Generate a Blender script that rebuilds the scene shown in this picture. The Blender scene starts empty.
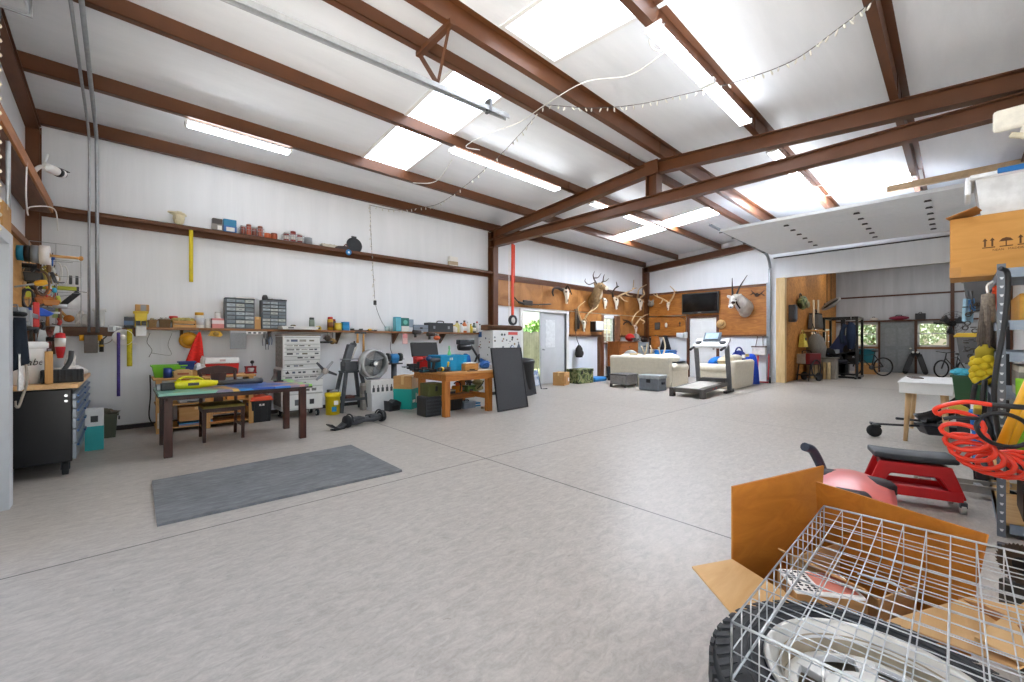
EXPOSURE=0.93
SKY_S=.13
SKYLIGHT_S=4.5
SKYLIGHT_FAR=42.0
TUBE_S=9.5
ANNEX_S=2.4
SUN_S=24.0
import bpy,math,random
from mathutils import Vector,Matrix,Euler
random.seed(7)
SC=bpy.context.scene
COL=SC.collection
PI=math.pi
FPX,CH=414.5,1.24
CAM=Vector((0,0,CH))
def ray(u,v):
 a=(u-512)/FPX
 return Vector((.6824+.7310*a,.7310-.6824*a,(341-v)/FPX))
def onY(u,v,Y):
 r=ray(u,v);return CAM+r*(Y/r.y)
def onX(u,v,X):
 r=ray(u,v);return CAM+r*(X/r.x)
def onZ(u,v,z=0.0):
 r=ray(u,v);return CAM+r*((z-CH)/r.z)
def XatY(u,Y):return onY(u,341,Y).x
def YatX(u,X):return onX(u,341,X).y
def ZatY(u,v,Y):return onY(u,v,Y).z
def ZatX(u,v,X):return onX(u,v,X).z
def C(h):
 h=h.lstrip('#');out=[]
 for i in(0,2,4):
  c=int(h[i:i+2],16)/255
  out.append(c/12.92 if c<=.04045 else((c+.055)/1.055)**2.4)
 return tuple(out)+(1,)
MATS={}
class NT:
 def __init__(s,name):
  s.m=bpy.data.materials.new(name);s.m.use_nodes=True
  s.t=s.m.node_tree;s.t.nodes.clear()
  s.out=s.n('ShaderNodeOutputMaterial')
 def n(s,typ,**kw):
  nd=s.t.nodes.new(typ)
  for k,v in kw.items():setattr(nd,k,v)
  return nd
 def l(s,a,b):s.t.links.new(a,b)
 def math(s,op,a,b=None):
  nd=s.n('ShaderNodeMath',operation=op)
  for i,x in enumerate((a,b)):
   if x is None:continue
   if isinstance(x,(int,float)):nd.inputs[i].default_value=x
   else:s.l(x,nd.inputs[i])
  return nd.outputs[0]
 def ramp(s,fac,stops):
  r=s.n('ShaderNodeValToRGB');e=r.color_ramp.elements
  while len(e)<len(stops):e.new(.5)
  for i,(p,c)in enumerate(stops):
   e[i].position=p;e[i].color=C(c)if isinstance(c,str)else c
  s.l(fac,r.inputs[0]);return r.outputs[0]
 def coord(s,scale=(1,1,1),which='Object'):
  tc=s.n('ShaderNodeTexCoord');mp=s.n('ShaderNodeMapping')
  mp.inputs['Scale'].default_value=scale
  s.l(tc.outputs[which],mp.inputs[0]);return mp.outputs[0]
 def noise(s,vec,scale=5,detail=3,rough=.5,dist=0):
  n=s.n('ShaderNodeTexNoise');n.inputs['Scale'].default_value=scale
  n.inputs['Detail'].default_value=detail;n.inputs['Roughness'].default_value=rough
  n.inputs['Distortion'].default_value=dist
  s.l(vec,n.inputs['Vector']);return n.outputs['Fac']
 def mix(s,fac,a,b,mode='MIX'):
  nd=s.n('ShaderNodeMix',data_type='RGBA',blend_type=mode)
  for sock,x in((nd.inputs[0],fac),(nd.inputs[6],a),(nd.inputs[7],b)):
   if isinstance(x,(int,float)):sock.default_value=x
   elif isinstance(x,str):sock.default_value=C(x)
   elif isinstance(x,tuple):sock.default_value=x
   else:s.l(x,sock)
  return nd.outputs[2]
 def bump(s,h,strength=.2,dist=.01):
  b=s.n('ShaderNodeBump');b.inputs['Strength'].default_value=strength
  b.inputs['Distance'].default_value=dist;s.l(h,b.inputs['Height']);return b.outputs[0]
 def bsdf(s,col,rough=.5,metal=0,normal=None,spec=.5,alpha=None,coat=0):
  b=s.n('ShaderNodeBsdfPrincipled')
  for k,x in(('Base Color',col),('Roughness',rough),('Metallic',metal),('Specular IOR Level',spec),('Coat Weight',coat)):
   if isinstance(x,(int,float)):b.inputs[k].default_value=x
   elif isinstance(x,str):b.inputs[k].default_value=C(x)
   elif isinstance(x,tuple):b.inputs[k].default_value=x
   else:s.l(x,b.inputs[k])
  if normal is not None:s.l(normal,b.inputs['Normal'])
  s.l(b.outputs[0],s.out.inputs[0]);return b
def M(hexc,rough=.5,metal=0,var=.12,scale=14,bump=.05,kind='solid'):
 """a solid coloured material with a little procedural variation"""
 key=(hexc,rough,metal,var,scale,bump,kind)
 if key in MATS:return MATS[key]
 t=NT('%s_%s'%(kind,hexc.lstrip('#')))
 v=t.coord();n=t.noise(v,scale,4,.6)
 c=C(hexc)
 lo=tuple(max(0,x*(1-var))for x in c[:3])+(1,)
 hi=tuple(min(1,x*(1+var))for x in c[:3])+(1,)
 col=t.ramp(n,[(.3,lo),(.7,hi)])
 nr=t.bump(t.noise(v,scale*6,2),bump,.004)if bump else None
 t.bsdf(col,rough,metal,nr)
 MATS[key]=t.m;return t.m
def MET(hexc='#b9bcbf',rough=.35):return M(hexc,rough,.85,.1,20,.03,'metal')
def PLA(hexc,rough=.4):return M(hexc,rough,0,.06,8,.02,'plastic')
def FAB(hexc):return M(hexc,.9,0,.18,30,.4,'fabric')
def wood(hexc,dark,scale=(1,14,14),rough=.5,nm='wood'):
 key=(hexc,dark,scale,rough,nm)
 if key in MATS:return MATS[key]
 t=NT(nm+'_'+hexc.lstrip('#'))
 v=t.coord(scale);n=t.noise(v,2.2,5,.6,1.2)
 col=t.ramp(n,[(.3,dark),(.68,hexc)])
 t.bsdf(col,rough,0,t.bump(n,.12,.004));MATS[key]=t.m;return t.m
CARD=wood('#c79a63','#b98a54',(1,6,6),.8,'cardboard')
def EMI(hexc,s,nm='lamp'):
 key=(hexc,s,nm)
 if key in MATS:return MATS[key]
 t=NT(nm);e=t.n('ShaderNodeEmission');e.inputs[0].default_value=C(hexc);e.inputs[1].default_value=s
 t.l(e.outputs[0],t.out.inputs[0]);MATS[key]=t.m;return t.m
class MB:
 def __init__(s):s.v,s.f,s.mi,s.sm,s.cur,s.X=[],[],[],[],0,None
 def add(s,vs,fs,smooth=False):
  b=len(s.v)
  for p in vs:
   p=Vector(p);s.v.append(s.X@p if s.X else p)
  for f in fs:
   s.f.append([b+i for i in f]);s.mi.append(s.cur);s.sm.append(smooth)
  return s
 def bb(s,x0,x1,y0,y1,z0,z1):
  if x1<x0:x0,x1=x1,x0
  if y1<y0:y0,y1=y1,y0
  return s.add([(x0,y0,z0),(x1,y0,z0),(x1,y1,z0),(x0,y1,z0),(x0,y0,z1),(x1,y0,z1),(x1,y1,z1),(x0,y1,z1)],[(0,3,2,1),(4,5,6,7),(0,1,5,4),(1,2,6,5),(2,3,7,6),(3,0,4,7)])
 def box(s,c,d,rot=None):
  M_=Matrix.Translation(Vector(c))@(Euler(rot).to_matrix().to_4x4()if rot else Matrix())
  x,y,z=d[0]/2,d[1]/2,d[2]/2
  vs=[M_@Vector(p)for p in((-x,-y,-z),(x,-y,-z),(x,y,-z),(-x,y,-z),(-x,-y,z),(x,-y,z),(x,y,z),(-x,y,z))]
  return s.add(vs,[(0,3,2,1),(4,5,6,7),(0,1,5,4),(1,2,6,5),(2,3,7,6),(3,0,4,7)])
 def frus(s,x,y,z0,z1,a0,b0,a1,b1):
  """box that widens: half sizes a0,b0 at z0, a1,b1 at z1"""
  return s.add([(x-a0,y-b0,z0),(x+a0,y-b0,z0),(x+a0,y+b0,z0),(x-a0,y+b0,z0),(x-a1,y-b1,z1),(x+a1,y-b1,z1),(x+a1,y+b1,z1),(x-a1,y+b1,z1)],[(0,3,2,1),(4,5,6,7),(0,1,5,4),(1,2,6,5),(2,3,7,6),(3,0,4,7)])
 def beam(s,p0,p1,w,h,up=(0,0,1)):
  p0,p1=Vector(p0),Vector(p1);d=(p1-p0).normalized();up=Vector(up)
  if abs(d.dot(up))>.98:up=Vector((0,1,0))
  r=d.cross(up).normalized()*(w/2);u=r.cross(d).normalized()*(h/2)
  return s.add([p0-r-u,p0+r-u,p0+r+u,p0-r+u,p1-r-u,p1+r-u,p1+r+u,p1-r+u],[(0,1,2,3),(7,6,5,4),(0,4,5,1),(1,5,6,2),(2,6,7,3),(3,7,4,0)])
 def tube(s,pts,r,n=8,closed=False,cap=True,flat=1.0):
  pts=[Vector(p)for p in pts];N=len(pts)
  rs=r if isinstance(r,(list,tuple))else[r]*N
  vs,fs=[],[];pu=None
  for i,p in enumerate(pts):
   if closed:t=pts[(i+1)%N]-pts[i-1]
   else:t=pts[min(i+1,N-1)]-pts[max(i-1,0)]
   t=t.normalized()if t.length>1e-9 else Vector((0,0,1))
   if pu is None:
    pu=Vector((0,0,1))if abs(t.z)<.9 else Vector((0,1,0))
   u=(pu-t*pu.dot(t))
   u=u.normalized()if u.length>1e-6 else t.orthogonal().normalized()
   w=t.cross(u);pu=u
   for k in range(n):
    a=2*PI*k/n
    vs.append(p+(u*math.cos(a)*flat+w*math.sin(a))*rs[i])
  R=N if closed else N-1
  for i in range(R):
   j=(i+1)%N
   for k in range(n):
    l=(k+1)%n
    fs.append((i*n+k,i*n+l,j*n+l,j*n+k))
  s.add(vs,fs,True)
  if cap and not closed:
   b=len(s.v)-len(vs)
   s.f.append([b+k for k in range(n)][::-1]);s.mi.append(s.cur);s.sm.append(False)
   s.f.append([b+(N-1)*n+k for k in range(n)]);s.mi.append(s.cur);s.sm.append(False)
  return s
 def cyl(s,p0,p1,r,r1=None,n=16):return s.tube([p0,p1],[r,r if r1 is None else r1],n)
 def lathe(s,prof,n=20,c=(0,0,0),axis='z',smooth=True):
  vs,fs=[],[];c=Vector(c);N=len(prof)
  for(r,z)in prof:
   for k in range(n):
    a=2*PI*k/n;x,y=r*math.cos(a),r*math.sin(a)
    p=(x,y,z)if axis=='z' else((z,x,y)if axis=='x' else(y,z,x))
    vs.append(c+Vector(p))
  for i in range(N-1):
   for k in range(n):
    l=(k+1)%n;fs.append((i*n+k,i*n+l,(i+1)*n+l,(i+1)*n+k))
  s.add(vs,fs,smooth);b=len(s.v)-len(vs)
  for i,rev in((0,True),(N-1,False)):
   if prof[i][0]>1e-5 and tuple(prof[0])!=tuple(prof[-1]):
    q=[b+i*n+k for k in range(n)]
    s.f.append(q[::-1]if rev else q);s.mi.append(s.cur);s.sm.append(False)
  return s
 def ell(s,c,r,n=14,m=8,rot=None,power=None):
  R=Euler(rot).to_matrix()if rot else Matrix.Identity(3);c=Vector(c)
  vs,fs=[],[]
  for i in range(m+1):
   ph=-PI/2+PI*i/m
   for k in range(n):
    a=2*PI*k/n
    vs.append(c+R@Vector((r[0]*math.cos(ph)*math.cos(a),r[1]*math.cos(ph)*math.sin(a),r[2]*math.sin(ph))))
  for i in range(m):
   for k in range(n):
    l=(k+1)%n;fs.append((i*n+k,i*n+l,(i+1)*n+l,(i+1)*n+k))
  return s.add(vs,fs,True)
 def prism(s,poly,lo,hi,axis='y'):
  """polygon given in the plane across AXIS, extruded from lo to hi: 'y' -> (x,z), 'x' -> (y,z), 'z' -> (x,y)"""
  def p(q,t):return(q[0],t,q[1])if axis=='y' else((t,q[0],q[1])if axis=='x' else(q[0],q[1],t))
  n=len(poly);vs=[p(q,lo)for q in poly]+[p(q,hi)for q in poly]
  fs=[list(range(n)),list(range(2*n-1,n-1,-1))]
  fs+=[(i,n+i,n+(i+1)%n,(i+1)%n)for i in range(n)]
  return s.add(vs,fs)
 def sheet(s,fn,nu,nv,th=.004):
  """a thin closed sheet: fn(a,b)->point, a,b in 0..1"""
  g=[[Vector(fn(i/nu,j/nv))for j in range(nv+1)]for i in range(nu+1)]
  vs,fs=[],[];W=nv+1
  nor=[]
  for i in range(nu+1):
   for j in range(nv+1):
    du=g[min(i+1,nu)][j]-g[max(i-1,0)][j];dv=g[i][min(j+1,nv)]-g[i][max(j-1,0)]
    c=du.cross(dv);nor.append(c.normalized()if c.length>1e-9 else Vector((0,0,1)))
  for side in(.5,-.5):
   for i in range(nu+1):
    for j in range(W):vs.append(g[i][j]+nor[i*W+j]*th*side)
  B=(nu+1)*W
  for i in range(nu):
   for j in range(nv):
    q=(i*W+j,(i+1)*W+j,(i+1)*W+j+1,i*W+j+1)
    fs.append(q);fs.append(tuple(B+k for k in q[::-1]))
  rim=[(i*W,(i+1)*W)for i in range(nu)]+[((i+1)*W+nv,i*W+nv)for i in range(nu)]
  rim+=[(j+1,j)for j in range(nv)]+[(nu*W+j,nu*W+j+1)for j in range(nv)]
  for a,b in rim:fs.append((b,a,B+a,B+b))
  return s.add(vs,fs,True)
 def mat(s,i):s.cur=i;return s
 def tf(s,loc=(0,0,0),rot=(0,0,0)):
  s.X=Matrix.Translation(Vector(loc))@Euler(rot).to_matrix().to_4x4();return s
 def notf(s):s.X=None;return s
def mkobj(name,mb,mats,parent=None,bev=0,loc=None,rot=None,sub=0):
 me=bpy.data.meshes.new(name)
 me.from_pydata([tuple(v)for v in mb.v],[],mb.f);me.update()
 if not isinstance(mats,(list,tuple)):mats=[mats]
 for m in mats:me.materials.append(m)
 me.polygons.foreach_set('material_index',mb.mi);me.polygons.foreach_set('use_smooth',mb.sm)
 me.update()
 o=bpy.data.objects.new(name,me);COL.objects.link(o)
 if parent:o.parent=parent
 if loc is not None:o.location=loc
 if rot is not None:o.rotation_euler=rot
 if bev:
  b=o.modifiers.new('edge','BEVEL');b.width=bev;b.segments=2;b.limit_method='ANGLE';b.angle_limit=math.radians(50)
 if sub:
  q=o.modifiers.new('smooth','SUBSURF');q.levels=sub;q.render_levels=sub
 return o
def tag(o,label,cat,group=None,kind=None):
 o['label']=label;o['category']=cat
 if group:o['group']=group
 if kind:o['kind']=kind
 return o
def T(name,label,cat,loc,rz=0,group=None):
 o=bpy.data.objects.new(name,None);COL.objects.link(o);o.empty_display_size=.05
 o.location=loc;o.rotation_euler=(0,0,rz);return tag(o,label,cat,group)
def P(name,mb,m,parent,bev=0,loc=None,rot=None,label=None):
 o=mkobj(name,mb,m,parent,bev,loc,rot)
 if label:o['label']=label
 return o
def S(name,mb,m,label,cat,loc=(0,0,0),rz=0,group=None,bev=0,rot=None,kind=None):
 return tag(mkobj(name,mb,m,None,bev,loc,rot or(0,0,rz)),label,cat,group,kind)
def struct(name,mb,m,bev=0,parent=None):
 o=mkobj(name,mb,m,parent,bev)
 if not parent:o['kind']='structure'
 return o
def kids(o):return[c for c in bpy.data.objects if c.parent==o]
def dup(root,loc,rz=None,label=None,group=None):
 def cp(o,par):
  c=o.copy();COL.objects.link(c);c.parent=par
  for k in kids(o):cp(k,c)
  return c
 r=cp(root,None);r.location=loc
 if rz is not None:r.rotation_euler=(0,0,rz)
 if label:r['label']=label
 if group:r['group']=group
 return r
def text_mb(txt,size,depth=.0015,font_shear=0,bold=0):
 cu=bpy.data.curves.new('lettering','FONT');cu.body=txt;cu.size=size;cu.align_x='CENTER';cu.align_y='CENTER'
 cu.extrude=depth;cu.shear=font_shear;cu.offset=bold;cu.resolution_u=2
 o=bpy.data.objects.new('lettering',cu);COL.objects.link(o)
 dg=bpy.context.evaluated_depsgraph_get();dg.update()
 me=bpy.data.meshes.new_from_object(o.evaluated_get(dg))
 mb=MB();mb.v=[v.co.copy()for v in me.vertices];mb.f=[list(p.vertices)for p in me.polygons]
 mb.mi=[0]*len(mb.f);mb.sm=[False]*len(mb.f)
 bpy.data.objects.remove(o);bpy.data.curves.remove(cu);bpy.data.meshes.remove(me);return mb
def TXT(txt,size,m,parent,loc,rot=(PI/2,0,0),name='lettering',shear=0,bold=0):
 """flat raised lettering on a part; rot PI/2 about x makes it face -y"""
 return P(name,text_mb(txt,size,.0012,shear,bold),m,parent,loc=loc,rot=rot)
def circ(c,r,n=20,a0=0,a1=2*PI,plane='xz',ry=None):
 c=Vector(c);ry=r if ry is None else ry;out=[]
 full=abs(a1-a0-2*PI)<1e-6
 for i in range(n if full else n+1):
  a=a0+(a1-a0)*i/n;x,y=r*math.cos(a),ry*math.sin(a)
  out.append(c+Vector((x,0,y)if plane=='xz' else((x,y,0)if plane=='xy' else(0,x,y))))
 return out
def spl(pts,n=6):
 """a smooth path through the points"""
 P_=[Vector(p)for p in pts];P_=[P_[0]*2-P_[1]]+P_+[P_[-1]*2-P_[-2]];out=[]
 for i in range(1,len(P_)-2):
  a,b,c,d=P_[i-1:i+3]
  for k in range(n):
   t=k/n
   out.append(.5*((2*b)+(c-a)*t+(2*a-5*b+4*c-d)*t*t+(3*b-a-3*c+d)*t**3))
 out.append(P_[-2]);return out
cam=bpy.data.cameras.new('camera');cam.sensor_width=36;cam.lens=FPX/1024*36;cam.clip_start=.02;cam.clip_end=200
co=bpy.data.objects.new('camera',cam);COL.objects.link(co);co.location=CAM;co.rotation_euler=(PI/2,0,-math.radians(43.03));SC.camera=co
SC.view_settings.view_transform='Standard';SC.view_settings.look='None';SC.view_settings.gamma=1;SC.view_settings.use_curve_mapping=False
SC.view_settings.exposure=EXPOSURE
w=bpy.data.worlds.new('daylight');SC.world=w;w.use_nodes=True;wn=w.node_tree;wn.nodes.clear()
sky=wn.nodes.new('ShaderNodeTexSky');sky.sky_type='NISHITA';sky.sun_disc=False;sky.sun_elevation=math.radians(52);sky.sun_rotation=math.radians(200);sky.air_density=1.2
wb=wn.nodes.new('ShaderNodeBackground');wb.inputs[1].default_value=SKY_S
wo=wn.nodes.new('ShaderNodeOutputWorld');wn.links.new(sky.outputs[0],wb.inputs[0]);wn.links.new(wb.outputs[0],wo.inputs[0])
SC.cycles.max_bounces=10;SC.cycles.diffuse_bounces=6;SC.cycles.glossy_bounces=3;SC.cycles.sample_clamp_indirect=6
SC.cycles.caustics_reflective=False;SC.cycles.caustics_refractive=False
XL,XF,YB,YR=-.90,14.27,8.0,-.85
XC,RID=6.71,3.58
AX,AYL,AYR=22.1,3.48,-1.6
def hb(y):return 4.34-.0833*abs(y-RID)
ROOFT=.20
def m_concrete():
 t=NT('polished_concrete');v=t.coord((1,1,1))
 big=t.noise(v,.55,6,.62,.6);fine=t.noise(v,5,6,.7,1.0);mic=t.noise(v,60,3,.6)
 col=t.ramp(big,[(.25,'#8c8680'),(.5,'#b0a9a1'),(.75,'#c9c3bb')])
 col=t.mix(.55,col,t.ramp(fine,[(.25,'#88827c'),(.5,'#b0a9a1'),(.75,'#cfc9c1')]))
 vs=t.coord((1.2,7,1));st=t.noise(vs,1.6,5,.6,1.5)
 col=t.mix(.25,col,t.ramp(st,[(.3,'#958f88'),(.7,'#c3bdb5')]))
 col=t.mix(.10,col,t.ramp(mic,[(.4,'#55514d'),(.6,'#d8d4cf')]))
 bl=t.noise(t.coord((1,2.2,1)),11,6,.72,.8);col=t.mix(.55,col,t.ramp(bl,[(.28,'#8f887f'),(.5,'#b0a89e'),(.7,'#c8c0b6')]));sp=t.noise(v,26,4,.75,.5);col=t.mix(t.math('MULTIPLY',t.math('LESS_THAN',sp,.33),.35),col,'#77716b')
 g=t.n('ShaderNodeNewGeometry');sx=t.n('ShaderNodeSeparateXYZ');t.l(g.outputs['Position'],sx.inputs[0])
 def line(sock,at,w):
  d=t.math('ABSOLUTE',t.math('SUBTRACT',sock,at));return t.math('LESS_THAN',d,w)
 lines=t.math('MAXIMUM',line(sx.outputs[1],3.39,.0065),line(sx.outputs[0],2.784,.0075))
 lines=t.math('MAXIMUM',lines,line(sx.outputs[0],6.95,.004))
 lines=t.math('MAXIMUM',lines,line(sx.outputs[0],14.3,.02))
 col=t.mix(t.math('MULTIPLY',lines,.85),col,'#3c3936')
 ro=t.n('ShaderNodeMapRange');t.l(fine,ro.inputs[0]);ro.inputs[3].default_value=.30;ro.inputs[4].default_value=.46
 t.bsdf(col,ro.outputs[0],0,t.bump(fine,.04,.01),.35);return t.m
def m_vinyl(nm,c0,c1,vert=True,bs=.11,rough=.36):
 t=NT(nm);v=t.coord((3.2,3.2,.25)if vert else(.5,3.2,.5))
 n=t.noise(v,1.5,4,.6,.4);v2=t.coord((14,14,.8)if vert else(1.4,9,1.4));n2=t.noise(v2,1.3,3,.55,.3)
 col=t.ramp(n,[(.25,c0),(.7,c1)])
 h=t.math('ADD',n,t.math('MULTIPLY',n2,.5))
 t.bsdf(col,rough,0,t.bump(h,bs,.03),.4);return t.m
M_FLOOR=m_concrete()
M_WALL=m_vinyl('white_vinyl_insulation','#e4e7ea','#edeff2')
M_CEIL=m_vinyl('white_roof_insulation','#e6e9ec','#eff1f4',False,.35)
M_GREYV=m_vinyl('grey_vinyl_insulation','#a9adb4','#bcc0c6',True,.5)
M_STEEL=M('#60391f',.4,.1,.14,3,.03,'red_oxide_steel')
M_STEELD=M('#4c2b19',.45,.1,.15,3,.03,'red_oxide_steel')
M_PLY=wood('#b98044','#8e5a26',(.9,5,.9),.5,'varnished_plywood')
def m_osb():
 t=NT('osb_board');v=t.coord((1,1,1));vo=t.n('ShaderNodeTexVoronoi');vo.inputs['Scale'].default_value=16;t.l(v,vo.inputs['Vector'])
 n=t.noise(v,3,4,.6);c=t.mix(.5,t.ramp(vo.outputs['Color'],[(.2,'#9a5d20'),(.8,'#cf8f45')]),t.ramp(n,[(.3,'#a3672a'),(.7,'#c98a40')]))
 t.bsdf(c,.65);return t.m
M_OSB=m_osb()
M_TRIMB=M('#5b3420',.5,0,.2,5,.05,'brown_wood_trim')
M_WHITEP=M('#e6e6e4',.45,0,.03,5,.02,'white_paint')
M_GREYP=M('#c3c7ca',.45,0,.04,5,.02,'grey_paint')
M_GALV=MET('#a9adb0',.4)
struct('floor',MB().bb(XL-.2,AX+.2,YR-.9,YB+.35,-.15,0),M_FLOOR)
D0,D1,DH=7.84,9.68,2.06
W0,W1,WZ0,WZ1=11.58,12.26,1.20,2.02
mb=MB();t0,t1=YB,YB+.16
for x0,x1,z0,z1 in((XL-.2,D0,0,4.5),(D0,D1,DH,4.5),(D1,W0,0,4.5),(W0,W1,0,WZ0),(W0,W1,WZ1,4.5),(W1,XF+.2,0,4.5)):
 mb.bb(x0,x1,t0,t1,z0,z1)
struct('wall_back',mb,M_WALL)
mb=MB();mb.bb(XL-.16,XL,YR-.2,.1,0,4.7);mb.bb(XL-.16,XL,.1,4.0,3.24,4.7);mb.bb(XL-.16,XL,4.0,4.75,0,4.7);mb.bb(XL-.16,XL,4.75,YB,0,4.7)  # unseen door opening added in this wall to let daylight in
struct('wall_left',mb,M_WALL)
mb=MB()
mb.bb(1.7,XF+.1,YR-.16,YR,0,4.5);mb.bb(XL-.2,1.7,YR-.16,YR,3.3,4.5);mb.bb(XL-.2,-.6,YR-.16,YR,0,3.3)  # doorway gap out of view, added so outdoor light evens the room
struct('wall_right',mb,M_WALL)
OY0,OY1,OZ=-.55,AYL,3.12
FD0,FD1,FDZ=YatX(716.5,XF),YatX(689.5,XF),2.03
mb=MB();a,b=XF,XF+.13
for y0,y1,z0,z1 in((YR-.2,OY0,0,4.7),(OY0,OY1,OZ,4.7),(OY1,FD0,0,4.7),(FD0,FD1,FDZ,4.7),(FD1,YB+.1,0,4.7)):
 mb.bb(a,b,y0,y1,z0,z1)
struct('wall_far',mb,M_WALL)
SKX=((2.88,3.66),(10.32,11.1));SKY=((3.98,6.78),(.45,3.2))
def slab(mb,x0,x1,y0,y1,dz=0,th=.04):
 za,zb=hb(y0)+ROOFT+dz,hb(y1)+ROOFT+dz
 mb.add([(x0,y0,za),(x1,y0,za),(x1,y1,zb),(x0,y1,zb),(x0,y0,za+th),(x1,y0,za+th),(x1,y1,zb+th),(x0,y1,zb+th)],[(0,3,2,1),(4,5,6,7),(0,1,5,4),(1,2,6,5),(2,3,7,6),(3,0,4,7)])
mb=MB()
for(s0,s1),(ya,yb)in((SKY[0],(RID,YB+.1)),(SKY[1],(YR-.1,RID))):
 for x0,x1 in((XL-.1,SKX[0][0]),(SKX[0][1],SKX[1][0]),(SKX[1][1],XF+.1)):slab(mb,x0,x1,ya,yb)
 for x0,x1 in SKX:slab(mb,x0,x1,ya,s0);slab(mb,x0,x1,s1,yb)
struct('ceiling',mb,M_CEIL)
def m_sky(strength):
 t=NT('lit_skylight_sheet');v=t.coord((3,30,3));n=t.noise(v,2,4,.7,1);v2=t.coord((60,60,60));n2=t.noise(v2,1,3,.7)
 c=t.mix(.5,t.ramp(n,[(.36,'#383838'),(.5,'#ffffff')]),t.ramp(n2,[(.38,'#303030'),(.50,'#ffffff')]))
 c=t.mix(1.0,t.ramp(n,[(.36,'#484848'),(.47,'#f4f8ff')]),t.ramp(n2,[(.36,'#484848'),(.47,'#f4f8ff')]),'MULTIPLY');e=t.n('ShaderNodeEmission');t.l(c,e.inputs[0]);e.inputs[1].default_value=strength;t.l(e.outputs[0],t.out.inputs[0]);return t.m
M_SKY=(m_sky(SKYLIGHT_S),m_sky(SKYLIGHT_FAR));k=0
for x0,x1 in SKX:
 for y0,y1 in SKY:
  k+=1;mb=MB();slab(mb,x0-.03,x1+.03,y0-.03,y1+.03,.045,.01)
  win=struct('window_%d'%(k+3),mb,M_SKY[x0>5])
  mb=MB()
  for q0,q1,r0,r1 in((x0-.04,x0+.008,y0-.04,y1+.04),(x1-.008,x1+.04,y0-.04,y1+.04)):slab(mb,q0,q1,r0,r1,-.012,.05)
  for r0,r1 in((y0-.04,y0+.008),(y1-.008,y1+.04)):slab(mb,x0,x1,r0,r1,-.012,.05)
  struct('frame',mb,M_WHITEP,parent=win)
PUR=(7.93,6.69,5.25,3.90,3.33,1.925,.461,-.75)
def cee(mb,p0,p1,w,h,lip=.02,t=.006,flip=1):
 """a cold-formed Z/C purlin along X at p (bottom centre)"""
 (x0,y0,z0),(x1,_,z1)=p0,p1
 f=flip
 mb.bb(x0,x1,y0-t/2,y0+t/2,z0,z0+h)
 mb.bb(x0,x1,y0,y0-f*w,z0,z0+t);mb.bb(x0,x1,y0,y0+f*w,z0+h-t,z0+h)
 mb.bb(x0,x1,y0-f*w,y0-f*w+f*t,z0,z0+lip)
for i,y in enumerate(PUR):
 mb=MB();cee(mb,(XL,y,hb(y)),(XF,y,hb(y)),.075,ROOFT,flip=1 if y>RID else-1)
 for xx in(XC-.25,XC+.25):mb.bb(xx-.03,xx+.03,y-.012,y+.012,hb(y),hb(y)+ROOFT)
 o=struct('ceiling_purlin',mb,M_STEEL)
def ibeam(mb,p0,p1,w,h,up=(0,0,1),tf=.012,tw=.008):
 p0,p1,u=Vector(p0),Vector(p1),Vector(up)
 mb.beam(p0+u*(h/2-tf/2),p1+u*(h/2-tf/2),w,tf,up);mb.beam(p0-u*(h/2-tf/2),p1-u*(h/2-tf/2),w,tf,up);mb.beam(p0,p1,tw,h-.002,up)
RD=.21
for x,nm in((XC,'trim_1'),(XL+.06,'trim_2'),(XF-.09,'trim_3')):
 mb=MB();fw_=.12 if x<0 else.15;RD=.11 if x<0 else.21
 ibeam(mb,(x,YB-.05,hb(YB-.05)-RD/2),(x,RID,hb(RID)-RD/2),fw_,RD);ibeam(mb,(x,RID,hb(RID)-RD/2),(x,YR+.05,hb(YR+.05)-RD/2),fw_,RD)
 fr=struct(nm,mb,M_STEEL)
 if x==XC:
  mb=MB();ibeam(mb,(x,YB-.05,3.668),(x,YR+.05,3.668),.15,.19);struct('tie_beam',mb,M_STEEL,parent=fr)
  mb=MB();ibeam(mb,(x,RID,3.76),(x,RID,hb(RID)-RD+.01),.2,.2,(0,1,0));mb.bb(x-.1,x-.088,RID-.12,RID+.12,4.1,4.34);struct('king_post',mb,M_STEEL,parent=fr)
 mb=MB();ibeam(mb,(x,YB-fw_*.8,0),(x,YB-fw_*.8,hb(YB)-.01),fw_,fw_*1.45,(0,1,0));struct('column',mb,M_STEEL,parent=fr)
 mb=MB();ibeam(mb,(x,YR+.12,0),(x,YR+.12,hb(YR)-.01),.15,.22,(0,1,0));struct('column',mb,M_STEEL,parent=fr)
GZ,SZ=2.955,1.435
def girt(name,x0,x1,z,dy=.2,th=.08):
 mb=MB();mb.bb(x0,x1,YB-dy,YB,z-.006,z);mb.bb(x0,x1,YB-dy,YB-dy+.006,z-th,z);mb.bb(x0,x1,YB-.06,YB-.054,z-th-.07,z)
 return struct(name,mb,M_STEEL)
girt('trim_4',XL,XC-.08,GZ,.2,.055);girt('trim_5',XC+.08,XF,GZ,.09)
girt('trim_6',XL,.15,SZ-.01,.2,.05)
mb=MB();mb.bb(XF-.09,XF,OY1+.42,YB,GZ-.03,GZ+.03);struct('trim_7',mb,M_STEEL)
mb=MB()
mb.bb(D1+.12,W0-.1,YB-.08,YB,1.38,1.44);mb.bb(W1+.3,XF,YB-.08,YB,1.38,1.44);struct('trim_8',mb,M_STEEL)
mb=MB();mb.bb(XF-.08,XF,FD1+.1,YB,1.38,1.44);mb.bb(XF-.08,XF,OY1+.42,FD0-.1,1.38,1.44);struct('trim_9',mb,M_STEEL)
mb=MB();mb.bb(XL,D0-.1,YB-.05,YB,0,.06);struct('baseboard_back',mb,M('#2c2320',.6))
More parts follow.
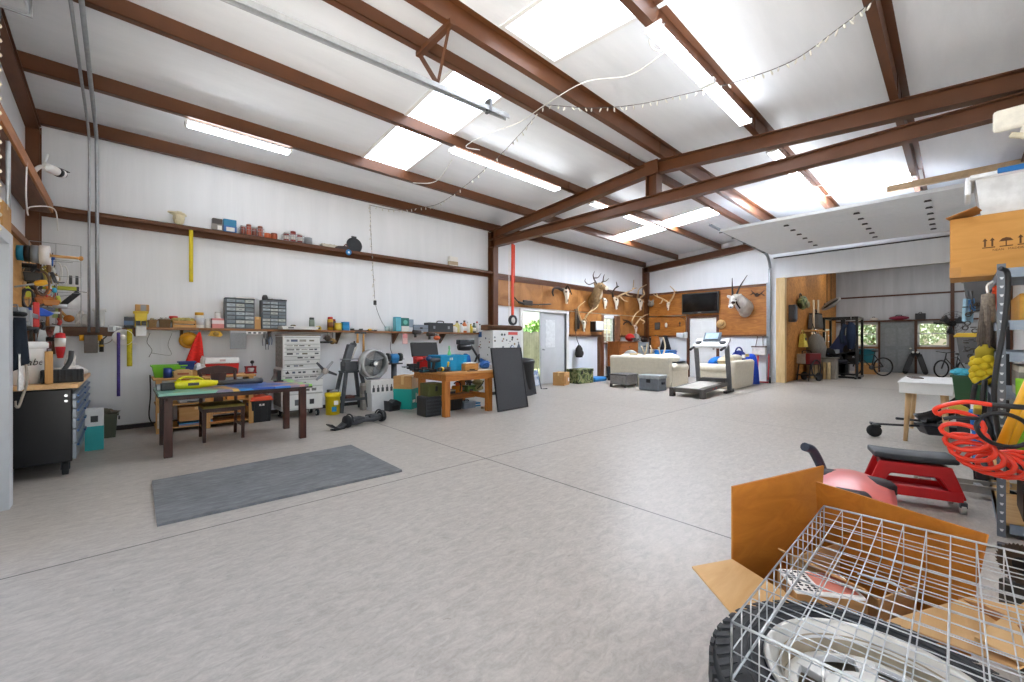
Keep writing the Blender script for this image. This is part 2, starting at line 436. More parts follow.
mb=MB();mb.bb(D1+.1,XF,YB-.03,YB,0,.07);struct('baseboard_corner',mb,M('#4a4542',.6))
mb=MB();xs=[XC+.1,8.6,10.2,11.55,12.85,XF-.03]
for p,q in zip(xs,xs[1:]):mb.bb(p+.003,q-.003,YB-.045,YB-.02,2.15,GZ-.03)
struct('wall_back_plywood_upper',mb,M_PLY)
mb=MB()
for p,q in((D1+.14,10.6),(10.603,W0-.12),(W1+.32,XF-.03)):mb.bb(p,q,YB-.045,YB-.02,1.44,2.13)
struct('wall_back_plywood_lower',mb,M_PLY)
mb=MB()
for y0,y1,z0,z1 in((OY1+.40,FD0-.1,1.44,2.92),(FD0-.097,FD1+.09,2.10,2.92),(FD1+.1,YB-.05,2.15,2.92),(FD1+.1,YB-.05,1.44,2.12)):
 mb.bb(XF-.045,XF-.02,y0,y1,z0,z1)
struct('wall_far_plywood',mb,wood('#b5752f','#8a4f14',(.9,1.2,6),.5,'varnished_plywood'))
mb=MB();mb.bb(D0-.1,D0,YB-.04,YB+.16,0,DH+.07);mb.bb(D1,D1+.1,YB-.04,YB+.16,0,DH+.07);mb.bb(D0,D1,YB-.04,YB+.16,DH,DH+.07)
d1=struct('door_1',mb,M_WHITEP,.004)
DM=XatY(541,YB)+.02
mb=MB();mb.bb(DM,D1-.005,YB+.04,YB+.085,.01,DH-.005);lf=struct('door_leaf',mb,M_GREYP,.004,d1)
mb=MB();mb.bb(DM+.2,DM+.62,YB+.034,YB+.041,1.05,1.85);struct('door_panel',mb,M('#d4d8da',.4),.003,d1)
mb=MB();mb.bb(DM-.02,DM+.03,YB+.03,YB+.04,0,DH-.01);struct('astragal',mb,M('#aeb2b5',.4),0,d1)
mb=MB();mb.cyl((DM+.09,YB+.04,1.0),(DM+.09,YB-.02,1.0),.02);mb.ell((DM+.09,YB-.03,1.0),(.03,.025,.03));struct('door_knob',mb,MET(),0,d1)
mb=MB()
mb.bb(D0-.01,D0+.035,YB+.17,YB+1.06,.02,DH-.01);struct('open_leaf',mb,M_GREYP,.004,d1)
mb=MB()
mb.bb(XF-.03,XF+.13,FD0-.09,FD0,0,FDZ+.09);mb.bb(XF-.03,XF+.13,FD1,FD1+.09,0,FDZ+.09);mb.bb(XF-.03,XF+.13,FD0,FD1,FDZ,FDZ+.09)
d2=struct('door_2',mb,M_TRIMB,.004)
mb=MB();mb.bb(XF+.03,XF+.07,FD0+.003,FD1-.003,.01,FDZ-.004)
for z0,z1 in((.2,.85),(.95,1.5),(1.6,1.9)):
 for y0,y1 in((FD0+.12,(FD0+FD1)/2-.04),((FD0+FD1)/2+.04,FD1-.12)):mb.bb(XF+.022,XF+.031,y0,y1,z0,z1)
struct('door_leaf',mb,M_WHITEP,.003,d2)
mb=MB();mb.cyl((XF+.03,FD0+.08,.98),(XF-.03,FD0+.08,.98),.015);mb.ell((XF-.04,FD0+.08,.98),(.025,.032,.032));struct('door_knob',mb,MET('#8d8a84'),0,d2)
mb=MB();mb.bb(XL,-.62,4.74,4.87,0,2.04);mb.bb(XL,-.62,3.6,4.74,1.95,2.04)
d3=struct('door_3',mb,M_GREYP,.004)
mb=MB();mb.bb(-.72,-.68,3.6,4.74,.01,1.95);struct('door_leaf',mb,M_GREYP,.003,d3)
def m_glass():
 t=NT('window_glass');tr=t.n('ShaderNodeBsdfTransparent');gl=t.n('ShaderNodeBsdfGlossy');gl.inputs['Roughness'].default_value=.02
 mx=t.n('ShaderNodeMixShader');mx.inputs[0].default_value=.08;t.l(tr.outputs[0],mx.inputs[1]);t.l(gl.outputs[0],mx.inputs[2]);t.l(mx.outputs[0],t.out.inputs[0]);return t.m
M_GLASS=m_glass()
mb=MB();f=.035
for x0,x1,z0,z1 in((W0,W0+f,WZ0,WZ1),(W1-f,W1,WZ0,WZ1),(W0,W1,WZ0,WZ0+f),(W0,W1,WZ1-f,WZ1),(W0,W1,1.60,1.635),((W0+W1)/2-.01,(W0+W1)/2+.01,WZ0,WZ1),(W0,W1,1.40,1.415),(W0,W1,1.81,1.825)):
 mb.bb(x0,x1,YB+.05,YB+.09,z0,z1)
w1=struct('window_1',mb,M_WHITEP)
struct('pane',MB().bb(W0+f,W1-f,YB+.068,YB+.072,WZ0+f,WZ1-f),M_GLASS,0,w1)
mb=MB();mb.bb(W0-.1,W0,YB-.05,YB+.1,WZ0-.02,WZ1+.08);mb.bb(W1,W1+.3,YB-.05,YB+.1,WZ0-.02,WZ1+.08);mb.bb(W0-.1,W1+.3,YB-.12,YB+.1,WZ0-.06,WZ0-.02)
struct('casing',mb,M('#7a5238',.55),.003,w1)
mb=MB();mb.bb(W0-.30,W0-.08,YB-.11,YB,0,1.38);struct('trim_10',mb,M_STEEL)
mb=MB();mb.bb(XF+.13,AX,AYL,AYL+.15,0,1.2)
wins=((17.75,18.6),(19.85,21.35))
ex=[XF+.13]+[q for p in wins for q in p]+[AX]
mb.bb(XF+.13,AX,AYL,AYL+.15,1.72,4.3)
for i in range(0,len(ex),2):mb.bb(ex[i],ex[i+1],AYL,AYL+.15,1.2,1.72)
struct('wall_annex_left',mb,M_OSB)
BW=[(YatX(878,AX),YatX(849,AX)),(YatX(949,AX),YatX(917.5,AX))];BZ0,BZ1=1.02,1.95
ys=[AYR,BW[1][0],BW[1][1],BW[0][0],BW[0][1],AYL+.15]
mb=MB();mb.bb(AX,AX+.15,AYR,AYL+.15,0,BZ0);mb.bb(AX,AX+.15,AYR,AYL+.15,BZ1,4.3)
for i in(0,2,4):mb.bb(AX,AX+.15,ys[i],ys[i+1],BZ0,BZ1)
struct('wall_annex_back',mb,M_GREYV)
struct('wall_annex_right',MB().bb(XF+.13,AX+.15,AYR-.15,AYR,0,4.3),M_GREYV)
mb=MB();mb.bb(XF+.1,AX+.2,AYR-.15,AYL+.15,4.1,4.15);struct('ceiling_annex',mb,M('#8f9398',.6))
mb=MB();mb.bb(AX-.12,AX,AYR,AYL,2.0,2.06);mb.bb(AX-.05,AX,AYR,AYL,3.0,3.06);struct('trim_11',mb,M_STEELD)
mb=MB()
for u0,u1 in((878.5,880.3),(914.5,917.2),(950.5,954.5)):mb.bb(AX-.07,AX,YatX(u1,AX),YatX(u0,AX),0,2.0 if u0<950 else 4.1)
struct('trim_12',mb,M_STEELD)
for i,(y0,y1)in enumerate(BW):
 mb=MB();f=.06
 for p0,p1,q0,q1 in((y0,y0+f,BZ0,BZ1),(y1-f,y1,BZ0,BZ1),(y0,y1,BZ0,BZ0+f),(y0,y1,BZ1-f,BZ1),(y0,y1,1.50,1.54)):mb.bb(AX+.02,AX+.08,p0,p1,q0,q1)
 wn_=struct('window_%d'%(i+2),mb,M_WHITEP)
 struct('pane',MB().bb(AX+.05,AX+.054,y0+f,y1-f,BZ0+f,BZ1-f),M_GLASS,0,wn_)
 mb=MB();g=.09
 for p0,p1,q0,q1 in((y0-g,y0,BZ0-g,BZ1+.04),(y1,y1+g,BZ0-g,BZ1+.04),(y0-g,y1+g,BZ0-g,BZ0)):mb.bb(AX-.03,AX+.02,p0,p1,q0,q1)
 struct('casing',mb,M('#8a6444',.6),.003,wn_)
for i,(x0,x1)in enumerate(wins):
 mb=MB();f=.05
 for p0,p1,q0,q1 in((x0,x0+f,1.2,1.72),(x1-f,x1,1.2,1.72),(x0,x1,1.2,1.25),(x0,x1,1.67,1.72),(x0,x1,1.44,1.48)):mb.bb(p0,p1,AYL+.02,AYL+.08,q0,q1)
 wn_=struct('window_%d'%(i+8),mb,M_WHITEP)
 struct('pane',MB().bb(x0+f,x1-f,AYL+.05,AYL+.054,1.25,1.67),M_GLASS,0,wn_)
ADY0,ADY1=YatX(914.3,AX),YatX(880.5,AX)
mb=MB();mb.bb(AX-.05,AX-.005,ADY0,ADY1,.01,1.99);d4=struct('door_4',mb,M('#7d8387',.45),.004)
mb=MB()
for z0,z1 in((.25,.9),(1.05,1.75)):
 for a_,b_ in((.14,.46),(.54,.86)):mb.bb(AX-.058,AX-.049,ADY0+(ADY1-ADY0)*a_,ADY0+(ADY1-ADY0)*b_,z0,z1)
struct('door_panel',mb,M('#858b8f',.45),.003,d4)
mb=MB();mb.ell((AX-.1,ADY0+.1,.95),(.03,.04,.03));mb.cyl((AX-.1,ADY0+.1,.95),(AX-.05,ADY0+.1,.95),.015);struct('door_knob',mb,MET('#d8d4c8'),0,d4)
mb=MB();mb.bb(XF-.03,XF+.16,OY1-.03,OY1+.13,0,OZ);mb.bb(XF-.02,XF,OY1+.13,OY1+.2,0,OZ);struct('trim_13',mb,wood('#dcc08f','#c7a670',(1,9,.6)))
DZ,DX0,DX1,DY0,DY1=3.79,10.1,13.95,-.75,3.74
mb=MB();n=7;st=(DX1-DX0)/n
for i in range(n):
 mb.bb(DX0+i*st+.004,DX0+(i+1)*st-.004,DY0,DY1,DZ,DZ+.045);
mb.bb(DX0-.012,DX0+.03,DY0,DY1,DZ-.012,DZ+.05)
d5=struct('door_5',mb,M('#e6e9eb',.5,0,.03),.003)
for yy in(2.55,1.35,.35):
 for i in range(1,7):
  x=DX0+i*st;mb=MB();mb.bb(x-.05,x+.05,yy-.04,yy+.04,DZ-.012,DZ);mb.cyl((x,yy-.05,DZ-.014),(x,yy+.05,DZ-.014),.011,n=8)
  struct('hinge',mb,M('#3b3a3a',.5,.5),0,d5)
for yy in(DY1+.06,):
 mb=MB();path=[(9.7,yy,DZ+.09),(XF-.62,yy,DZ+.03)]
 path+=[(XF-.62+.5*math.sin(t_),yy,DZ+.03-.5+.5*math.cos(t_))for t_ in[PI/2*k_/8 for k_ in range(1,9)]]+[(XF-.12,yy,0)]
 for p,q in zip(path,path[1:]):mb.beam(p,q,.06,.012,(0,1,0)if abs(q[2]-p[2])<.01 else(0,0,1));mb.beam((p[0],p[1]+.03,p[2]),(q[0],q[1]+.03,q[2]),.012,.05)
 mb.bb(XF-.14,XF-.10,yy+.01,yy+.1,0,3.0)
 struct('door_track',mb,MET('#8f9598',.4),0,d5)
 for i in range(5):
  mb=MB();x=DX0+.2+i*.8;mb.cyl((x,yy-.06,DZ+.02),(x,yy+.03,DZ+.02),.02,n=10);struct('roller',mb,M('#5a5a58',.5),0,d5)
mb=MB();mb.bb(10.02,10.10,DY0,.85,DZ+.13,DZ+.19);mb.bb(10.02,10.06,DY0,.85,DZ+.19,DZ+.24)
struct('trim_14',mb,[M('#b59a78',.6)],.003)
struct('seal',MB().bb(XF-.03,XF+.0,OY1-.9+.0,DY1,3.70,3.73)if 0 else MB().bb(XF-.05,XF,DY0,DY1,3.715,3.735),M('#2b2b2b',.7),0,d5)
mb=MB();mb.bb(15.5,16.3,-1.2,3.2,4.07,4.098);mb.bb(19.0,19.8,-1.2,3.2,4.07,4.098);struct('window_10',mb,EMI('#ffffff',ANNEX_S,'annex_fill_glow'))  # unseen glowing strips added under the roof to brighten the annex
su=bpy.data.lights.new('sun','SUN');su.energy=SUN_S;su.angle=.02;so=bpy.data.objects.new('sun',su);COL.objects.link(so);so.rotation_euler=(math.radians(1),math.radians(-1),0)
def m_grass():
 t=NT('lawn_grass');v=t.coord();n=t.noise(v,9,5,.7);t.bsdf(t.ramp(n,[(.3,'#454d2c'),(.7,'#69743c')]),.9,0,t.bump(n,.6,.03));return t.m
mb=MB();mb.bb(-5,45,YB+.36,30,-.2,-.05);mb.bb(AX+.25,45,-20,YB+.36,-.2,-.05)
tag(struct('lawn',mb,m_grass()),'green lawn outside the open double door','lawn')
mb=MB();mb.bb(-16,XL-.21,-14,YB+.3,-.15,-.01);mb.bb(XL-.21,XF,-14,YR-.92,-.15,-.01);tag(struct('reflector',mb,M('#cfcac2',.8,0,.1,3)),'added unseen pale concrete driveway outside the open overhead doors','reflector')  # unseen ground added to bounce sunlight up into the room
def m_planks():
 t=NT('weathered_fence_boards');v=t.coord((1,1,1));w_=t.n('ShaderNodeTexWave');w_.inputs['Scale'].default_value=1.05;w_.inputs['Distortion'].default_value=0;t.l(v,w_.inputs[0])
 g=t.math('LESS_THAN',w_.outputs['Fac'],.04);n=t.noise(t.coord((12,12,.8)),1.5,4,.6)
 t.bsdf(t.mix(g,t.ramp(n,[(.3,'#8f8a88'),(.7,'#b7b1ae')]),'#4f4b49'),.85);return t.m
fe=T('privacy_fence','weathered grey board fence seen through the open doorway','fence',(0,12.2,0))
mb=MB();x=6
while x<21:mb.bb(x,x+.135,0,.02,.05,1.62+.02*math.sin(x*9));x+=.142
P('boards',mb,M('#8d8783',.85,0,.25,3,.2,'weathered_wood'),fe)
mb=MB()
for z in(.35,1.3):mb.bb(6,21,.02,.06,z,z+.09)
P('rails',mb,M('#8a817a',.85),fe)
def tree(name,loc,h,r,hexc,label,n=900):
 t_=T(name,label,'tree',loc,0,'trees beyond the fence')
 mb=MB();rnd=random.Random(hash(label)%999)
 mb.tube(spl([(0,0,0),(.05,0,h*.3),(-.05,.05,h*.7)]),[.14-.1*i/12 for i in range(13)],8);P('trunk',mb,M('#5a4634',.9),t_)
 mb=MB()
 for i in range(n):
  d=Vector((rnd.gauss(0,1),rnd.gauss(0,1),rnd.gauss(0,1))).normalized()*(r*rnd.random()**.4)
  c=Vector((d.x,d.y,h*.68+d.z*.8));s_=.09+.08*rnd.random()
  e=Euler((rnd.random()*6,rnd.random()*6,rnd.random()*6)).to_matrix()
  mb.add([c+e@Vector(q)for q in((-s_,0,0),(0,-s_*.5,.02),(s_,0,0),(0,s_*.5,.02))],[(0,1,2,3)])
 o=P('foliage',mb,M(hexc,.8,0,.3,3,.1,'leaves'),t_);return t_
tree('leafy_tree',(19.0,18.0,0),2.7,.9,'#6f8f45','green tree showing above the fence at the door leaf')
tree('leafy_tree',(16.9,17.0,0),2.2,.6,'#5c7f43','small darker tree showing above the fence in the doorway')
for i,(y,h)in enumerate(((3.4,3.2),(1.9,2.8),(.3,3.3))):
 tree('yard_tree',(33+i*3,y,0),h,1.5,'#7d8a70',('pale tree in the yard, behind the annex window by the gym rack','pale tree in the yard, behind the grey annex door','pale tree in the yard, behind the annex window by the wall fan')[i])
M_TUBE=EMI('#f3f8ff',TUBE_S,'lit_tube')
def fixture(x,y,label,proto=[None]):
 L=1.22
 z=hb(y)-.004
 if proto[0]:
  return dup(proto[0],(x,y,z),label=label)
 t=T('fluorescent_light',label,'ceiling light',(x,y,z),0,'tube lights under the purlins')
 mb=MB();mb.prism([(-.035,-.03),(.035,-.03),(.03,0),(-.03,0)],0,L,'x');P('housing',mb,M('#f0f0ee',.4,0,.02),t)
 for e in(0,L):P('end_cap',MB().bb(e-.012,e+.012,-.08,.08,-.06,.0),M('#e6e6e4',.4,0,.02),t,.004)
 for s in(-.055,.055):P('tube',MB().cyl((.02,s,-.04),(L-.02,s,-.04),.019,n=10),M_TUBE,t)
 proto[0]=t;return t
PG='tube lights under the purlins'
fixture(.57,6.75,'short tube light nearest the left wall, above the painted table')
fixture(3.65,5.25,'tube light over the fan and belt sander, nearer of a pair end to end')
fixture(4.88,5.25,'tube light farther of the pair ending at the middle frame')
fixture(7.2,5.25,'tube light just past the middle frame on the back slope')
fixture(8.5,5.25,'tube light on the back slope nearest the skylight strip')
fixture(3.60,1.925,'large bright tube light nearest the camera, hung from a loose wire')
fixture(4.86,1.925,'bright tube light between the nearest one and the middle frame')
fixture(7.25,1.925,'tube light just past the tie beam on the front slope')
fixture(8.52,1.925,'tube light before the raised overhead door')
BLK,DGR,GRY,WHT=PLA('#1d1d1f'),PLA('#3a3c3f'),PLA('#8c9094'),PLA('#ececea',.45)
STEEL,DSTEEL,CHROME=MET('#a6a9ac',.38),MET('#55575a',.45),MET('#d2d4d6',.18)
RUB=M('#232325',.8,0,.15,20,.1,'rubber')
PINE=wood('#d6a869','#bd8a48',(1,12,12),.6,'pine')
PINEZ=wood('#d6a869','#bd8a48',(12,12,1),.6,'pine')
PAPER=M('#efece6',.8,0,.05,10,.1,'paper')
SHELFY=YB-.13
def spot(u0,u1,vt,Y,zb):
 """room position, width and height of a thing that stands at height zb on plane Y"""
 x0,x1=XatY(u0,Y),XatY(u1,Y);z=ZatY((u0+u1)/2,vt,Y)
 return(x0+x1)/2,x1-x0,max(.015,z-zb)
def carton(label,cat,loc,w,d,h,col=None,rz=0,group=None,name='cardboard_box',open_=0,tape='#d9b67d',band=None,nm=None):
 m=col or CARD
 t=T(name,label,cat,loc,rz,group)
 mb=MB();th=.006
 if open_:
  for a in((-w/2,w/2,-d/2,-d/2+th),(-w/2,w/2,d/2-th,d/2),(-w/2,-w/2+th,-d/2,d/2),(w/2-th,w/2,-d/2,d/2)):mb.bb(*a,0,h)
  mb.bb(-w/2,w/2,-d/2,d/2,0,th)
 else:mb.bb(-w/2,w/2,-d/2,d/2,0,h)
 P('carton',mb,m,t,min(.006,h/8))
 if band:
  mb=MB().bb(-w/2-.001,w/2+.001,-d/2-.001,d/2+.001,h*band[1],h*band[2]);P('printed_band',mb,band[0],t)
 if open_:
  for s in(-1,1):
   mb=MB();mb.beam((s*w/2,0,h),(s*(w/2+open_*.7),0,h+open_*.5),d*.98,.005,(0,0,1));P('flap',mb,m,t)
 elif tape:
  mb=MB().bb(-w/2-.001,w/2+.001,-.025,.025,h-.0005,h+.001);mb.bb(-w/2-.002,-w/2,-.025,.025,h*.75,h);mb.bb(w/2,w/2+.002,-.025,.025,h*.75,h)
  mb.bb(-.02*1,.02,-d/2-.002,-d/2,h*.8,h);P('tape',mb,M(tape,.35,0,.05),t)
 return t
def tub_mb(w,d,h,taper=.88,rim=.012,th=.004,bot=.006):
 mb=MB();a,b=w/2,d/2;ta,tb=a*taper,b*taper
 o0=[(-ta,-tb,0),(ta,-tb,0),(ta,tb,0),(-ta,tb,0)];o1=[(-a,-b,h),(a,-b,h),(a,b,h),(-a,b,h)]
 i1=[(x-math.copysign(th,x),y-math.copysign(th,y),h)for x,y,_ in o1];i0=[(x-math.copysign(th,x),y-math.copysign(th,y),bot)for x,y,_ in o0]
 vs=o0+o1+i1+i0;fs=[(3,2,1,0),(12,13,14,15)]
 for k in range(4):
  l=(k+1)%4
  fs+=[(k,l,4+l,4+k),(4+k,4+l,8+l,8+k),(8+k,8+l,12+l,12+k)]
 mb.add(vs,fs);r=rim
 for x0,x1,y0,y1 in((-a-r,a+r,-b-r,-b),(-a-r,a+r,b,b+r),(-a-r,-a,-b,b),(a,a+r,-b,b)):mb.bb(x0,x1,y0,y1,h-r*1.6,h)
 return mb
def tub(name,label,cat,loc,w,d,h,m,rz=0,lid=None,group=None,taper=.88,handle=None,ribs=0,lidz=.03):
 t=T(name,label,cat,loc,rz,group);P('body',tub_mb(w,d,h,taper),m,t,.003)
 if ribs:
  mb=MB()
  for i in range(ribs):
   x=(i+.5)/ribs-.5
   for s in(-1,1):mb.add([(x*w*taper-.008,s*d/2*taper,.02),(x*w*taper+.008,s*d/2*taper,.02),(x*w+.008,s*d/2*.985,h*.85),(x*w-.008,s*d/2*.985,h*.85),(x*w*taper-.008,s*(d/2*taper+.006),.02),(x*w*taper+.008,s*(d/2*taper+.006),.02),(x*w+.008,s*(d/2*.985+.006),h*.85),(x*w-.008,s*(d/2*.985+.006),h*.85)],[(4,5,6,7),(0,1,5,4),(1,2,6,5),(2,3,7,6),(3,0,4,7)])
  P('ribs',mb,m,t)
 if lid:
  mb=MB();a,b=w/2+.016,d/2+.016
  mb.bb(-a,a,-b,b,h-.012,h+.01);mb.frus(0,0,h+.01,h+lidz,a*.93,b*.93,a*.88,b*.88);P('lid',mb,lid,t,.005)
 if handle:
  for s in(-1,1):
   mb=MB();mb.bb(s*(w/2+.004),s*(w/2+.022),-d*.16,d*.16,h*.72,h*.86);P('handle',mb,handle,t,.004)
 return t
def vessel(name,label,cat,loc,prof,m,cap=None,capm=None,band=None,group=None,n=16):
 """turned container: profile, optional cap profile and label band (z0, z1, r, material)"""
 t=T(name,label,cat,loc,0,group);P('body',MB().lathe(prof,n),m,t)
 if cap:P('cap',MB().lathe(cap,n),capm,t)
 if band:P('paper_label',MB().lathe([(band[2],band[0]),(band[2],band[1])],n),band[3],t)
 return t
def bottle(label,loc,r,h,hexc,caphex,cat='bottle',group=None,name='bottle',bandhex=None,neck=.35):
 pr=[(0,0),(r*.92,0),(r,.006),(r,h*.6),(r*.85,h*.7),(r*neck,h*.82),(r*neck,h*.88)]
 cp=[(r*neck*1.25,h*.86),(r*neck*1.25,h*.99),(r*neck,h),(0,h)]
 return vessel(name,label,cat,loc,pr,PLA(hexc,.3),cp,PLA(caphex),(h*.15,h*.52,r*1.01,PLA(bandhex,.5))if bandhex else None,group,12)
def can(label,loc,r,h,hexc,lidhex,cat='can',group=None,name='spray_can',bandhex=None):
 pr=[(0,0),(r,0),(r,h*.8),(r*.8,h*.84)]
 cp=[(r*.86,h*.8),(r*.86,h*.97),(r*.76,h),(0,h)]
 return vessel(name,label,cat,loc,pr,PLA(hexc,.3),cp,PLA(lidhex),(h*.2,h*.6,r*1.01,PLA(bandhex,.5))if bandhex else None,group,14)
def jar(label,loc,r,h,hexc,lidhex,cat='jar',group=None,name='jar',bandhex=None):
 pr=[(0,0),(r*.94,0),(r,.008),(r,h*.78),(r*.86,h*.85)]
 cp=[(r*.95,h*.82),(r*.95,h),(0,h)]
 return vessel(name,label,cat,loc,pr,PLA(hexc,.3),cp,PLA(lidhex),(h*.2,h*.65,r*1.01,PLA(bandhex,.5))if bandhex else None,group,14)
def organiser(label,loc,w,d,h,rows,cols):
 t=T('drawer_organiser',label,'organiser',loc)
 mb=MB();e=.012
 mb.bb(-w/2,w/2,d/2-e,d/2,0,h);mb.bb(-w/2,-w/2+e,-d/2,d/2,0,h);mb.bb(w/2-e,w/2,-d/2,d/2,0,h);mb.bb(-w/2,w/2,-d/2,d/2,h-e,h);mb.bb(-w/2,w/2,-d/2,d/2,0,e)
 for r in range(1,rows):mb.bb(-w/2,w/2,-d/2+.003,d/2,h*r/rows-.005,h*r/rows+.005)
 P('cabinet',mb,PLA('#5d6267'),t)
 rnd=random.Random(len(label));cw=(w-2*e)/cols;ch=(h-2*e)/rows
 cm=[PLA(c,.25)for c in('#a9b3b8','#8f9aa0','#b9bdb7','#7c878d')]
 for r in range(rows):
  for c in range(cols):
   x=-w/2+e+c*cw;z=e+r*ch
   dr=P('drawer',MB().bb(x+.004,x+cw-.004,-d/2-.006,d/2-.03,z+.007,z+ch-.012),rnd.choice(cm),t)
   P('pull',MB().bb(x+cw*.35,x+cw*.65,-d/2-.018,-d/2-.005,z+ch*.4,z+ch*.5),PLA('#6d7478'),dr)
 return t
def hang_strap(name,label,cat,top,length,w,m,sway=.01,group=None,buckle=None):
 mb=MB();mb.sheet(lambda a,b:(w*(a-.5),-.004-sway*math.sin(b*7)-.01*b,-length*b),1,14,.003)
 t=T(name,label,cat,(top[0],top[1],top[2]-length),0,group);P('webbing',mb,m,t,loc=(0,0,length))
 mb=MB();mb.tube(circ((0,-.002,length-.004),.012,10),.003,6,True);P('hook',mb,buckle or DSTEEL,t);return t
def pilelump(mb,c,r,rnd,n=8,amp=.35):
 """a crumpled lump"""
 c=Vector(c);m=6;vs,fs=[],[]
 for i in range(m+1):
  ph=-PI/2+PI*i/m
  for k in range(n):
   a=2*PI*k/n;q=1+amp*(rnd.random()-.5)*(1 if 0<i<m else 0)
   vs.append(c+Vector((r[0]*q*math.cos(ph)*math.cos(a),r[1]*q*math.cos(ph)*math.sin(a),r[2]*(q if i>1 else 1)*math.sin(ph))))
 for i in range(m):
  for k in range(n):
   l=(k+1)%n;fs.append((i*n+k,i*n+l,(i+1)*n+l,(i+1)*n+k))
 return mb.add(vs,fs)
def plier(label,loc,L,hexc,rz=0,group=None,name='pliers',tilt=0):
 t=T(name,label,'pliers',loc,rz,group)
 mb=MB();mb.prism([(-.012,0),(.012,0),(.006,L*.3),(-.006,L*.3)],-.006,.006);mb.cyl((0,-.009,0),(0,.009,0),.012,n=10);P('jaws',mb,DSTEEL,t)
 for s in(-1,1):P('handle',MB().tube(spl([(s*.006,0,0),(s*.022,0,-L*.3),(s*.016,0,-L*.7)],4),.006,6),PLA(hexc),t)
 t.rotation_euler=(0,tilt,rz);return t
HY,HZ=YB-.11,GZ
x,w,h=spot(170,188,212,HY,HZ);rnd=random.Random(3)
t=T('paper_bag','crumpled cream paper bag on the high ledge, above the yellow strap','bag',(x,HY,HZ))
mb=MB();pilelump(mb,(0,0,h*.5),(w*.32,.05,h*.5),rnd,9,.5);P('body',mb,M('#d9cfae',.85,0,.15,12,.4,'crumpled_paper'),t)
mb=MB();pilelump(mb,(-.02,0,h*.85),(w*.48,.06,h*.16),rnd,9,.6);P('rolled_mouth',mb,M('#d9cfae',.85,0,.15,12,.4,'crumpled_paper'),t)
x,w,h=spot(212,222,219,HY,HZ)
t=carton('dark grey product box on the high ledge, beside the blue box','box',(x,HY,HZ),w,.09,h,PLA('#4a4543'),tape=None,band=(PLA('#8d8680'),.1,.55),name='product_box');P('paper_label',MB().bb(.0,w*.42,-.048,-.046,.02,h*.45),PAPER,t)
x,w,h=spot(223,236,220,HY,HZ)
t=carton('blue product box with a white panel on the high ledge','box',(x,HY,HZ),w,.1,h,PLA('#2f7ea6'),tape=None,band=(PLA('#3f6fae'),.05,.5),name='product_box');P('paper_label',MB().bb(-w*.3,w*.35,-.053,-.051,.02,h*.4),PAPER,t)
def jarbin(u0,u1,vt,label,cols,lids,per):
 x,w,h=spot(u0,u1,vt,HY,HZ)
 t=T('wire_basket',label,'basket',(x,HY,HZ));mb=MB()
 for z in(.004,h*.45,h*.7):
  mb.tube([(-w/2,-.08,z),(w/2,-.08,z),(w/2,.08,z),(-w/2,.08,z)],.0035,6,True)
 for i in range(10):
  q=-w/2+w*i/9
  for s in(-.08,.08):mb.cyl((q,s,0),(q,s,h*.7),.0025,n=5)
 for i in range(5):mb.cyl((-w/2+w*i/4,-.08,.004),(-w/2+w*i/4,.08,.004),.0025,n=5)
 P('frame',mb,STEEL,t);return x,w,h
x,w,h=jarbin(240,263,225,'wire basket of red lidded jars on the high ledge, beside the blue box',0,0,4)
for i in range(4):jar('red brown jar in the wire basket by the blue box, %s'%('leftmost','second from its left end','third from its left end','rightmost')[i],(x-w/2+w*(i+.5)/4,HY,HZ+.008),w/9,h*(.95 if i%2 else.8),('#8d4630','#b1553a')[i%2],('#e8e6e2','#8a4b3a')[i%2],group='jars on the high ledge')
for i,u in enumerate((267.5,274)):
 x,w,h=spot(u-3.4,u+3.4,233.5,HY,HZ);jar('small orange brown jar between the two wire baskets, %s'%('wider one','darker one')[i],(x,HY,HZ),w/2,h,('#b4572c','#a04a26')[i],('#c46a3b','#7d3b24')[i],group='jars on the high ledge')
x,w,h=jarbin(283,303,232,'wire basket with white and red jars on the high ledge, farther from the blue box',0,0,3)
for i in range(3):jar('white labelled red jar in the farther wire basket, %s'%('left','middle','right')[i],(x-w/2+w*(i+.5)/3,HY,HZ+.008),w/7,h*(.8,1,.85)[i],'#9b3b36',('#e8e6e2','#7b2f2c','#d9d6d0')[i],group='jars on the high ledge',bandhex='#e6e2dc')
x,w,h=spot(304,312,238,HY,HZ);t=T('tape_roll','grey duct tape roll lying on the high ledge past the jars','tape',(x,HY,HZ));mb=MB().lathe([(w*.25,0),(w*.5,0),(w*.5,h),(w*.25,h),(w*.25,0)],18);P('roll',mb,PLA('#8e9296'),t);P('core',MB().lathe([(w*.22,0),(w*.25,0),(w*.25,h*.98),(w*.22,h*.98),(w*.22,0)],18),CARD,t)
x,w,h=spot(321,336,243,HY,HZ);t=T('parts_tray','low pale tray of loose fittings on the high ledge','tray',(x,HY,HZ));P('tray',tub_mb(w,.12,h*.6,.9,.006),PLA('#c9c3b2'),t)
mb=MB();rnd=random.Random(5)
for i in range(9):mb.box((rnd.uniform(-.4,.4)*w,rnd.uniform(-.04,.04),h*.55),(.03,.02,.02),(rnd.random(),rnd.random(),rnd.random()))
P('fittings',mb,M('#9b978c',.5,.3),t)
x,w,h=spot(334,349,245,HY,HZ);t=T('hand_planer','low dark brown hand tool on the high ledge beside the round pan','tool',(x,HY-.03,HZ));mb=MB();mb.prism([(-w/2,0),(w/2,0),(w/2,h*.5),(w*.2,h*.8),(-w*.3,h*.6),(-w/2,h*.3)],-.03,.03);P('body',mb,PLA('#3a2b26'),t,.004);mb=MB().tube(spl([(w*.1,0,h*.6),(w*.25,0,h*1.2),(w*.4,0,h*.5)],4),.01,8);P('grip',mb,PLA('#6b3a26'),t)
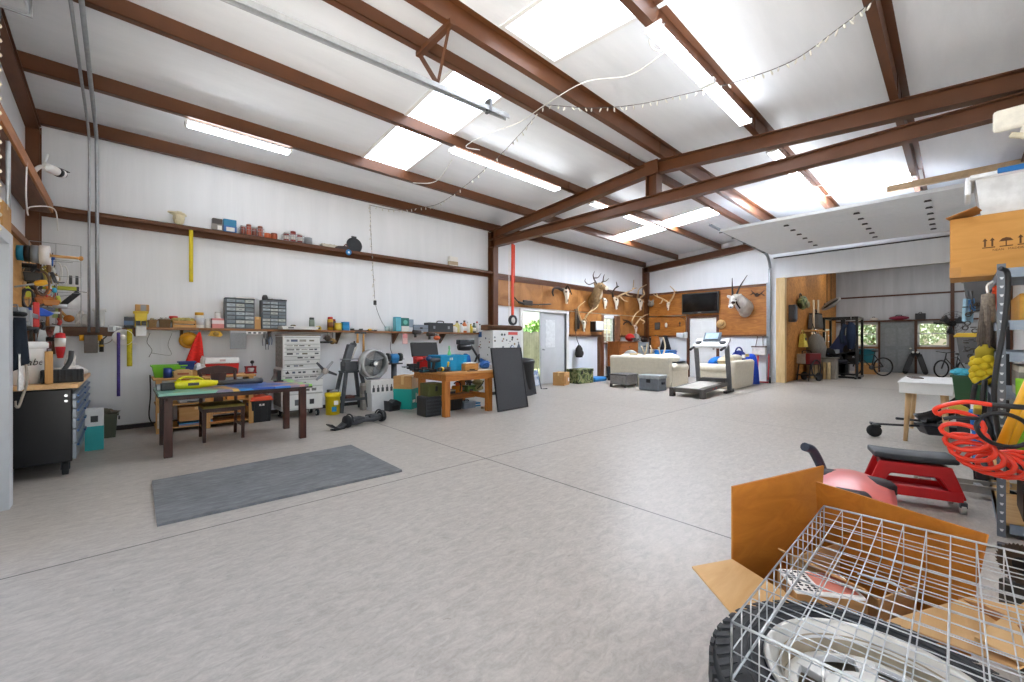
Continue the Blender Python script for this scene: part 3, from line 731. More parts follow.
x,w,h=spot(347,365,236,HY,HZ);t=T('round_griddle','dark round griddle standing on edge on the high ledge','pan',(x,HY+.05,HZ));mb=MB().lathe([(0,0),(h*.48,0),(h*.5,.012),(h*.47,.02),(0,.02)],28,(0,0,h*.48),'y');P('plate',mb,M('#3f4144',.5,.3),t);mb=MB();mb.bb(-.05,.05,0,.018,h*.94,h*1.06);P('tab_handle',mb,M('#3f4144',.5,.3),t,.005);t.rotation_euler=(-.15,0,0)
x,w,h=spot(345,352,250,YB-.21,HZ-.07);t=T('tape_disc','small blue tape roll hanging on the edge of the high ledge under the griddle','tape',(x,YB-.215,HZ-.05));mb=MB().lathe([(.02,-.012),(.052,-.012),(.052,.012),(.02,.012),(.02,-.012)],20,(0,0,0),'y');P('roll',mb,PLA('#2e83c4'),t);P('core',MB().lathe([(.015,-.012),(.02,-.012),(.02,.012),(.015,.012)],14,(0,0,0),'y'),PAPER,t)
x,w,h=spot(449,457,257,HY,HZ);t=carton('tiny white box on the high ledge near the steel column','box',(x,HY,HZ),w,.08,h,PAPER,tape=None,name='small_box',band=(M('#b7a58b',.7),.1,.5))
hang_strap('tape_strip','yellow strap hanging from the high ledge','strap',(XatY(191,YB-.21),YB-.21,HZ-.06),ZatY(191,235,YB-.21)-ZatY(191,287,YB-.21),.05,PLA('#d9c21c',.5),.004)
X0S,X1S=XatY(146,7.72),XatY(479,7.72)
t=T('wall_shelf','long brown plank shelf along the white back wall','shelf',(0,0,0))
P('plank',MB().bb(X0S,X1S,7.70,YB-.005,SZ-.035,SZ),wood('#9a6a3e','#7a4d2a',(1,10,10)),t,.003)
for xx in[X0S+.4+1.15*i for i in range(6)]:
 if xx<X1S:P('bracket',MB().prism([(7.74,SZ-.035),(YB-.005,SZ-.035),(YB-.005,SZ-.25),(YB-.03,SZ-.25)],xx-.012,xx+.012,'x'),M('#5d4130',.5,.3),t)
Y1,Z1=7.86,SZ
def sp(u0,u1,vt,y=Y1):return spot(u0,u1,vt,y,Z1)
rnd=random.Random(11)
x,w,h=sp(72,90,312);t=T('crumpled_bag','crumpled white plastic bag on the shelf at the left corner','bag',(x,Y1,Z1));mb=MB()
for i in range(5):pilelump(mb,(rnd.uniform(-.35,.35)*w,rnd.uniform(-.03,.03),h*.4),(w*.22,.06,h*(.4+.15*rnd.random())),rnd,8,.5)
P('bag',mb,M('#dedcd8',.5,0,.08,12,.3,'plastic_film'),t);P('knot',pilelump(MB(),(0,0,h*.85),(.03,.02,.05),rnd),M('#dedcd8',.5,0,.08,12,.3,'plastic_film'),t)
x,w,h=sp(94,105,309);tub('storage_tub','cloudy white tub on the shelf behind the two conduits','tub',(x,Y1,Z1),w,.16,h*.95,PLA('#d3d4d2',.3),lid=PLA('#e2e3e1'),lidz=.015)
x,w,h=sp(124,134,317);t=carton('dark flat case with a blue label on the shelf, left of the yellow bin','case',(x,Y1,Z1),w,.14,h,PLA('#2c2f36'),tape=None,name='small_case',band=(PLA('#4b6b8e'),.2,.6))
x,w,h=sp(134.5,147,312.5);tub('yellow_bin','yellow bin on the shelf with a brown box on top','bin',(x,Y1-.02,Z1),w,.16,h,PLA('#e5c61c'),taper=.92,lid=PLA('#d6b615'),lidz=.014)
zz=Z1+h+.014;x,w,h=spot(135,149,304.8,Y1,zz);t=carton('small brown box with a grey band on top of the yellow bin','box',(x,Y1,zz),w,.12,h,tape=None,name='small_carton');P('printed_band',MB().bb(-w*.12,w*.3,-.062,-.06,.006,h-.006),GRY,t)
t=T('charger','white battery charger with black batteries on the shelf edge below the yellow bin','charger',(XatY(141,7.66),7.655,SZ-.13));P('body',MB().bb(-.055,.055,-.03,.04,0,.15),WHT,t,.008)
for s in(-.03,.03):P('battery',MB().bb(s-.025,s+.025,-.05,.03,.15,.21),BLK,t,.006)
def basket(u0,u1,vt,label,hexc,stuff,sh):
 x,w,h=sp(u0,u1,vt);t=T('wicker_basket',label,'basket',(x,Y1,Z1));P('weave',tub_mb(w*.94,.16,h*.7,.85,.008),wood(hexc,'#6f5230',(20,20,30),.8,'wicker'),t)
 mb=MB();rnd=random.Random(int(u0))
 for i in range(10):pilelump(mb,(rnd.uniform(-.34,.34)*w,rnd.uniform(-.045,.045),h*(.55+.2*rnd.random())),(w*.13,.03,h*.16),rnd,7,.4)
 o=P('contents',mb,M(stuff,.7,0,.3,9,.2,'oddments'),t);return t
basket(148,157,317,'small wicker basket on the shelf next to the yellow bin','#a68a58','#b9ad8f',0)
basket(158.5,171,316,'dark wicker basket heaped with grey odds and ends on the shelf','#7c6546','#b8b6b4',0)
x,w,h=sp(172,176,315.5);t=T('red_valve','small red tap handle on the shelf behind the wooden crate','valve',(XatY(173.5,7.93),7.95,Z1));P('stem',MB().cyl((0,0,0),(0,0,.13),.012),M('#a5803c',.4,.7),t);P('wheel',MB().lathe([(0,.13),(.05,.13),(.055,.15),(.05,.175),(0,.175)],14),PLA('#c8221f'),t)
x,w,h=sp(173,195,317);t=T('wooden_crate','slatted wooden crate of yellow green stuff on the shelf','crate',(x,Y1,Z1));mb=MB()
for z in(.0,h*.36):mb.bb(-w/2,w/2,-.09,-.08,z+.004,z+h*.28);mb.bb(-w/2,w/2,.08,.09,z+.004,z+h*.28)
for s in(-1,1):mb.bb(s*w/2-.006,s*w/2+.006,-.09,.09,0,h*.7)
mb.bb(-w/2,w/2,-.09,.09,0,.006);P('slats',mb,PINE,t);mb=MB();rnd=random.Random(8)
for i in range(9):pilelump(mb,(rnd.uniform(-.4,.4)*w,rnd.uniform(-.04,.04),h*.68),(.05,.035,h*.24),rnd,7,.5)
P('contents',mb,M('#b2a65c',.7,0,.4,7,.2,'oddments'),t)
x,w,h=sp(194.5,204,312.5);jar('white tub with a yellow lid on the shelf',(x,Y1,Z1),w/2,h,'#e4e4e2','#dba52a',name='screw_top_tub',bandhex='#d2d6dc')
x,w,h=sp(204.5,211,318.5);jar('short white bottle on the shelf beside the yellow lidded tub',(x,Y1,Z1),w/2,h,'#dcdad6','#f0efec',name='short_bottle')
x,w,h=sp(211.5,223.5,318.5);t=carton('pink and white package on the shelf, left of the tall organiser','box',(x,Y1,Z1),w,.14,h,PLA('#d98a86'),tape=None,name='soft_package',band=(PLA('#e9d9d6'),.45,.8))
zz=Z1+h;x,w,h=spot(214.5,221,312,Y1,zz);jar('white lidded jar standing on the pink package',(x,Y1,zz),w/2,h,'#e6e4e0','#cfcfcc')
x,w,h=sp(224.5,253.5,298.5);organiser('taller grey drawer organiser with papers on top',(x,Y1,Z1),w,.17,h,7,3);ztop=Z1+h
t=S('paper_stack',MB().tf((x+.06,Y1,ztop+.008),(0,0,.2)).bb(-.14,.14,-.07,.07,-.008,.004).tf((x+.09,Y1,ztop+.014),(0,0,-.3)).bb(-.12,.12,-.06,.06,-.003,.005),PAPER,'loose papers on top of the taller organiser','papers')
x,w,h=sp(253.5,260,317);carton('narrow brown box between the two organisers','box',(x,Y1,Z1),w,.14,h,name='small_carton')
x,w,h=sp(260.5,285,301);organiser('shorter grey drawer organiser with black gadgets on top',(x,Y1,Z1),w,.17,h,8,3);ztop=Z1+h
for i,(u,s)in enumerate(((265,.04),(272,.05),(280.5,.055))):
 t=T('gadget',('small round black gadget on top of the shorter organiser','flat black gadget on the middle of the shorter organiser','flat black gadget on the right of the shorter organiser')[i],'gadget',(XatY(u,Y1),Y1,ztop));
 if i==0:P('body',MB().lathe([(0,0),(.045,0),(.045,.05),(.03,.09),(0,.09)],12),DGR,t)
 else:P('body',MB().bb(-s*1.6,s*1.6,-.05,.05,0,.03),BLK,t,.006)
 P('button',MB().cyl((0,-.02,.03),(0,-.02,.036 if i else.095),.012),GRY,t)
x,w,h=sp(288,300,321);t=T('tape_measure','black and yellow tape measure on the shelf, right of the organisers','tape measure',(x-.03,Y1-.06,Z1));P('case',MB().prism([(-.05,0),(.05,0),(.05,.05),(.03,.085),(-.03,.085),(-.05,.05)],-.025,.025),BLK,t,.008);P('band',MB().bb(-.03,.03,-.028,-.026,.02,.065),PLA('#e3c31b'),t)
for i,(u,hx,l)in enumerate(((297,'#d6b11f','yellow torch lying on the shelf near the spray can'),(304,'#2e2e2e','black torch lying on the shelf near the spray can'))):
 t=T('torch',l,'torch',(XatY(u,Y1),Y1-.03+.06*i,Z1+.025),.3+i);P('barrel',MB().cyl((-.09,0,0),(.04,0,0),.017),PLA(hx),t);P('head',MB().lathe([(.017,.04),(.026,.06),(.026,.09),(0,.09)],12,axis='x'),DGR,t)
x,w,h=sp(309,314.5,317.5);can('grey green spray can with a dark cap on the shelf',(x,Y1,Z1),w/2,h,'#8b9a8c','#3b3d3c')
x,w,h=sp(316,321,325);t=T('tape_measure','small yellow tape measure between the spray can and the red can','tape measure',(x,Y1,Z1));P('case',MB().prism([(-.045,0),(.045,0),(.045,.05),(.02,.08),(-.045,.07)],-.025,.025),PLA('#d9ba1e'),t,.008);P('band',MB().bb(-.03,.02,-.028,-.026,.02,.055),BLK,t)
x,w,h=sp(327,332.7,317);can('yellow can with a red cap on the shelf',(x,Y1-.02,Z1),w/2,h,'#c79c22','#b5302c',bandhex='#7d4a1e')
x,w,h=sp(331,334.5,319);can('dark can with a red cap behind the yellow can',(x+.03,Y1+.05,Z1),w/2+.01,h,'#33302f','#9c2b28')
x,w,h=sp(334.5,341.5,323);jar('squat yellow tub on the shelf, left of the blue box',(x,Y1,Z1),w/2,h,'#d8bc3a','#cfae2c',name='squat_tub')
x,w,h=sp(342,348.5,322);carton('small bright blue box on the shelf','box',(x,Y1,Z1),w,.1,h,PLA('#1e7fb8'),tape=None,name='small_carton',band=(PLA('#2f93c9'),.3,.6))
for i,(u,l)in enumerate(((354.5,'small black clamp lying on the shelf right of the blue box'),(363,'black and grey clamp lying on the shelf above the fan'),(371,'yellow handled clamp lying on the shelf above the fan'))):
 t=T('clamp',l,'clamp',(XatY(u,Y1),Y1-.05,Z1+.012),.2*i);P('bar',MB().bb(-.1,.1,-.008,.008,-.01,.006),DSTEEL,t);P('jaw',MB().bb(.06,.085,-.05,.008,-.01,.012),BLK,t,.003);P('grip',MB().cyl((-.1,0,.01),(-.03,0,.014),.018),PLA(('#232323','#3a3a3a','#d4aa22')[i]),t)
for i,u in enumerate((386.5,390)):x,w,h=sp(u-2,u+2,326.5);vessel('clear_cup','pale clear plastic cup on the shelf, %s of two left of the turquoise box'%('left','right')[i],'cup',(x,Y1,Z1),[(w*.34,0),(w*.5,h),(w*.44,h),(w*.3,.006)],PLA('#b9d0d2',.2),group='cups on the shelf')
x,w,h=sp(394.5,399.5,317);carton('narrow turquoise box standing on the shelf','box',(x,Y1,Z1),w,.14,h,PLA('#4aa3b8'),tape=None,name='tall_carton',band=(PLA('#62b3c4'),.1,.9))
x,w,h=sp(400.5,408,318);t=carton('dark green box with a pale disc on the shelf','box',(x,Y1,Z1),w,.1,h,PLA('#1f6b62'),tape=None,name='tall_carton',band=(PLA('#d9dcd8'),0,.4));P('printed_disc',MB().cyl((0,-.052,h*.68),(0,-.0505,h*.68),w*.28),PLA('#67b6a6'),t)
x,w,h=sp(408,412.5,319.5);carton('grey blue box beside the dark green box on the shelf','box',(x,Y1,Z1),w,.1,h,PLA('#8c9cab'),tape=None,name='tall_carton',band=(PLA('#d5d9dd'),0,.35))
x,w,h=sp(411.5,426,325);t=carton('low grey tool case on the shelf','case',(x,Y1,Z1),w,.2,h,PLA('#7b8794'),tape=None,name='tool_case');P('latch',MB().bb(-.03,.03,-.106,-.1,h*.4,h*.65),BLK,t);P('seam',MB().bb(-w/2-.001,w/2+.001,-.101,.101,h*.5,h*.54),DGR,t)
x,w,h=sp(426.5,450.5,323);t=carton('long black tool case on the shelf above the red tool box','case',(x,Y1,Z1),w,.22,h,PLA('#34383a'),tape=None,name='tool_case');P('carry_handle',MB().tube(spl([(-.09,-.06,h),(-.07,-.06,h+.035),(.07,-.06,h+.035),(.09,-.06,h)],5),.011,8),BLK,t)
for s in(-.3,.3):P('latch',MB().bb(s*w-.025,s*w+.025,-.118,-.11,h*.35,h*.65),GRY,t)
BT=[(453,325,'#e3e0d6','#d9b21f','white bottle with a yellow cap at the left end of the bottle row',3.0),(456.3,321,'#d8cd86','#4a4a48','yellowish bottle with a dark cap, second in the bottle row',2.2),(460.5,323,'#d8dadd','#2f3f5a','silver bottle with a blue cap in the bottle row',1.8),(463.6,320.5,'#c76a2f','#30302f','orange bottle with a black cap in the bottle row',2.0),(467,321.5,'#e7e5df','#dfdfdc','plain white bottle in the middle of the bottle row',1.8),(470,324,'#d9c03c','#c8b03a','small yellow bottle in the bottle row',1.6),(473.2,323,'#3f5a4a','#272727','dark green bottle with a black cap in the bottle row',1.6),(476.2,321.5,'#e4e2de','#b8443c','white bottle with a red cap near the right end of the bottle row',1.7),(479,324,'#dfe0e2','#5a5e63','small white bottle with a grey cap at the right end of the bottle row',1.4)]
for u,v,a_,b_,l,ww in BT:
 x,w,h=sp(u-ww,u+ww,v);bottle(l,(x,Y1-.03,Z1),w/2,h,a_,b_,group='bottles on the shelf end',bandhex='#f1f0ec' if a_[1]in '3c' else None)
YH=7.69;HZ2=SZ-.035
t=T('hard_hat','yellow hard hat hanging under the shelf behind the red cloth','hat',(XatY(189.5,YH+.06),YH+.1,HZ2-.29));t.scale=(.74,)*3
mb=MB().lathe([(.13,0),(.125,.02),(.115,-.05),(.085,-.1),(.04,-.125),(0,-.13)],24,(0,0,.19),'y');P('shell',mb,PLA('#d79a1d',.35),t)
P('brim',MB().lathe([(.128,.02),(.165,.03),(.165,.022),(.128,.012)],24,(0,0,.19),'y'),PLA('#d79a1d',.35),t);P('crown_ridge',MB().tube(circ((0,0,.19),.12,10,-PI,0,'xy'),.008,6),PLA('#c98d18'),t);P('loop',MB().tube([(0,.0,.33),(0,-.01,.36),(0,-.05,.36)],.004,6),DSTEEL,t)
u0=XatY(199.5,YH);zt=HZ2-.02;t=T('red_cloth','bright red cloth hanging from the shelf on a hook','cloth',(u0,YH-.01,zt-.70))
def clf(a,b):
 wd=.015+.20*b**.8 if b<.7 else.015+.20*.7**.8*(1+(b-.7)*.3)
 xx=(a-.62)*wd*1.5-.05*b;return(xx,-.02-.025*math.sin(a*11)*b,(.62-.62*b-.06*abs(a-.5)*b)*1.12)
P('fabric',MB().sheet(clf,14,10,.004),FAB('#d8281c'),t);P('hook',MB().tube([(0,.02,.74),(0,-.02,.74),(0,-.03,.70),(0,-.015,.68)],.004,6),DSTEEL,t)
x0,x1=XatY(230,YH),XatY(246,YH);zb_=ZatY(238,349,YH);t=T('grey_sheet','flat grey sandpaper sheet hanging below the taller organiser','sheet',((x0+x1)/2,YH,zb_));P('sheet',MB().bb(-(x1-x0)/2,(x1-x0)/2,-.003,.003,0,HZ2-zb_-.03),M('#8d9092',.9,0,.1,60,.2),t);P('clip',MB().bb(-(x1-x0)/2,(x1-x0)/2,-.012,.008,HZ2-zb_-.035,HZ2-zb_+.0),STEEL,t,.003)
t=T('power_strip','white power strip fixed under the shelf below the shorter organiser','power strip',(XatY(254,YH),YH+.02,HZ2-.055));P('body',MB().bb(-.19,.19,-.02,.02,0,.05),WHT,t,.006)
for i in range(5):P('socket',MB().bb(-.15+.07*i,-.11+.07*i,-.023,-.019,.012,.038),DGR,t)
t=T('tape_dispenser','small yellow tape dispenser hanging under the shelf near the red cloth','tape',(XatY(215,YH),YH,HZ2-.1));P('body',MB().prism([(-.09,.02),(.06,0),(.1,.03),(.06,.09),(-.05,.095)],-.02,.02),PLA('#c99a25'),t,.006);P('roll',MB().lathe([(.015,-.022),(.035,-.022),(.035,.022),(.015,.022)],14,(.01,0,.05),'y'),PLA('#8e6b22'),t)
for i,(u,v0,hx,l)in enumerate(((264,346,'#5b5f66','grey handled pliers, first of three under the shorter organiser'),(267,350,'#78828c','longest grey pliers under the shorter organiser'),(270.5,345,'#4b6f9a','blue handled pliers under the shorter organiser'))):
 z1=HZ2-.03;L=(z1-ZatY(u,v0,YH));plier(l,(XatY(u,YH),YH,z1-L*.28),L,hx,group='pliers hung under the shelf')
for i,(u,v0,hx,l)in enumerate(((327.5,341,'#4a4038','dark pulley hanging under the shelf right of the tool chest'),(332.5,344,'#9a7a4a','brass fitting hanging under the shelf right of the tool chest'))):
 t=T('hanging_fitting',l,'fitting',(XatY(u,YH),YH,ZatY(u,v0,YH)));hh=HZ2-ZatY(u,v0,YH);P('chain',MB().cyl((0,0,hh*.5),(0,0,hh),.004,n=6),DSTEEL,t);P('body',MB().lathe([(.015,-.03),(.05,-.025),(.055,0),(.05,.025),(.015,.03)],14,(0,0,.05),'y').bb(-.07,.07,-.012,.012,.04,.06),M(hx,.4,.6),t)
for i,(u,v0,l)in enumerate(((357.5,343,'short wooden hammer handle hanging under the shelf'),(363.5,354,'long wooden tool handle hanging under the shelf by the fan'))):
 hh=HZ2-ZatY(u,v0,YH);t=T('hammer',l,'hammer',(XatY(u,YH),YH,HZ2-hh));P('handle',MB().tube([(0,0,0),(0,0,hh*.5),(0,0,hh)],[.026,.019,.016],10),PINEZ,t);P('head',MB().bb(-.05,.05,-.018,.018,hh-.02,hh+.02),DSTEEL,t,.004)
t=T('hang_tag','pink and white packet hanging from the shelf, below the dark green box','packet',(XatY(404.5,YH),YH-.02,ZatY(404.5,344,YH)));hh=HZ2-ZatY(404.5,344,YH);P('packet',MB().bb(-.055,.055,-.008,.008,0,hh*.8),PLA('#e3b7b4'),t,.004);P('header_card',MB().bb(-.05,.05,-.009,.009,hh*.55,hh*.95),PLA('#d98f90'),t)
for i,(u,v0,hx,l)in enumerate(((417,336,'#25211f','black drill hung at the shelf edge above the open red tool box'),(431,338,'#3a2a22','dark sander hung at the shelf edge above the open red tool box'))):
 t=T('hung_power_tool',l,'power tool',(XatY(u,YH-.05),YH-.05,ZatY(u,v0,YH-.05)-.03));P('motor',MB().cyl((-.09,0,.11),(.08,0,.11),.045),PLA(hx),t);P('grip',MB().bb(-.06,-.02,-.022,.022,0,.1),PLA('#2a2a2a'),t,.008);P('chuck',MB().lathe([(.03,.08),(.02,.13),(.008,.15),(0,.17)],10,(0,0,.11),'x'),STEEL,t)
t=T('orange_hand_tool','small orange hand tool hung under the shelf above the open red tool box','power tool',(XatY(437,YH-.03),YH-.03,ZatY(437,342,YH)));P('body',MB().ell((0,0,.09),(.09,.035,.05)),PLA('#d6683a'),t);P('cutter',MB().lathe([(.02,0),(.045,.01),(.045,.02),(0,.03)],12,(.07,0,.07),'x'),DSTEEL,t);P('hanger',MB().cyl((0,.01,.13),(0,.02,.2),.005,n=6),DSTEEL,t)
hang_strap('purple_strap','purple strap hanging from the lower ledge, right of the black tool cart','strap',(XatY(118.5,YH-.01),YH-.03,HZ2-.05),ZatY(118.5,341,YH)-ZatY(118.5,404,YH),.034,FAB('#4d3f86'),.03)
hang_strap('yellow_level_strap','yellow green strap hanging from the lower ledge under the charger','strap',(XatY(129.5,YH),YH-.03,HZ2),ZatY(129.5,332,YH)-ZatY(129.5,369,YH),.055,FAB('#bdb026'),.004)
t=T('outlet_box','grey double outlet box on the front of the lower ledge','outlet',(XatY(115,7.79),7.77,SZ-.07));P('box',MB().bb(-.07,.07,0,.03,0,.085),STEEL,t,.004)
for s in(-.035,.035):P('socket',MB().bb(s-.02,s+.02,-.004,0,.02,.065),GRY,t,.003)
t=T('clamp_lamp','round white clamp lamp hanging at the lower ledge by the yellow green strap','lamp',(XatY(123,7.7),7.68,ZatY(123,343,7.7)));mb=MB().lathe([(.03,.03),(.075,.02),(.11,-.03),(.107,-.034),(.07,.012),(0,.02)],22,(0,0,.075),'y');P('shade',mb,WHT,t);P('bulb',MB().ell((0,-.015,.075),(.035,.03,.035)),PLA('#f2f0e8',.3),t);P('clamp',MB().bb(.03,.14,.0,.025,-.03,.0),WHT,t,.005);P('neck',MB().tube(spl([(0,.03,.08),(.05,.06,.04),(.08,.02,-.01)],4),.012,8),GRY,t)
mb=MB();mb.tube(spl([onY(112,331,7.97),onY(112,340,7.975),onY(104,344,7.97),onY(94,343,7.975)],5),.005,6);S('outlet_lead',mb,PLA('#8a7f73'),'short grey cord looping below the outlet box','cord')
mb=MB();mb.tube(spl([onY(150,333,7.985),onY(147,342,7.985),onY(152,350,7.985),onY(149,357,7.985)],5),.003,5);S('wall_wire',mb,PLA('#3c3a38'),'thin dark wire hanging on the wall, under the wicker baskets','wire')
mb=MB();mb.tube(spl([onY(172,333,7.985),onY(168,345,7.985),onY(171,355,7.985),onY(152,353,7.985)],5),.0025,5);S('wall_wire',mb,PLA('#6a6764'),'thin grey wire looping on the wall, left of the hard hat','wire')
for i,(x,r)in enumerate(((-.345,.014),(-.275,.02))):
 mb=MB();yy=7.80-.02*i
 pts=[(x,RID+.1,hb(RID)-.03),(x,yy-.22,hb(yy-.2)-.035),(x,yy-.06,hb(yy)-.09),(x,yy,hb(yy)-.24),(x+.005*i,yy-.03,2.7),(x+.01*i,yy-.07,SZ+.02-.1)]
 mb.tube(pts[:1]+spl(pts[1:4],5)+pts[4:],r,10);t=S('electrical_conduit',mb,M_GALV,('thin steel conduit running down the back wall near the left corner','thick steel conduit running down the back wall beside the thin one')[i],'conduit')
t=T('junction_block','grey brown junction box with two yellow connectors at the foot of the conduits','junction box',(XatY(91,7.66),7.66,ZatY(91,353,7.66)));hh=ZatY(91,335,7.66)-ZatY(91,353,7.66);P('box',MB().bb(-.062,.062,-.04,.05,0,hh),M('#5e5550',.5,.2),t,.006)
for s in(-1,1):P('connector',MB().cyl((s*.085,0,hh*.68),(s*.085,0,hh*1.0),.022),PLA('#e2a61c'),t)
t=T('spray_nozzle','black spray nozzle hanging beside the junction box','nozzle',(XatY(101.5,7.66),7.66,ZatY(101.5,352,7.66)));P('barrel',MB().cyl((0,0,0),(0,0,.17),.022),BLK,t);P('ring',MB().lathe([(.022,.07),(.027,.075),(.027,.09),(.022,.095)],12),M('#c3a04a',.4,.6),t);P('trigger',MB().beam((0,0,.15),(.05,0,.21),.02,.015),BLK,t)
def fl(u,v):return onZ(u,v,0)
CX0,CX1,CY0,CY1=-.84,-.335,5.56,7.35
t=T('tool_cart','black rolling tool cart with a maple top in the left corner','tool cart',((CX0+CX1)/2,(CY0+CY1)/2,0),PI/2)
Lh,Dh=(CY1-CY0)/2,(CX1-CX0)/2
M_CART=M('#141416',.28,.2,.1,4,.02,'black_enamel')
P('cabinet',MB().bb(-Lh,Lh,-Dh+.02,Dh,.13,.80),M_CART,t,.01)
P('side_rivets',MB().cyl((-Lh-.004,-Dh+.06,.74),(-Lh,-Dh+.06,.74),.012).cyl((-Lh-.004,-Dh+.06,.69),(-Lh,-Dh+.06,.69),.012),CHROME,t)
P('worktop',MB().bb(-Lh-.02,Lh+.02,-Dh-.02,Dh,.805,.845),wood('#e0b67f','#cfa067',(.8,8,8),.35,'maple'),t,.004)
zz=.15
for i,hh in enumerate((.15,.13,.10,.09,.08,.06)):
 for s in(0,1):
  dr=P('drawer',MB().bb(-Lh+.02+s*Lh,-.02+s*Lh,-Dh-.005,-Dh+.03,zz,zz+hh-.008),M('#8b929b',.3,.5,.05),t,.004)
  P('pull',MB().bb(-Lh+.06+s*Lh,-.06+s*Lh,-Dh-.022,-Dh-.004,zz+hh-.04,zz+hh-.018),M('#4a6a98',.3,.5),dr,.004)
 zz+=hh
for sx in(-1,1):
 for sy in(-1,1):
  c=P('caster',MB().cyl((sx*(Lh-.09),sy*(Dh-.07)-.02,.062),(sx*(Lh-.09),sy*(Dh-.07)+.02,.062),.062,n=18),RUB,t)
  P('fork',MB().bb(sx*(Lh-.09)-.02,sx*(Lh-.09)+.02,sy*(Dh-.07)-.03,sy*(Dh-.07)-.024,.05,.13).bb(sx*(Lh-.09)-.02,sx*(Lh-.09)+.02,sy*(Dh-.07)+.024,sy*(Dh-.07)+.03,.05,.13).bb(sx*(Lh-.09)-.04,sx*(Lh-.09)+.04,sy*(Dh-.07)-.035,sy*(Dh-.07)+.035,.122,.134),DSTEEL,c)
CT=.845
p=onZ(40,388,CT);Yb=5.98
xb,zb0=onY(40,341,Yb).x,CT
t=T('white_bucket','white lidded bucket with black script lettering on the tool cart','bucket',(-.70,5.86,CT),math.atan2(.70,5.86))
P('body',MB().lathe([(0,0),(.135,0),(.158,.31),(.158,.335),(0,.335)],28),WHT,t);P('lid',MB().lathe([(.165,.325),(.172,.33),(.172,.375),(.15,.39),(0,.385)],28),PLA('#e6e6e3'),t)
g=text_mb('Cabe',.088,.001,.25);mb=MB();mb.f,mb.mi,mb.sm=g.f,g.mi,g.sm
mb.v=[Vector((.1515*math.sin(v.x/.1515+.40)+.0,-(.1515+v.z)*math.cos(v.x/.1515+.40),v.y+.20))for v in g.v];P('lettering',mb,M('#1b1b1b',.6),t)
P('bail',MB().tube(circ((0,0,.31),.165,12,PI,2*PI,'xz',.10),.004,6),DSTEEL,t)
t=S('wood_block',MB().tf((-.515,5.72,CT+.15),(0,.0,.12)).bb(-.026,.026,-.02,.02,-.15,.15),PINEZ,'upright pine block standing on the tool cart between bucket and brush','wood block',bev=.004)
t=T('grill_brush','thick black brush block with a handle, standing on the cart worktop','brush',(-.435,5.80,CT),.1)
mb=MB();mb.bb(-.14,.14,-.045,.045,.0,.125)
for i in range(6):mb.bb(-.12+.042*i,-.095+.042*i,-.05,.05,.015,.125)
P('bristle_block',mb,M('#2f3133',.75,0,.2,20,.3),t,.012);P('handle',MB().tube(spl([(0,.03,.1),(.05,.05,.2),(.06,.06,.3)],5),.02,8),DGR,t)
t=T('white_rag','white cloth rag heaped at the far end of the cart worktop','rag',(-.45,6.75,CT));rnd=random.Random(4);mb=MB();pilelump(mb,(0,0,.06),(.12,.18,.06),rnd,12,.6);pilelump(mb,(0,.03,.15),(.05,.07,.12),rnd,10,.6);P('cloth',mb,FAB('#e3e0da'),t);mb=MB()
for i in range(5):mb.box((-.02+.02*i,-.22+.015*i,.015),(.05,.015,.012),(0,0,i))
P('loose_clips',mb,DSTEEL,t)
t=T('red_white_bottle','red and white squeeze bottle hanging neck down over the cart','bottle',(-.50,6.45,1.06));P('body',MB().lathe([(0,0),(.022,.0),(.038,.1),(.042,.22),(.035,.26),(0,.27)],14),PLA('#d0222a',.35),t);P('paper_label',MB().lathe([(.0405,.12),(.0435,.21)],14),PAPER,t);P('hanger',MB().tube([(0,0,.27),(0,0,.34),(-.06,.0,.36)],.006,6),DSTEEL,t)
p=fl(88,449);t=carton('tall narrow teal and white carton standing on the floor against the tool cart','box',(-.255,6.72,0),.15,.10,.47,PLA('#e4e6e6'),tape=None,name='tall_carton',band=(PLA('#2aa9ae'),0,.58));P('printed_mark',MB().bb(-.03,.03,-.053,-.051,.32,.39),DGR,t)
tub('green_bin','dark olive bin with a cloth on top, on the floor by the back wall','bin',(-.20,7.5,0),.26,.24,.30,PLA('#4a4f3e'),taper=.85,handle=DGR)
rnd=random.Random(9);t=S('bin_cloth',pilelump(MB().tf((-.20,7.5,.325)),(0,0,0),(.13,.12,.04),rnd,12,.6),FAB('#5d5a4c'),'grey green cloth lying in the olive floor bin','cloth')
mb=MB();mb.tube(spl([onY(150,375,7.96),onY(150.5,395,7.97),onY(149,415,7.97),onY(152,424,7.96)],5),.009,6);t=S('power_lead',mb,BLK,'black cord running down the wall left of the pine shelf unit','cord')
t=T('high_shelf','brown board shelf high on the left wall above the tools','shelf',(0,0,0));P('board',MB().bb(XL+.002,-.675,3.2,7.7,2.83,2.935),wood('#6e4225','#54301a',(10,1,10)),t,.003);P('front_edge',MB().bb(-.675,-.655,3.2,7.7,2.84,2.955),wood('#b5702f','#94561f',(10,1,10)),t,.003)
p=onY(43,168,6.5);t=T('security_camera','white bullet security camera with an aerial on the high left shelf','camera',(-.665,6.55,2.955),PI/2-.6)
P('bracket',MB().tube(spl([(0,.05,0),(0,.03,.06),(0,-.02,.11),(0,-.07,.11)],4),.018,8),WHT,t);P('body',MB().lathe([(0,0),(.04,0),(.045,.02),(.045,.19),(.03,.2),(.0,.2)],16,(.0,-.07,.11),'x'),WHT,t)
P('lens_hood',MB().lathe([(.047,.12),(.05,.13),(.05,.15),(.047,.16)],16,(0,-.07,.11),'x'),BLK,t);P('lens',MB().lathe([(0,.2),(.036,.2),(.03,.215),(0,.22)],14,(0,-.07,.11),'x'),BLK,t);P('aerial',MB().tube([(.0,-.05,.13),(.08,-.02,.27)],.011,8),WHT,t);P('sun_shield',MB().bb(.15,.26,-.09,-.05,.15,.16),BLK,t,.004)
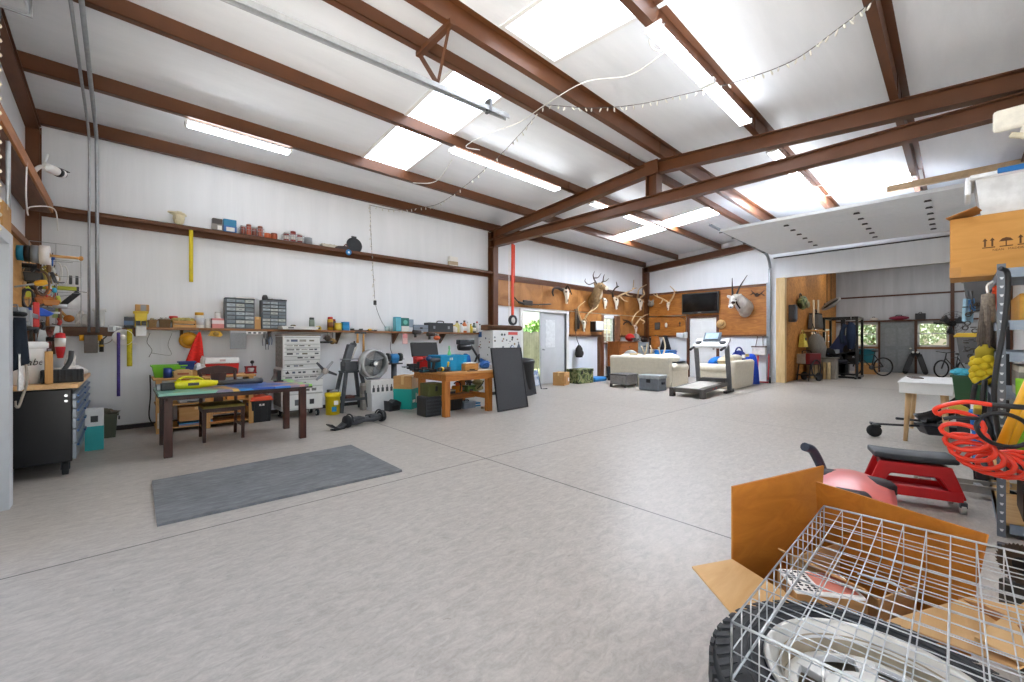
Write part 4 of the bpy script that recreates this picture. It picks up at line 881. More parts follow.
t=T('wall_conduit','steel conduit running down the left wall to a grey switch box','conduit',(-.68,5.15,1.40));P('pipe',MB().tube([(0,0,.1),(0,0,1.42),(-.03,0,1.5)],.014,10),M_GALV,t);P('switch_box',MB().bb(-.02,.1,-.06,.06,0,.11),STEEL,t,.005)
mb=MB();mb.tube(spl([onX(27,162,-.66),onX(26,195,-.66),onX(28,215,-.7),onX(30,207,-.66),(-.58,6.9,2.72),(-.56,7.0,2.5)],5),.006,6);S('camera_cable',mb,WHT,'white cable hanging from the security camera down the corner','cable')
t=T('chain_hoist','pale door chain hanging at the far left edge','chain',(-.56,3.96,1.9));mb=MB();z=0
for i in range(30):mb.lathe([(.006,-.004),(.014,-.004),(.014,.004),(.006,.004),(.006,-.004)],8,(0,0,.02+i*.044),'x' if i%2 else 'y')
P('links',mb,M('#cfc6ad',.4,.5),t);P('top_hook',MB().cyl((0,0,1.3),(0,0,1.36),.01),DSTEEL,t)
t=T('roller_cover','grey metal roller hood at the top of the left wall','door hood',(XL+.01,2.3,3.25));P('cover',MB().bb(0,.46,0,1.6,0,.5),M('#8e9194',.4,.5),t,.01);P('end_plate',MB().bb(.0,.47,1.6,1.61,-.01,.51),M('#77797c',.4,.5),t)
for i,(u0,u1,v0,h,l)in enumerate(((0,5,230,.16,'tan cardboard box on the ledge over the left door, nearer the edge of view'),(5.5,11,236,.17,'brown cardboard box on the ledge over the left door, farther from the camera'))):
 carton(l,'box',(-.70,4.32+.42*i,2.04),.30,.14,h+.03,wood(('#d0a766','#b98b52')[i],'#a87b45',(1,6,6),.8,'cardboard'),PI/2)
WX=-.76
t=T('tool_board','pale plywood tool board on the left wall under the high shelf','board',(-.795,6.55,1.38),PI/2)
P('panel',MB().bb(-1.35,.95,-.015,.015,0,.92),wood('#d2a060','#bb8645',(1,6,6),.7,'plywood'),t,.003);P('batten',MB().bb(-1.35,.95,-.05,-.015,.86,.92),wood('#8a5a30','#6e4421',(1,6,6)),t)
def onb(u,v,Y=6.5,out=.1):
 p=onX(u,v,WX+out);return p
def wl(u,v,out=.08):
 """a point on the tool wall: WX+out"""
 return onX(u,v,WX+out)
yr=6.3;zr=ZatY(33,254,yr);t0=T('roll_holder','wooden rod holding the wide tape rolls on the tool board','holder',(WX,yr,zr),0);P('rod',MB().cyl((-.04,0,0),(.42,0,0),.014),PINE,t0);P('end_knob',MB().ell((.42,0,0),(.02,.025,.025)),PINE,t0)
for i,(u0,u1,hx,l)in enumerate(((17,24,'#1f7ea1','teal tape roll on the rod of the tool board'),(24.5,31,'#1c1b1d','black tape roll on the rod of the tool board'),(31.5,39.5,'#7d868f','grey tape roll on the rod of the tool board'),(40,50,'#ebebe9','white paper roll on the outer end of the rod'))):
 x0,x1=XatY(u0,yr),XatY(u1,yr);t=T('tape_roll',l,'tape',((x0+x1)/2,yr,zr),0,'rolls on the rod');q=(x1-x0)/2;r=.076+.007*i
 P('roll',MB().lathe([(.03,-q),(r,-q),(r,q),(.03,q),(.03,-q)],24,axis='x'),PLA(hx,.45),t);P('core',MB().lathe([(.018,-q-.002),(.03,-q-.002),(.03,q+.002),(.018,q+.002)],16,axis='x'),CARD,t)
t=T('tool_hanger','steel wire panel standing out from the left wall with hand tools hung on it','panel',(0,6.68,0));mb=MB()
px0,px1,pz0,pz1=WX+.02,-.36,1.42,2.3
for i in range(3):q=px0+(px1-px0)*i/2;mb.cyl((q,0,pz0),(q,0,pz1),.0025,n=5)
for i in range(6):q=pz0+(pz1-pz0)*i/5;mb.cyl((px0,0,q),(px1,0,q),.0028,n=5)
P('wires',mb,STEEL,t);P('rim',MB().tube([(px0,0,pz0),(px1,0,pz0),(px1,0,pz1),(px0,0,pz1)],.005,6,True),STEEL,t)
def hung(kind,u,v0,v1,c0,c1,label,out=.12,cat=None):
 yy=6.50+(.1 if out>.1 else-1.2);p0,p1=onY(u,v0,yy),onY(u,v1,yy);L=max(.06,p0 .z-p1 .z);t=T(kind,label,cat or kind.replace('_',' '),(p0 .x,p0 .y,p0 .z-L),.1)
 m0,m1=PLA(c0),(STEEL if c1 is None else PLA(c1))
 P('hook',MB().tube([(0,.06,L+.015),(0,-.01,L+.015),(0,-.02,L+.03)],.004,6),DSTEEL,t)
 if kind in('screwdriver','chisel','file'):
  P('handle',MB().lathe([(0,L),(.014,L),(.02,L*.85),(.018,L*.66),(.01,L*.6),(0,L*.6)],10),m0,t);P('blade',MB().cyl((0,0,L*.62),(0,0,0),.007,.006,6),m1,t)
 elif kind in('wrench','spanner'):
  P('shank',MB().bb(-.012,.012,-.005,.005,.03,L-.03),m0,t,.003);P('ring_end',MB().lathe([(.014,-.008),(.026,-.008),(.026,.008),(.014,.008),(.014,-.008)],12,(0,0,L-.02),'y'),m0,t);P('open_end',MB().prism([(-.026,0),(-.01,.012),(.01,.012),(.026,0),(.024,.05),(-.024,.05)],-.007,.007),m1,t)
 elif kind in('snips','shears','pliers_tool','hand_clamp'):
  P('jaws',MB().prism([(-.014,L*.65),(.014,L*.65),(.005,L),(-.005,L)],-.006,.006),m1,t)
  for s in(-1,1):P('handle',MB().tube(spl([(0,0,L*.66),(s*.03,0,L*.4),(s*.022,0,0)],4),.009,6),m0,t)
 elif kind in('mallet','claw_hammer','hatchet'):
  P('handle',MB().tube([(0,0,0),(0,0,L*.5),(0,0,L*.9)],[.017,.013,.012],8),m1 if c1 else PINEZ,t);P('head',MB().cyl((-.055,0,L*.92),(.055,0,L*.92),.024,n=12),m0,t)
 elif kind in('hand_saw','scraper','trowel'):
  P('blade',MB().prism([(-.04,0),(.04,0),(.02,L*.65),(-.02,L*.65)],-.002,.002),m1,t);P('handle',MB().tube(spl([(0,0,L*.6),(.012,0,L*.8),(0,0,L)],4),.016,8),m0,t)
 elif kind in('coiled_cable','hose_loop'):
  P('coil',MB().tube(circ((0,0,L*.5),L*.2,16,ry=L*.48),.011,6,True).tube(circ((.01,-.012,L*.48),L*.18,16,ry=L*.46),.011,6,True),m0,t);P('tie',MB().bb(-.02,.02,-.025,.015,L*.45,L*.55),m1,t,.003)
 elif kind in('spirit_level','straight_edge'):
  P('bar',MB().bb(-.02,.02,-.009,.009,0,L),m0,t,.003);P('vial',MB().cyl((-.016,-.011,L*.5),(.016,-.011,L*.5),.006),m1,t)
 elif kind in('leather_pouch','tool_pouch'):
  P('pocket',MB().prism([(-.055,0),(.055,0),(.07,L*.7),(-.07,L*.7)],-.03,.02),m0,t,.012);P('flap',MB().prism([(-.06,L*.65),(.06,L*.65),(.05,L),(-.05,L)],-.008,.02),m1,t,.006)
 else:
  P('body',MB().bb(-.03,.03,-.025,.025,0,L*.8),m0,t,.01);P('grip',MB().cyl((0,0,L*.78),(0,0,L),.014),m1,t)
 return t
for a in(('snips',22.5,262,275,'#8a6a42',None,'brown handled snips hung just under the teal roll'),('leather_pouch',24,268,279,'#a67c4a','#8c6236','tan leather pouch under the tape rolls, next to the conduit'),('mallet',29,264,284,'#1d1c1c','#2a2522','black headed mallet hung below the black roll'),('coiled_cable',35,268,290,'#2c2e33','#4d5056','dark grey coiled cable under the grey roll'),('coiled_cable',41,270,296,'#6b5140','#4a362a','brown coiled rope in the middle of the tool board'),('spirit_level',28.3,284,297,'#cfd32d','#1f1f1f','small yellow green level hung low on the board'),('wrench',44,267,286,'#8d8440',None,'olive spanner hung beside the coiled rope'),('wrench',46.5,266,287,'#b1a34b',None,'brass coloured spanner right of the olive spanner'),('file',48.8,265,284,'#7b5a34',None,'wooden handled file right of the two spanners'),('screwdriver',52.5,256,266,'#1f57a8','#2b6bc0','blue handled driver hung at the outer end of the rolls'),('snips',54.5,268,284,'#8e7a4f',None,'tan handled shears below the blue driver'),('hand_clamp',38.5,286,300,'#54463b',None,'dark brown clamp under the coiled cable'),('trowel',21.5,280,300,'#c99a63','#c79b66','pale wooden scraper hung low by the conduit'),('leather_pouch',44,295,305,'#b4611f','#9c4f17','orange leather pouch lowest on the tool board'),('leather_pouch',51,297,306,'#c47d33','#b06b26','lighter orange pouch right of the leather pouch'),('chisel',54.5,288,300,'#2ea6d0',None,'light blue handled chisel over the orange pouches'),('scraper',57.5,296,318,'#c9cf4f','#7c8a3d','yellow green scraper at the outer end of the board'),('wrench',50,330,350,'#7b2f2a','#5d2420','dark red spanner hung over the cart top'),('hand_saw',42.5,322,342,'#3d3f42',None,'grey saw hung over the white bucket'),('claw_hammer',31,327,343,'#3c3f44','#38342f','black claw hammer hung over the bucket lid'),('screwdriver',36,327,343,'#22252b',None,'black screwdriver hung over the bucket lid'),('mallet',53.5,338,354,'#23201f','#5a3b26','dark mallet hung between spanner and squeeze bottle'),('hand_saw',47,286,306,'#d8862a',None,'orange handled saw at the middle of the wire panel'),('screwdriver',56.5,276,290,'#e4e2dc',None,'white handled driver at the outer edge of the wire panel'),('pliers_tool',50.5,284,299,'#b8232a',None,'red handled pliers hung under the brass spanner'),('hose_loop',27,288,308,'#3a3d42','#c8a23a','black hose loop hung low by the yellow green level'),('claw_hammer',47.5,308,326,'#5f636a','#a06a35','wood handled hammer hung below the orange saw'),('snips',33,300,316,'#2f6fb0',None,'blue handled snips hung low on the wire panel'),('scraper',58.5,318,336,'#b1322c',None,'red handled scraper hung lowest at the panel edge'),('wrench',39.5,303,318,'#9ba0a6',None,'bright steel spanner hung under the dark clamp'),('tool_pouch',32.5,268,282,'#2b2623','#3a332e','black tool pouch hung below the grey roll'),('pliers_tool',25.5,262,276,'#3f4a3d',None,'dark green pliers hung beside the brown snips'),('mallet',60,305,320,'#b9bcc0','#6e4a2a','steel headed mallet at the outer edge of the panel'),('screwdriver',47,342,357,'#c03028',None,'red handled driver hung behind the bucket'),):hung(*a)
t=hung('screwdriver',14,279.5,282,'#e0a522',None,'yellow handled tool sticking out from the conduit',.02);t.rotation_euler=(PI/2-.3,0,PI/2);t.scale=(1.3,1.3,3.2)
pz=1.475;t=T('tool_rack','grey metal rack shelf under the tool board','rack',(WX,6.15,pz),PI/2);P('tray',MB().bb(-.42,.5,-.14,.02,0,.012).bb(-.42,.5,-.145,-.138,-.02,.02),M('#8d949b',.4,.5),t,.002);[P('upright',MB().bb(e,e+.01,-.03,.02,-.1,.05),STEEL,t)for e in(-.42,.19)]
p=wl(41,321,.14);t=T('blue_clamp','bright blue bar clamp lying on the grey rack','clamp',(-.66,6.2,pz+.012),.3);P('bar',MB().bb(-.18,.18,-.012,.012,.03,.05),STEEL,t);P('body',MB().prism([(-.11,0),(.10,0),(.14,.03),(.05,.085),(-.08,.075)],-.03,.03),PLA('#1a55c4'),t,.01);P('trigger',MB().beam((.0,0,.07),(.07,0,.12),.025,.02),BLK,t)
p=wl(36,326,.17);t=T('red_tool','red handled tool standing on the grey rack in front of the blue clamp','tool',(XatY(36,6.1),6.1,ZatY(36,327,6.1)),.2);P('handle',MB().bb(-.022,.022,-.018,.018,0,.24),PLA('#d5241f'),t,.008);P('stripe',MB().bb(-.026,-.021,-.02,.02,0,.21),PLA('#ead9d5'),t)
t=S('grey_box',MB().tf((-.64,5.5,1.44)).bb(-.045,.045,-.05,.05,-.07,.07),M('#a4aab0',.4,.4),'grey metal box at the left end of the tool rack','box',bev=.01)
p=onY(66,302,6.9);t=T('black_bar','slanting black grip bar sticking out from the tool corner','bar',(p.x,6.9,p.z));P('grip',MB().beam((-.10,0,-.12),(.10,0,.12),.06,.05),M('#28282a',.7,0,.1,30,.2),t,.008);P('rod',MB().cyl((-.30,.1,-.32),(-.09,0,-.11),.012),STEEL,t)
p=onY(60,288,6.9);t=T('green_level','yellow green level sticking out from the tool corner','level',(p.x,6.9,p.z),.0);P('bar',MB().bb(-.13,.13,-.012,.012,-.022,.022),PLA('#a7ad22'),t,.006);P('end_caps',MB().bb(-.15,-.13,-.014,.014,-.025,.025).bb(.13,.15,-.014,.014,-.025,.025),DGR,t);P('support',MB().tube([(-.14,0,0),(-.3,0,.02)],.008,6),DSTEEL,t)
p=onY(60,273,6.9);t=T('wire_hoops','white wire hoops and clips hanging at the outer tool corner','hoops',(p.x,6.9,p.z))
mb=MB();mb.tube(circ((-.02,0,0),.035,16,ry=.12),.007,6,True).tube(circ((.03,.03,-.02),.03,16,ry=.11),.007,6,True);P('hoops',mb,WHT,t)
for s in(0,1):P('clip',MB().bb(.07+.05*s,.095+.05*s,-.01,.01,-.12-.0*s,-.02),DGR,t,.005)
P('peg',MB().tube([(-.3,0,.12),(.1,0,.13)],.004,6),STEEL,t)
mb=MB();mb.tube([(-.62,6.95,ZatY(70,290.5,6.95)+.02),onY(87,292.5,6.95)],.005,6);mb.tube([(-.62,6.9,ZatY(60,298,6.9)),onY(75,294.5,6.95)],.004,6);S('steel_rods',mb,STEEL,'thin steel rods sticking out from the tool corner toward the conduits','rod')
t=T('brown_brush','orange brown round brush hanging at the left end of the lower ledge','brush',(XatY(69,7.5),7.5,ZatY(69,321,7.5)));P('bristles',MB().ell((0,0,.03),(.05,.05,.045)),M('#b06a25',.9,0,.2,40,.4),t);P('handle',MB().tube(spl([(-.02,0,.05),(-.09,.02,.15),(-.12,.05,.22)],4),.014,8),PINE,t)
t=T('dark_jacket','dark navy jacket hanging beside the left door above the cart','jacket',(-.625,4.98,1.05),PI/2-.8)
def jk(a,b):return((a-.5)*(.05+.08*b),-.03-.04*math.sin(a*PI)-.015*math.sin(a*12)*b,.37-.37*b+.1*(a-.5)*b)
P('cloth',MB().sheet(jk,14,10,.02),M('#16202c',.9,0,.25,9,.4,'fabric'),t);P('collar',MB().tube(circ((0,-.02,.40),.04,12,plane='xy',ry=.025),.018,8,True),M('#0f1013',.9),t);P('hook',MB().tube([(0,.06,.47),(0,-.02,.47),(0,-.03,.42)],.006,6),STEEL,t)
t=T('white_towel','white rag hanging at the door jamb under the navy jacket','rag',(-.612,4.93,.86),PI/2);P('cloth',MB().sheet(lambda a,b:((a-.5)*.12*(.6+.5*b),-.02-.012*math.sin(a*14)*b,.28-.28*b),10,6,.008),FAB('#dcdad6'),t);P('loop',MB().tube(circ((0,-.01,.28),.015,8),.004,5,True),WHT,t)
mb=MB();q=[onY(24,322,5.42),onY(24.5,350,5.42),onY(27,380,5.4),onY(22,398,5.4),onY(18.5,407,5.38),onY(16,406,5.38),onY(15.5,401,5.38)];mb.tube(spl(q,5),[.009]*26+[.006]*5,8);t=S('hooked_strap',mb,M('#a59a8c',.7),'pale strap with a hook hanging in front of the black cart side','strap')
cs=[fl(152,483),fl(351,446.5),fl(402,472),fl(157,527)]
mb=MB();q=[(p.x,p.y)for p in cs];mb.prism(q[::-1],0,.022,'z')
def m_mat():
 t_=NT('worn_rubber_mat');n=t_.noise(t_.coord(),3,6,.7,.8);n2=t_.noise(t_.coord((2,9,2)),4,4,.7)
 t_.bsdf(t_.mix(.4,t_.ramp(n,[(.3,'#56585a'),(.7,'#77797a')]),t_.ramp(n2,[(.4,'#5c5e60'),(.72,'#9a9b9b')])),.8,0,t_.bump(n2,.2,.004));return t_.m
S('floor_mat',mb,[m_mat()],'dark grey rubber floor mat lying on the open concrete','mat')
TX0,TX1,TY0,TY1,TZ=.25,1.75,5.62,6.60,.69
DKW=wood('#4a2519','#2d150e',(8,8,1),.4,'dark_wood')
def m_paint():
 t_=NT('painted_map_top');v=t_.coord((1.1,.9,1));n=t_.noise(v,1.15,1,.4,1.4);sx=t_.n('ShaderNodeSeparateXYZ');t_.l(t_.coord(),sx.inputs[0])
 f=t_.math('ADD',t_.math('MULTIPLY',sx.outputs[0],.46),t_.math('ADD',t_.math('MULTIPLY',n,.85),t_.math('MULTIPLY',sx.outputs[1],.18)))
 r=t_.n('ShaderNodeValToRGB');r.color_ramp.interpolation='CONSTANT';e=r.color_ramp.elements
 st=[(0,'#7fb5a2'),(.13,'#7d7488'),(.23,'#d8aa5c'),(.29,'#2f7fc4'),(.36,'#2450a4'),(.46,'#3b78c9'),(.54,'#8a8090'),(.60,'#c98a86'),(.65,'#8a8090'),(.69,'#8fd35c'),(.74,'#9a8fa5'),(.80,'#6fc46a')]
 while len(e)<len(st):e.new(.5)
 for i,(p,c)in enumerate(st):e[i].position=p;e[i].color=C(c)
 t_.l(f,r.inputs[0]);vo=t_.n('ShaderNodeTexVoronoi');vo.inputs['Scale'].default_value=4.2;t_.l(t_.coord(),vo.inputs['Vector'])
 dot=t_.math('LESS_THAN',vo.outputs['Distance'],.085);t_.bsdf(t_.mix(t_.math('MULTIPLY',dot,.9),r.outputs[0],'#eef0f2'),.3);return t_.m
t=T('painted_table','dark wooden table with a colourful painted top, left of the room','table',((TX0+TX1)/2,(TY0+TY1)/2,0));a,b=(TX1-TX0)/2,(TY1-TY0)/2
P('tabletop',MB().bb(-a,a,-b,b,TZ-.028,TZ),m_paint(),t,.004);P('edge_band',MB().bb(-a-.002,a+.002,-b-.002,b+.002,TZ-.045,TZ-.026),M('#231b1a',.5),t)
P('apron',MB().bb(-a+.06,a-.06,-b+.07,-b+.09,TZ-.085,TZ-.045).bb(-a+.06,a-.06,b-.09,b-.07,TZ-.085,TZ-.045).bb(-a+.06,-a+.08,-b+.07,b-.07,TZ-.085,TZ-.045).bb(a-.08,a-.06,-b+.07,b-.07,TZ-.085,TZ-.045),DKW,t)
for lx,ly in((.335,5.73),(1.66,5.71),(1.67,6.48),(.335,6.48)):
 x,y=lx-(TX0+TX1)/2,ly-(TY0+TY1)/2;P('leg',MB().bb(x-.037,x+.037,y-.037,y+.037,0,TZ-.045),DKW,t,.004)
cx=.905;t=T('dining_chair','dark wooden dining chair with an olive cushion seat pushed under the painted table','chair',(cx,6.45,0));t.scale=(1,1,.93)
P('seat',MB().frus(0,-.02,.44,.48,.225,.215,.215,.205),FAB('#8a7a3c'),t,.015);P('seat_frame',MB().bb(-.215,.215,-.22,-.2,.39,.44).bb(-.215,.215,.17,.19,.39,.44).bb(-.22,-.2,-.2,.18,.39,.44).bb(.2,.22,-.2,.18,.39,.44),DKW,t)
for s in(-1,1):
 P('leg',MB().frus(s*.2,-.2,0,.44,.016,.016,.021,.021),DKW,t);P('leg',MB().tube([(s*.19,.24,0),(s*.19,.19,.44),(s*.19,.21,.7),(s*.185,.27,.93)],.02,6),DKW,t)
P('top_rail',MB().prism([(-.22,.86),(.22,.86),(.22,.93),(.14,.965),(0,.985),(-.14,.965),(-.22,.93)],.245,.27),DKW,t,.005);P('splat',MB().prism([(-.055,.44),(.055,.44),(.045,.6),(.08,.8),(.09,.88),(-.09,.88),(-.08,.8),(-.045,.6)],.215,.23),DKW,t)
for s in(-1,1):P('stretcher',MB().beam((s*.2,-.2,.17),(s*.19,.22,.17),.018,.025),DKW,t)
t=T('leaf_blower','yellow cordless leaf blower with a long black tube lying on the painted table','leaf blower',(XatY(193,6.0),6.02,TZ),.04);t.scale=(.85,.85,.8)
P('motor_housing',MB().lathe([(0,-.2),(.05,-.2),(.062,-.15),(.065,.05),(.05,.2),(.035,.28),(0,.28)],16,(0,0,.065),'x'),PLA('#dcd417',.35),t);P('battery',MB().bb(-.34,-.19,-.05,.05,.0,.1),BLK,t,.012);P('grip',MB().tube(spl([(-.17,0,.12),(-.1,0,.17),(.05,0,.16),(.12,0,.11)],4),.016,8),PLA('#c9c214'),t);P('vent',MB().bb(-.06,.06,-.068,-.06,.05,.09),DGR,t);P('front_cap',MB().bb(-.38,-.34,-.045,.045,.005,.09),GRY,t,.008)
P('blower_tube',MB().lathe([(0,.27),(.036,.27),(.038,.5),(.045,.82),(.03,.84),(0,.84)],16,(0,0,.06),'x'),M('#3e4043',.4),t)
t=T('black_knob_post','short black post standing at the far corner of the painted table','post',(1.52,6.25,TZ));P('post',MB().bb(-.025,.025,-.025,.025,0,.15),BLK,t,.006);P('foot',MB().bb(-.06,.05,-.035,.035,0,.02),BLK,t,.005)
PX0,PX1,PY0,PY1,PZ=.30,1.42,7.25,7.78,.74
t=T('pine_shelf_unit','open pine shelf unit against the back wall behind the painted table','shelf unit',((PX0+PX1)/2,(PY0+PY1)/2,0));a,b=(PX1-PX0)/2,(PY1-PY0)/2
P('top',MB().bb(-a-.03,a+.03,-b-.03,b,PZ-.03,PZ),PINE,t,.004);P('middle_shelf',MB().bb(-a,a,-b,b,.36,.38),PINE,t,.003);P('bottom_shelf',MB().bb(-a,a,-b,b,.05,.07),PINE,t,.003)
for x in(-a+.03,0.0,a-.03):P('side_panel',MB().bb(x-.03,x+.03,-b,-b+.02,0,PZ-.03).bb(x-.015,x+.015,-b+.02,b,0,PZ-.03),PINEZ,t)
def onu(u0,u1,v0,y,zb):return spot(u0,u1,v0,y,zb)
x,w,h=onu(152,186,363,7.45,PZ);tub('green_tub','bright green tub on the pine shelf unit','tub',(x,7.55,PZ),w,.3,h*.85,PLA('#7ecb2b',.4),taper=.85)
x,w,h=onu(163,172,368,7.33,PZ);t=T('mug','dark blue mug in front of the green tub','mug',(x,7.31,PZ));P('cup',MB().lathe([(0,0),(w*.5,0),(w*.5,h),(w*.44,h),(w*.44,.01),(0,.01)],18),PLA('#243f86',.3),t);P('handle',MB().tube(circ((w*.5,0,h*.5),h*.27,10,-PI/2,PI/2),.008,6),PLA('#243f86',.3),t)
x,w,h=onu(178,196,361,7.6,PZ);tub('blue_tub','dark blue tub on the pine shelf unit, right of the green tub','tub',(XatY(187,7.45)-.0,7.5,PZ+.09),w*.85,.22,h-.09,PLA('#1f3f8a',.4),taper=.8)
carton('flat cardboard box under the dark blue tub','box',(XatY(187,7.45),7.52,PZ),.24,.26,.088)
x,w,h=onu(171,190,369.5,7.32,PZ);t=T('loaf_box','rounded tan box with a red stripe, front of the pine shelf unit','box',(x+.02,7.31,PZ));P('body',MB().prism([(-w/2,0),(w/2,0),(w/2,h*.75),(w*.35,h),(-w*.35,h),(-w/2,h*.75)],-.08,.08),M('#c9a36c',.7),t,.01);P('stripe',MB().bb(-w*.3,w*.3,-.084,-.08,h*.35,h*.6),M('#a65b3a',.6),t)
rnd=random.Random(6);x=XatY(198,7.5);t=T('white_bag','crumpled white plastic bag on the pine shelf unit beside the blue tub','bag',(x+.03,7.46,PZ));mb=MB();pilelump(mb,(0,0,.09),(.09,.09,.09),rnd,11,.6);pilelump(mb,(.02,0,.2),(.03,.04,.08),rnd,8,.6);P('film',mb,M('#dddcd9',.4,0,.06,10,.3,'plastic_film'),t);P('tie',MB().tube(circ((.015,0,.16),.03,10,plane='xy'),.006,5,True),WHT,t)
x,w,h=onu(203,239,357.5,7.5,PZ);t=T('red_cooler','red and white chest cooler on the pine shelf unit','cooler',(x,7.55,PZ));P('body',MB().frus(0,0,0,h*.66,w*.44,.13,w*.47,.15),PLA('#cf2a22',.35),t,.01);P('lid',MB().frus(0,0,h*.66,h,w*.49,.16,w*.47,.145),PLA('#e9e7e3',.35),t,.012);P('emblem',MB().bb(-w*.08,w*.08,-.1605,-.155,h*.78,h*.9),PLA('#c9a9a5'),t)
P('lid_handle',MB().bb(-w*.2,w*.2,-.172,-.155,h*.66,h*.72),PLA('#d9d6d2'),t,.004)
x,w,h=onu(245,256,366,7.45,PZ);t=T('red_grinder','dark red hand grinder with a black knob on the pine shelf unit','grinder',(min(x,1.42),7.45,PZ));P('frame',MB().bb(-w*.5,w*.5,-.06,.06,0,.025).bb(-w*.48,-w*.3,-.04,.04,.02,h*.9).bb(w*.3,w*.48,-.04,.04,.02,h*.9).bb(-w*.5,w*.5,-.05,.05,h*.78,h),M('#8c1d1b',.35),t,.005);P('hopper',MB().lathe([(.03,h*.1),(.055,h*.7),(0,h*.7)],12),PLA('#dedcd6'),t);P('knob',MB().ell((w*.15,0,h+.06),(.028,.028,.028)).cyl((w*.15,0,h),(w*.15,0,h+.04),.008),BLK,t)
def inshelf(u0,u1,v0,zb,label,col,y=7.38,d=.3,**k):
 x,w,h=spot(u0,u1,v0,y-d/2,zb);return carton(label,'box',(x,y,zb),w,d,h,col,**k)
inshelf(179,213,406.5,.13,'long cardboard carton on the bottom of the pine shelf unit',None,d=.25,band=None);inshelf(179,213,422,.071,'flat blue carton with a red corner lying under the long cardboard carton',PLA('#3b8fc4'),tape=None,d=.25,name='flat_carton',band=(PLA('#b8766a'),.2,.5))
inshelf(157.5,167,413,.071,'pale tall box in the left bay of the pine shelf unit',M('#d9d0bd',.7),d=.28,tape=None,name='tall_carton',band=(M('#c9bda6',.7),.2,.5));inshelf(157.5,168,400,.381,'small cardboard box on the middle shelf at its left end',None,d=.28)
x,w,h=spot(179,206,399.5,7.25,.381);t=T('silver_recorder','slim silver machine lying on the middle shelf of the pine unit','machine',(x,7.4,.381));P('case',MB().bb(-w/2,w/2,-.13,.13,0,h*.75),M('#9a9c9e',.35,.5),t,.01);P('lid',MB().tf((0,0,h*.75),(0,-.08,0)).bb(-w*.48,w*.48,-.12,.12,0,.012),M('#b9babb',.3,.5),t,.003);P('dials',MB().bb(-w*.2,w*.3,-.134,-.13,h*.2,h*.5),BLK,t)
for i,(u0,u1,l)in enumerate(((209.5,226,'wide wooden drawer box in the right bay of the pine unit'),(227,246.5,'wooden drawer box at the right end of the pine unit'))):
 x,w,h=spot(u0,u1,399,7.24,.381);t=T('drawer_box',l,'box',(x,7.4,.381));P('box',MB().bb(-w/2+.005,w/2-.005,-.13,.14,0,.26),wood('#d48f3e','#b9742a',(1,9,9)),t,.004);P('finger_hole',MB().cyl((0,-.134,.17),(0,-.1295,.17),.045),M('#5c3413',.8),t)
inshelf(209,246,420.5,.071,'long low cardboard tray on the bottom right of the pine unit',wood('#cf8f4a','#b87935',(1,6,6),.7,'cardboard'),d=.28,name='low_carton');inshelf(209,246,413,.185,'long cardboard box standing on the low tray in the pine unit',None,d=.26)
x0,x1=XatY(250.5,7.3),XatY(271,7.3);tub('black_tote','black storage tote with an orange lid between pine unit and tool chest','tote',((x0+x1)/2,7.42,0),x1-x0,.36,.34,PLA('#232426'),lid=PLA('#e0522a'),ribs=3,handle=DGR,lidz=.05)
P('paper_label',MB().bb(-.035,.035,-.181,-.176,.25,.28),PAPER,[o for o in bpy.data.objects if o.name=='black_tote'][0])
rnd=random.Random(2);xx=(x0+x1)/2;t=T('odds_bag','tan mesh bag of odds and ends on the orange lidded tote','bag',(xx-.07,7.42,.395));mb=MB()
for i in range(7):pilelump(mb,(rnd.uniform(-.08,.08),rnd.uniform(-.06,.06),.05+.05*rnd.random()),(.05,.05,.05),rnd,8,.5)
P('contents',mb,M('#a89470',.7,0,.5,9,.2,'oddments'),t);P('cord',MB().tube(circ((0,0,.1),.07,12,plane='xy'),.006,5,True),PAPER,t)
t=S('grey_slab',MB().tf((xx+.10,7.46,.41),(0,.5,0)).bb(-.012,.012,-.13,.13,-.02,.33),M('#9d9790',.5,0,.1),'grey panel leaning on top of the orange lidded tote','panel',bev=.004)
QX0,QX1,QY=1.79,2.41,7.18;cw=(QX1-QX0)/2
t=T('tool_chest','tall white rolling tool chest covered in stickers against the back wall','tool chest',((QX0+QX1)/2,QY,0));D_=.50
WCH=M('#dfe0de',.35,.1,.03,4,.02,'white_enamel')
P('lower_cabinet',MB().bb(-cw,cw,0.02,D_,.13,.80),WCH,t,.006);P('upper_cabinet',MB().bb(-cw+.03,cw-.03,.06,D_,.80,1.33),WCH,t,.006);P('side_grille',MB().bb(-cw+.024,-cw+.03,.08,D_-.02,.82,1.31).bb(-cw-.006,-cw,.04,D_-.02,.2,.78),M('#8b8782',.6,0,.4,25),t)
P('top_lip',MB().bb(-cw+.02,cw-.02,.05,D_,1.325,1.345),M('#6d5b4a',.6),t)
rnd=random.Random(21);STK=[M(c,.5,0,.05)for c in('#1c1c1e','#2c3346','#3a3d42','#26282c','#46536b','#55585b','#6d6a58')]
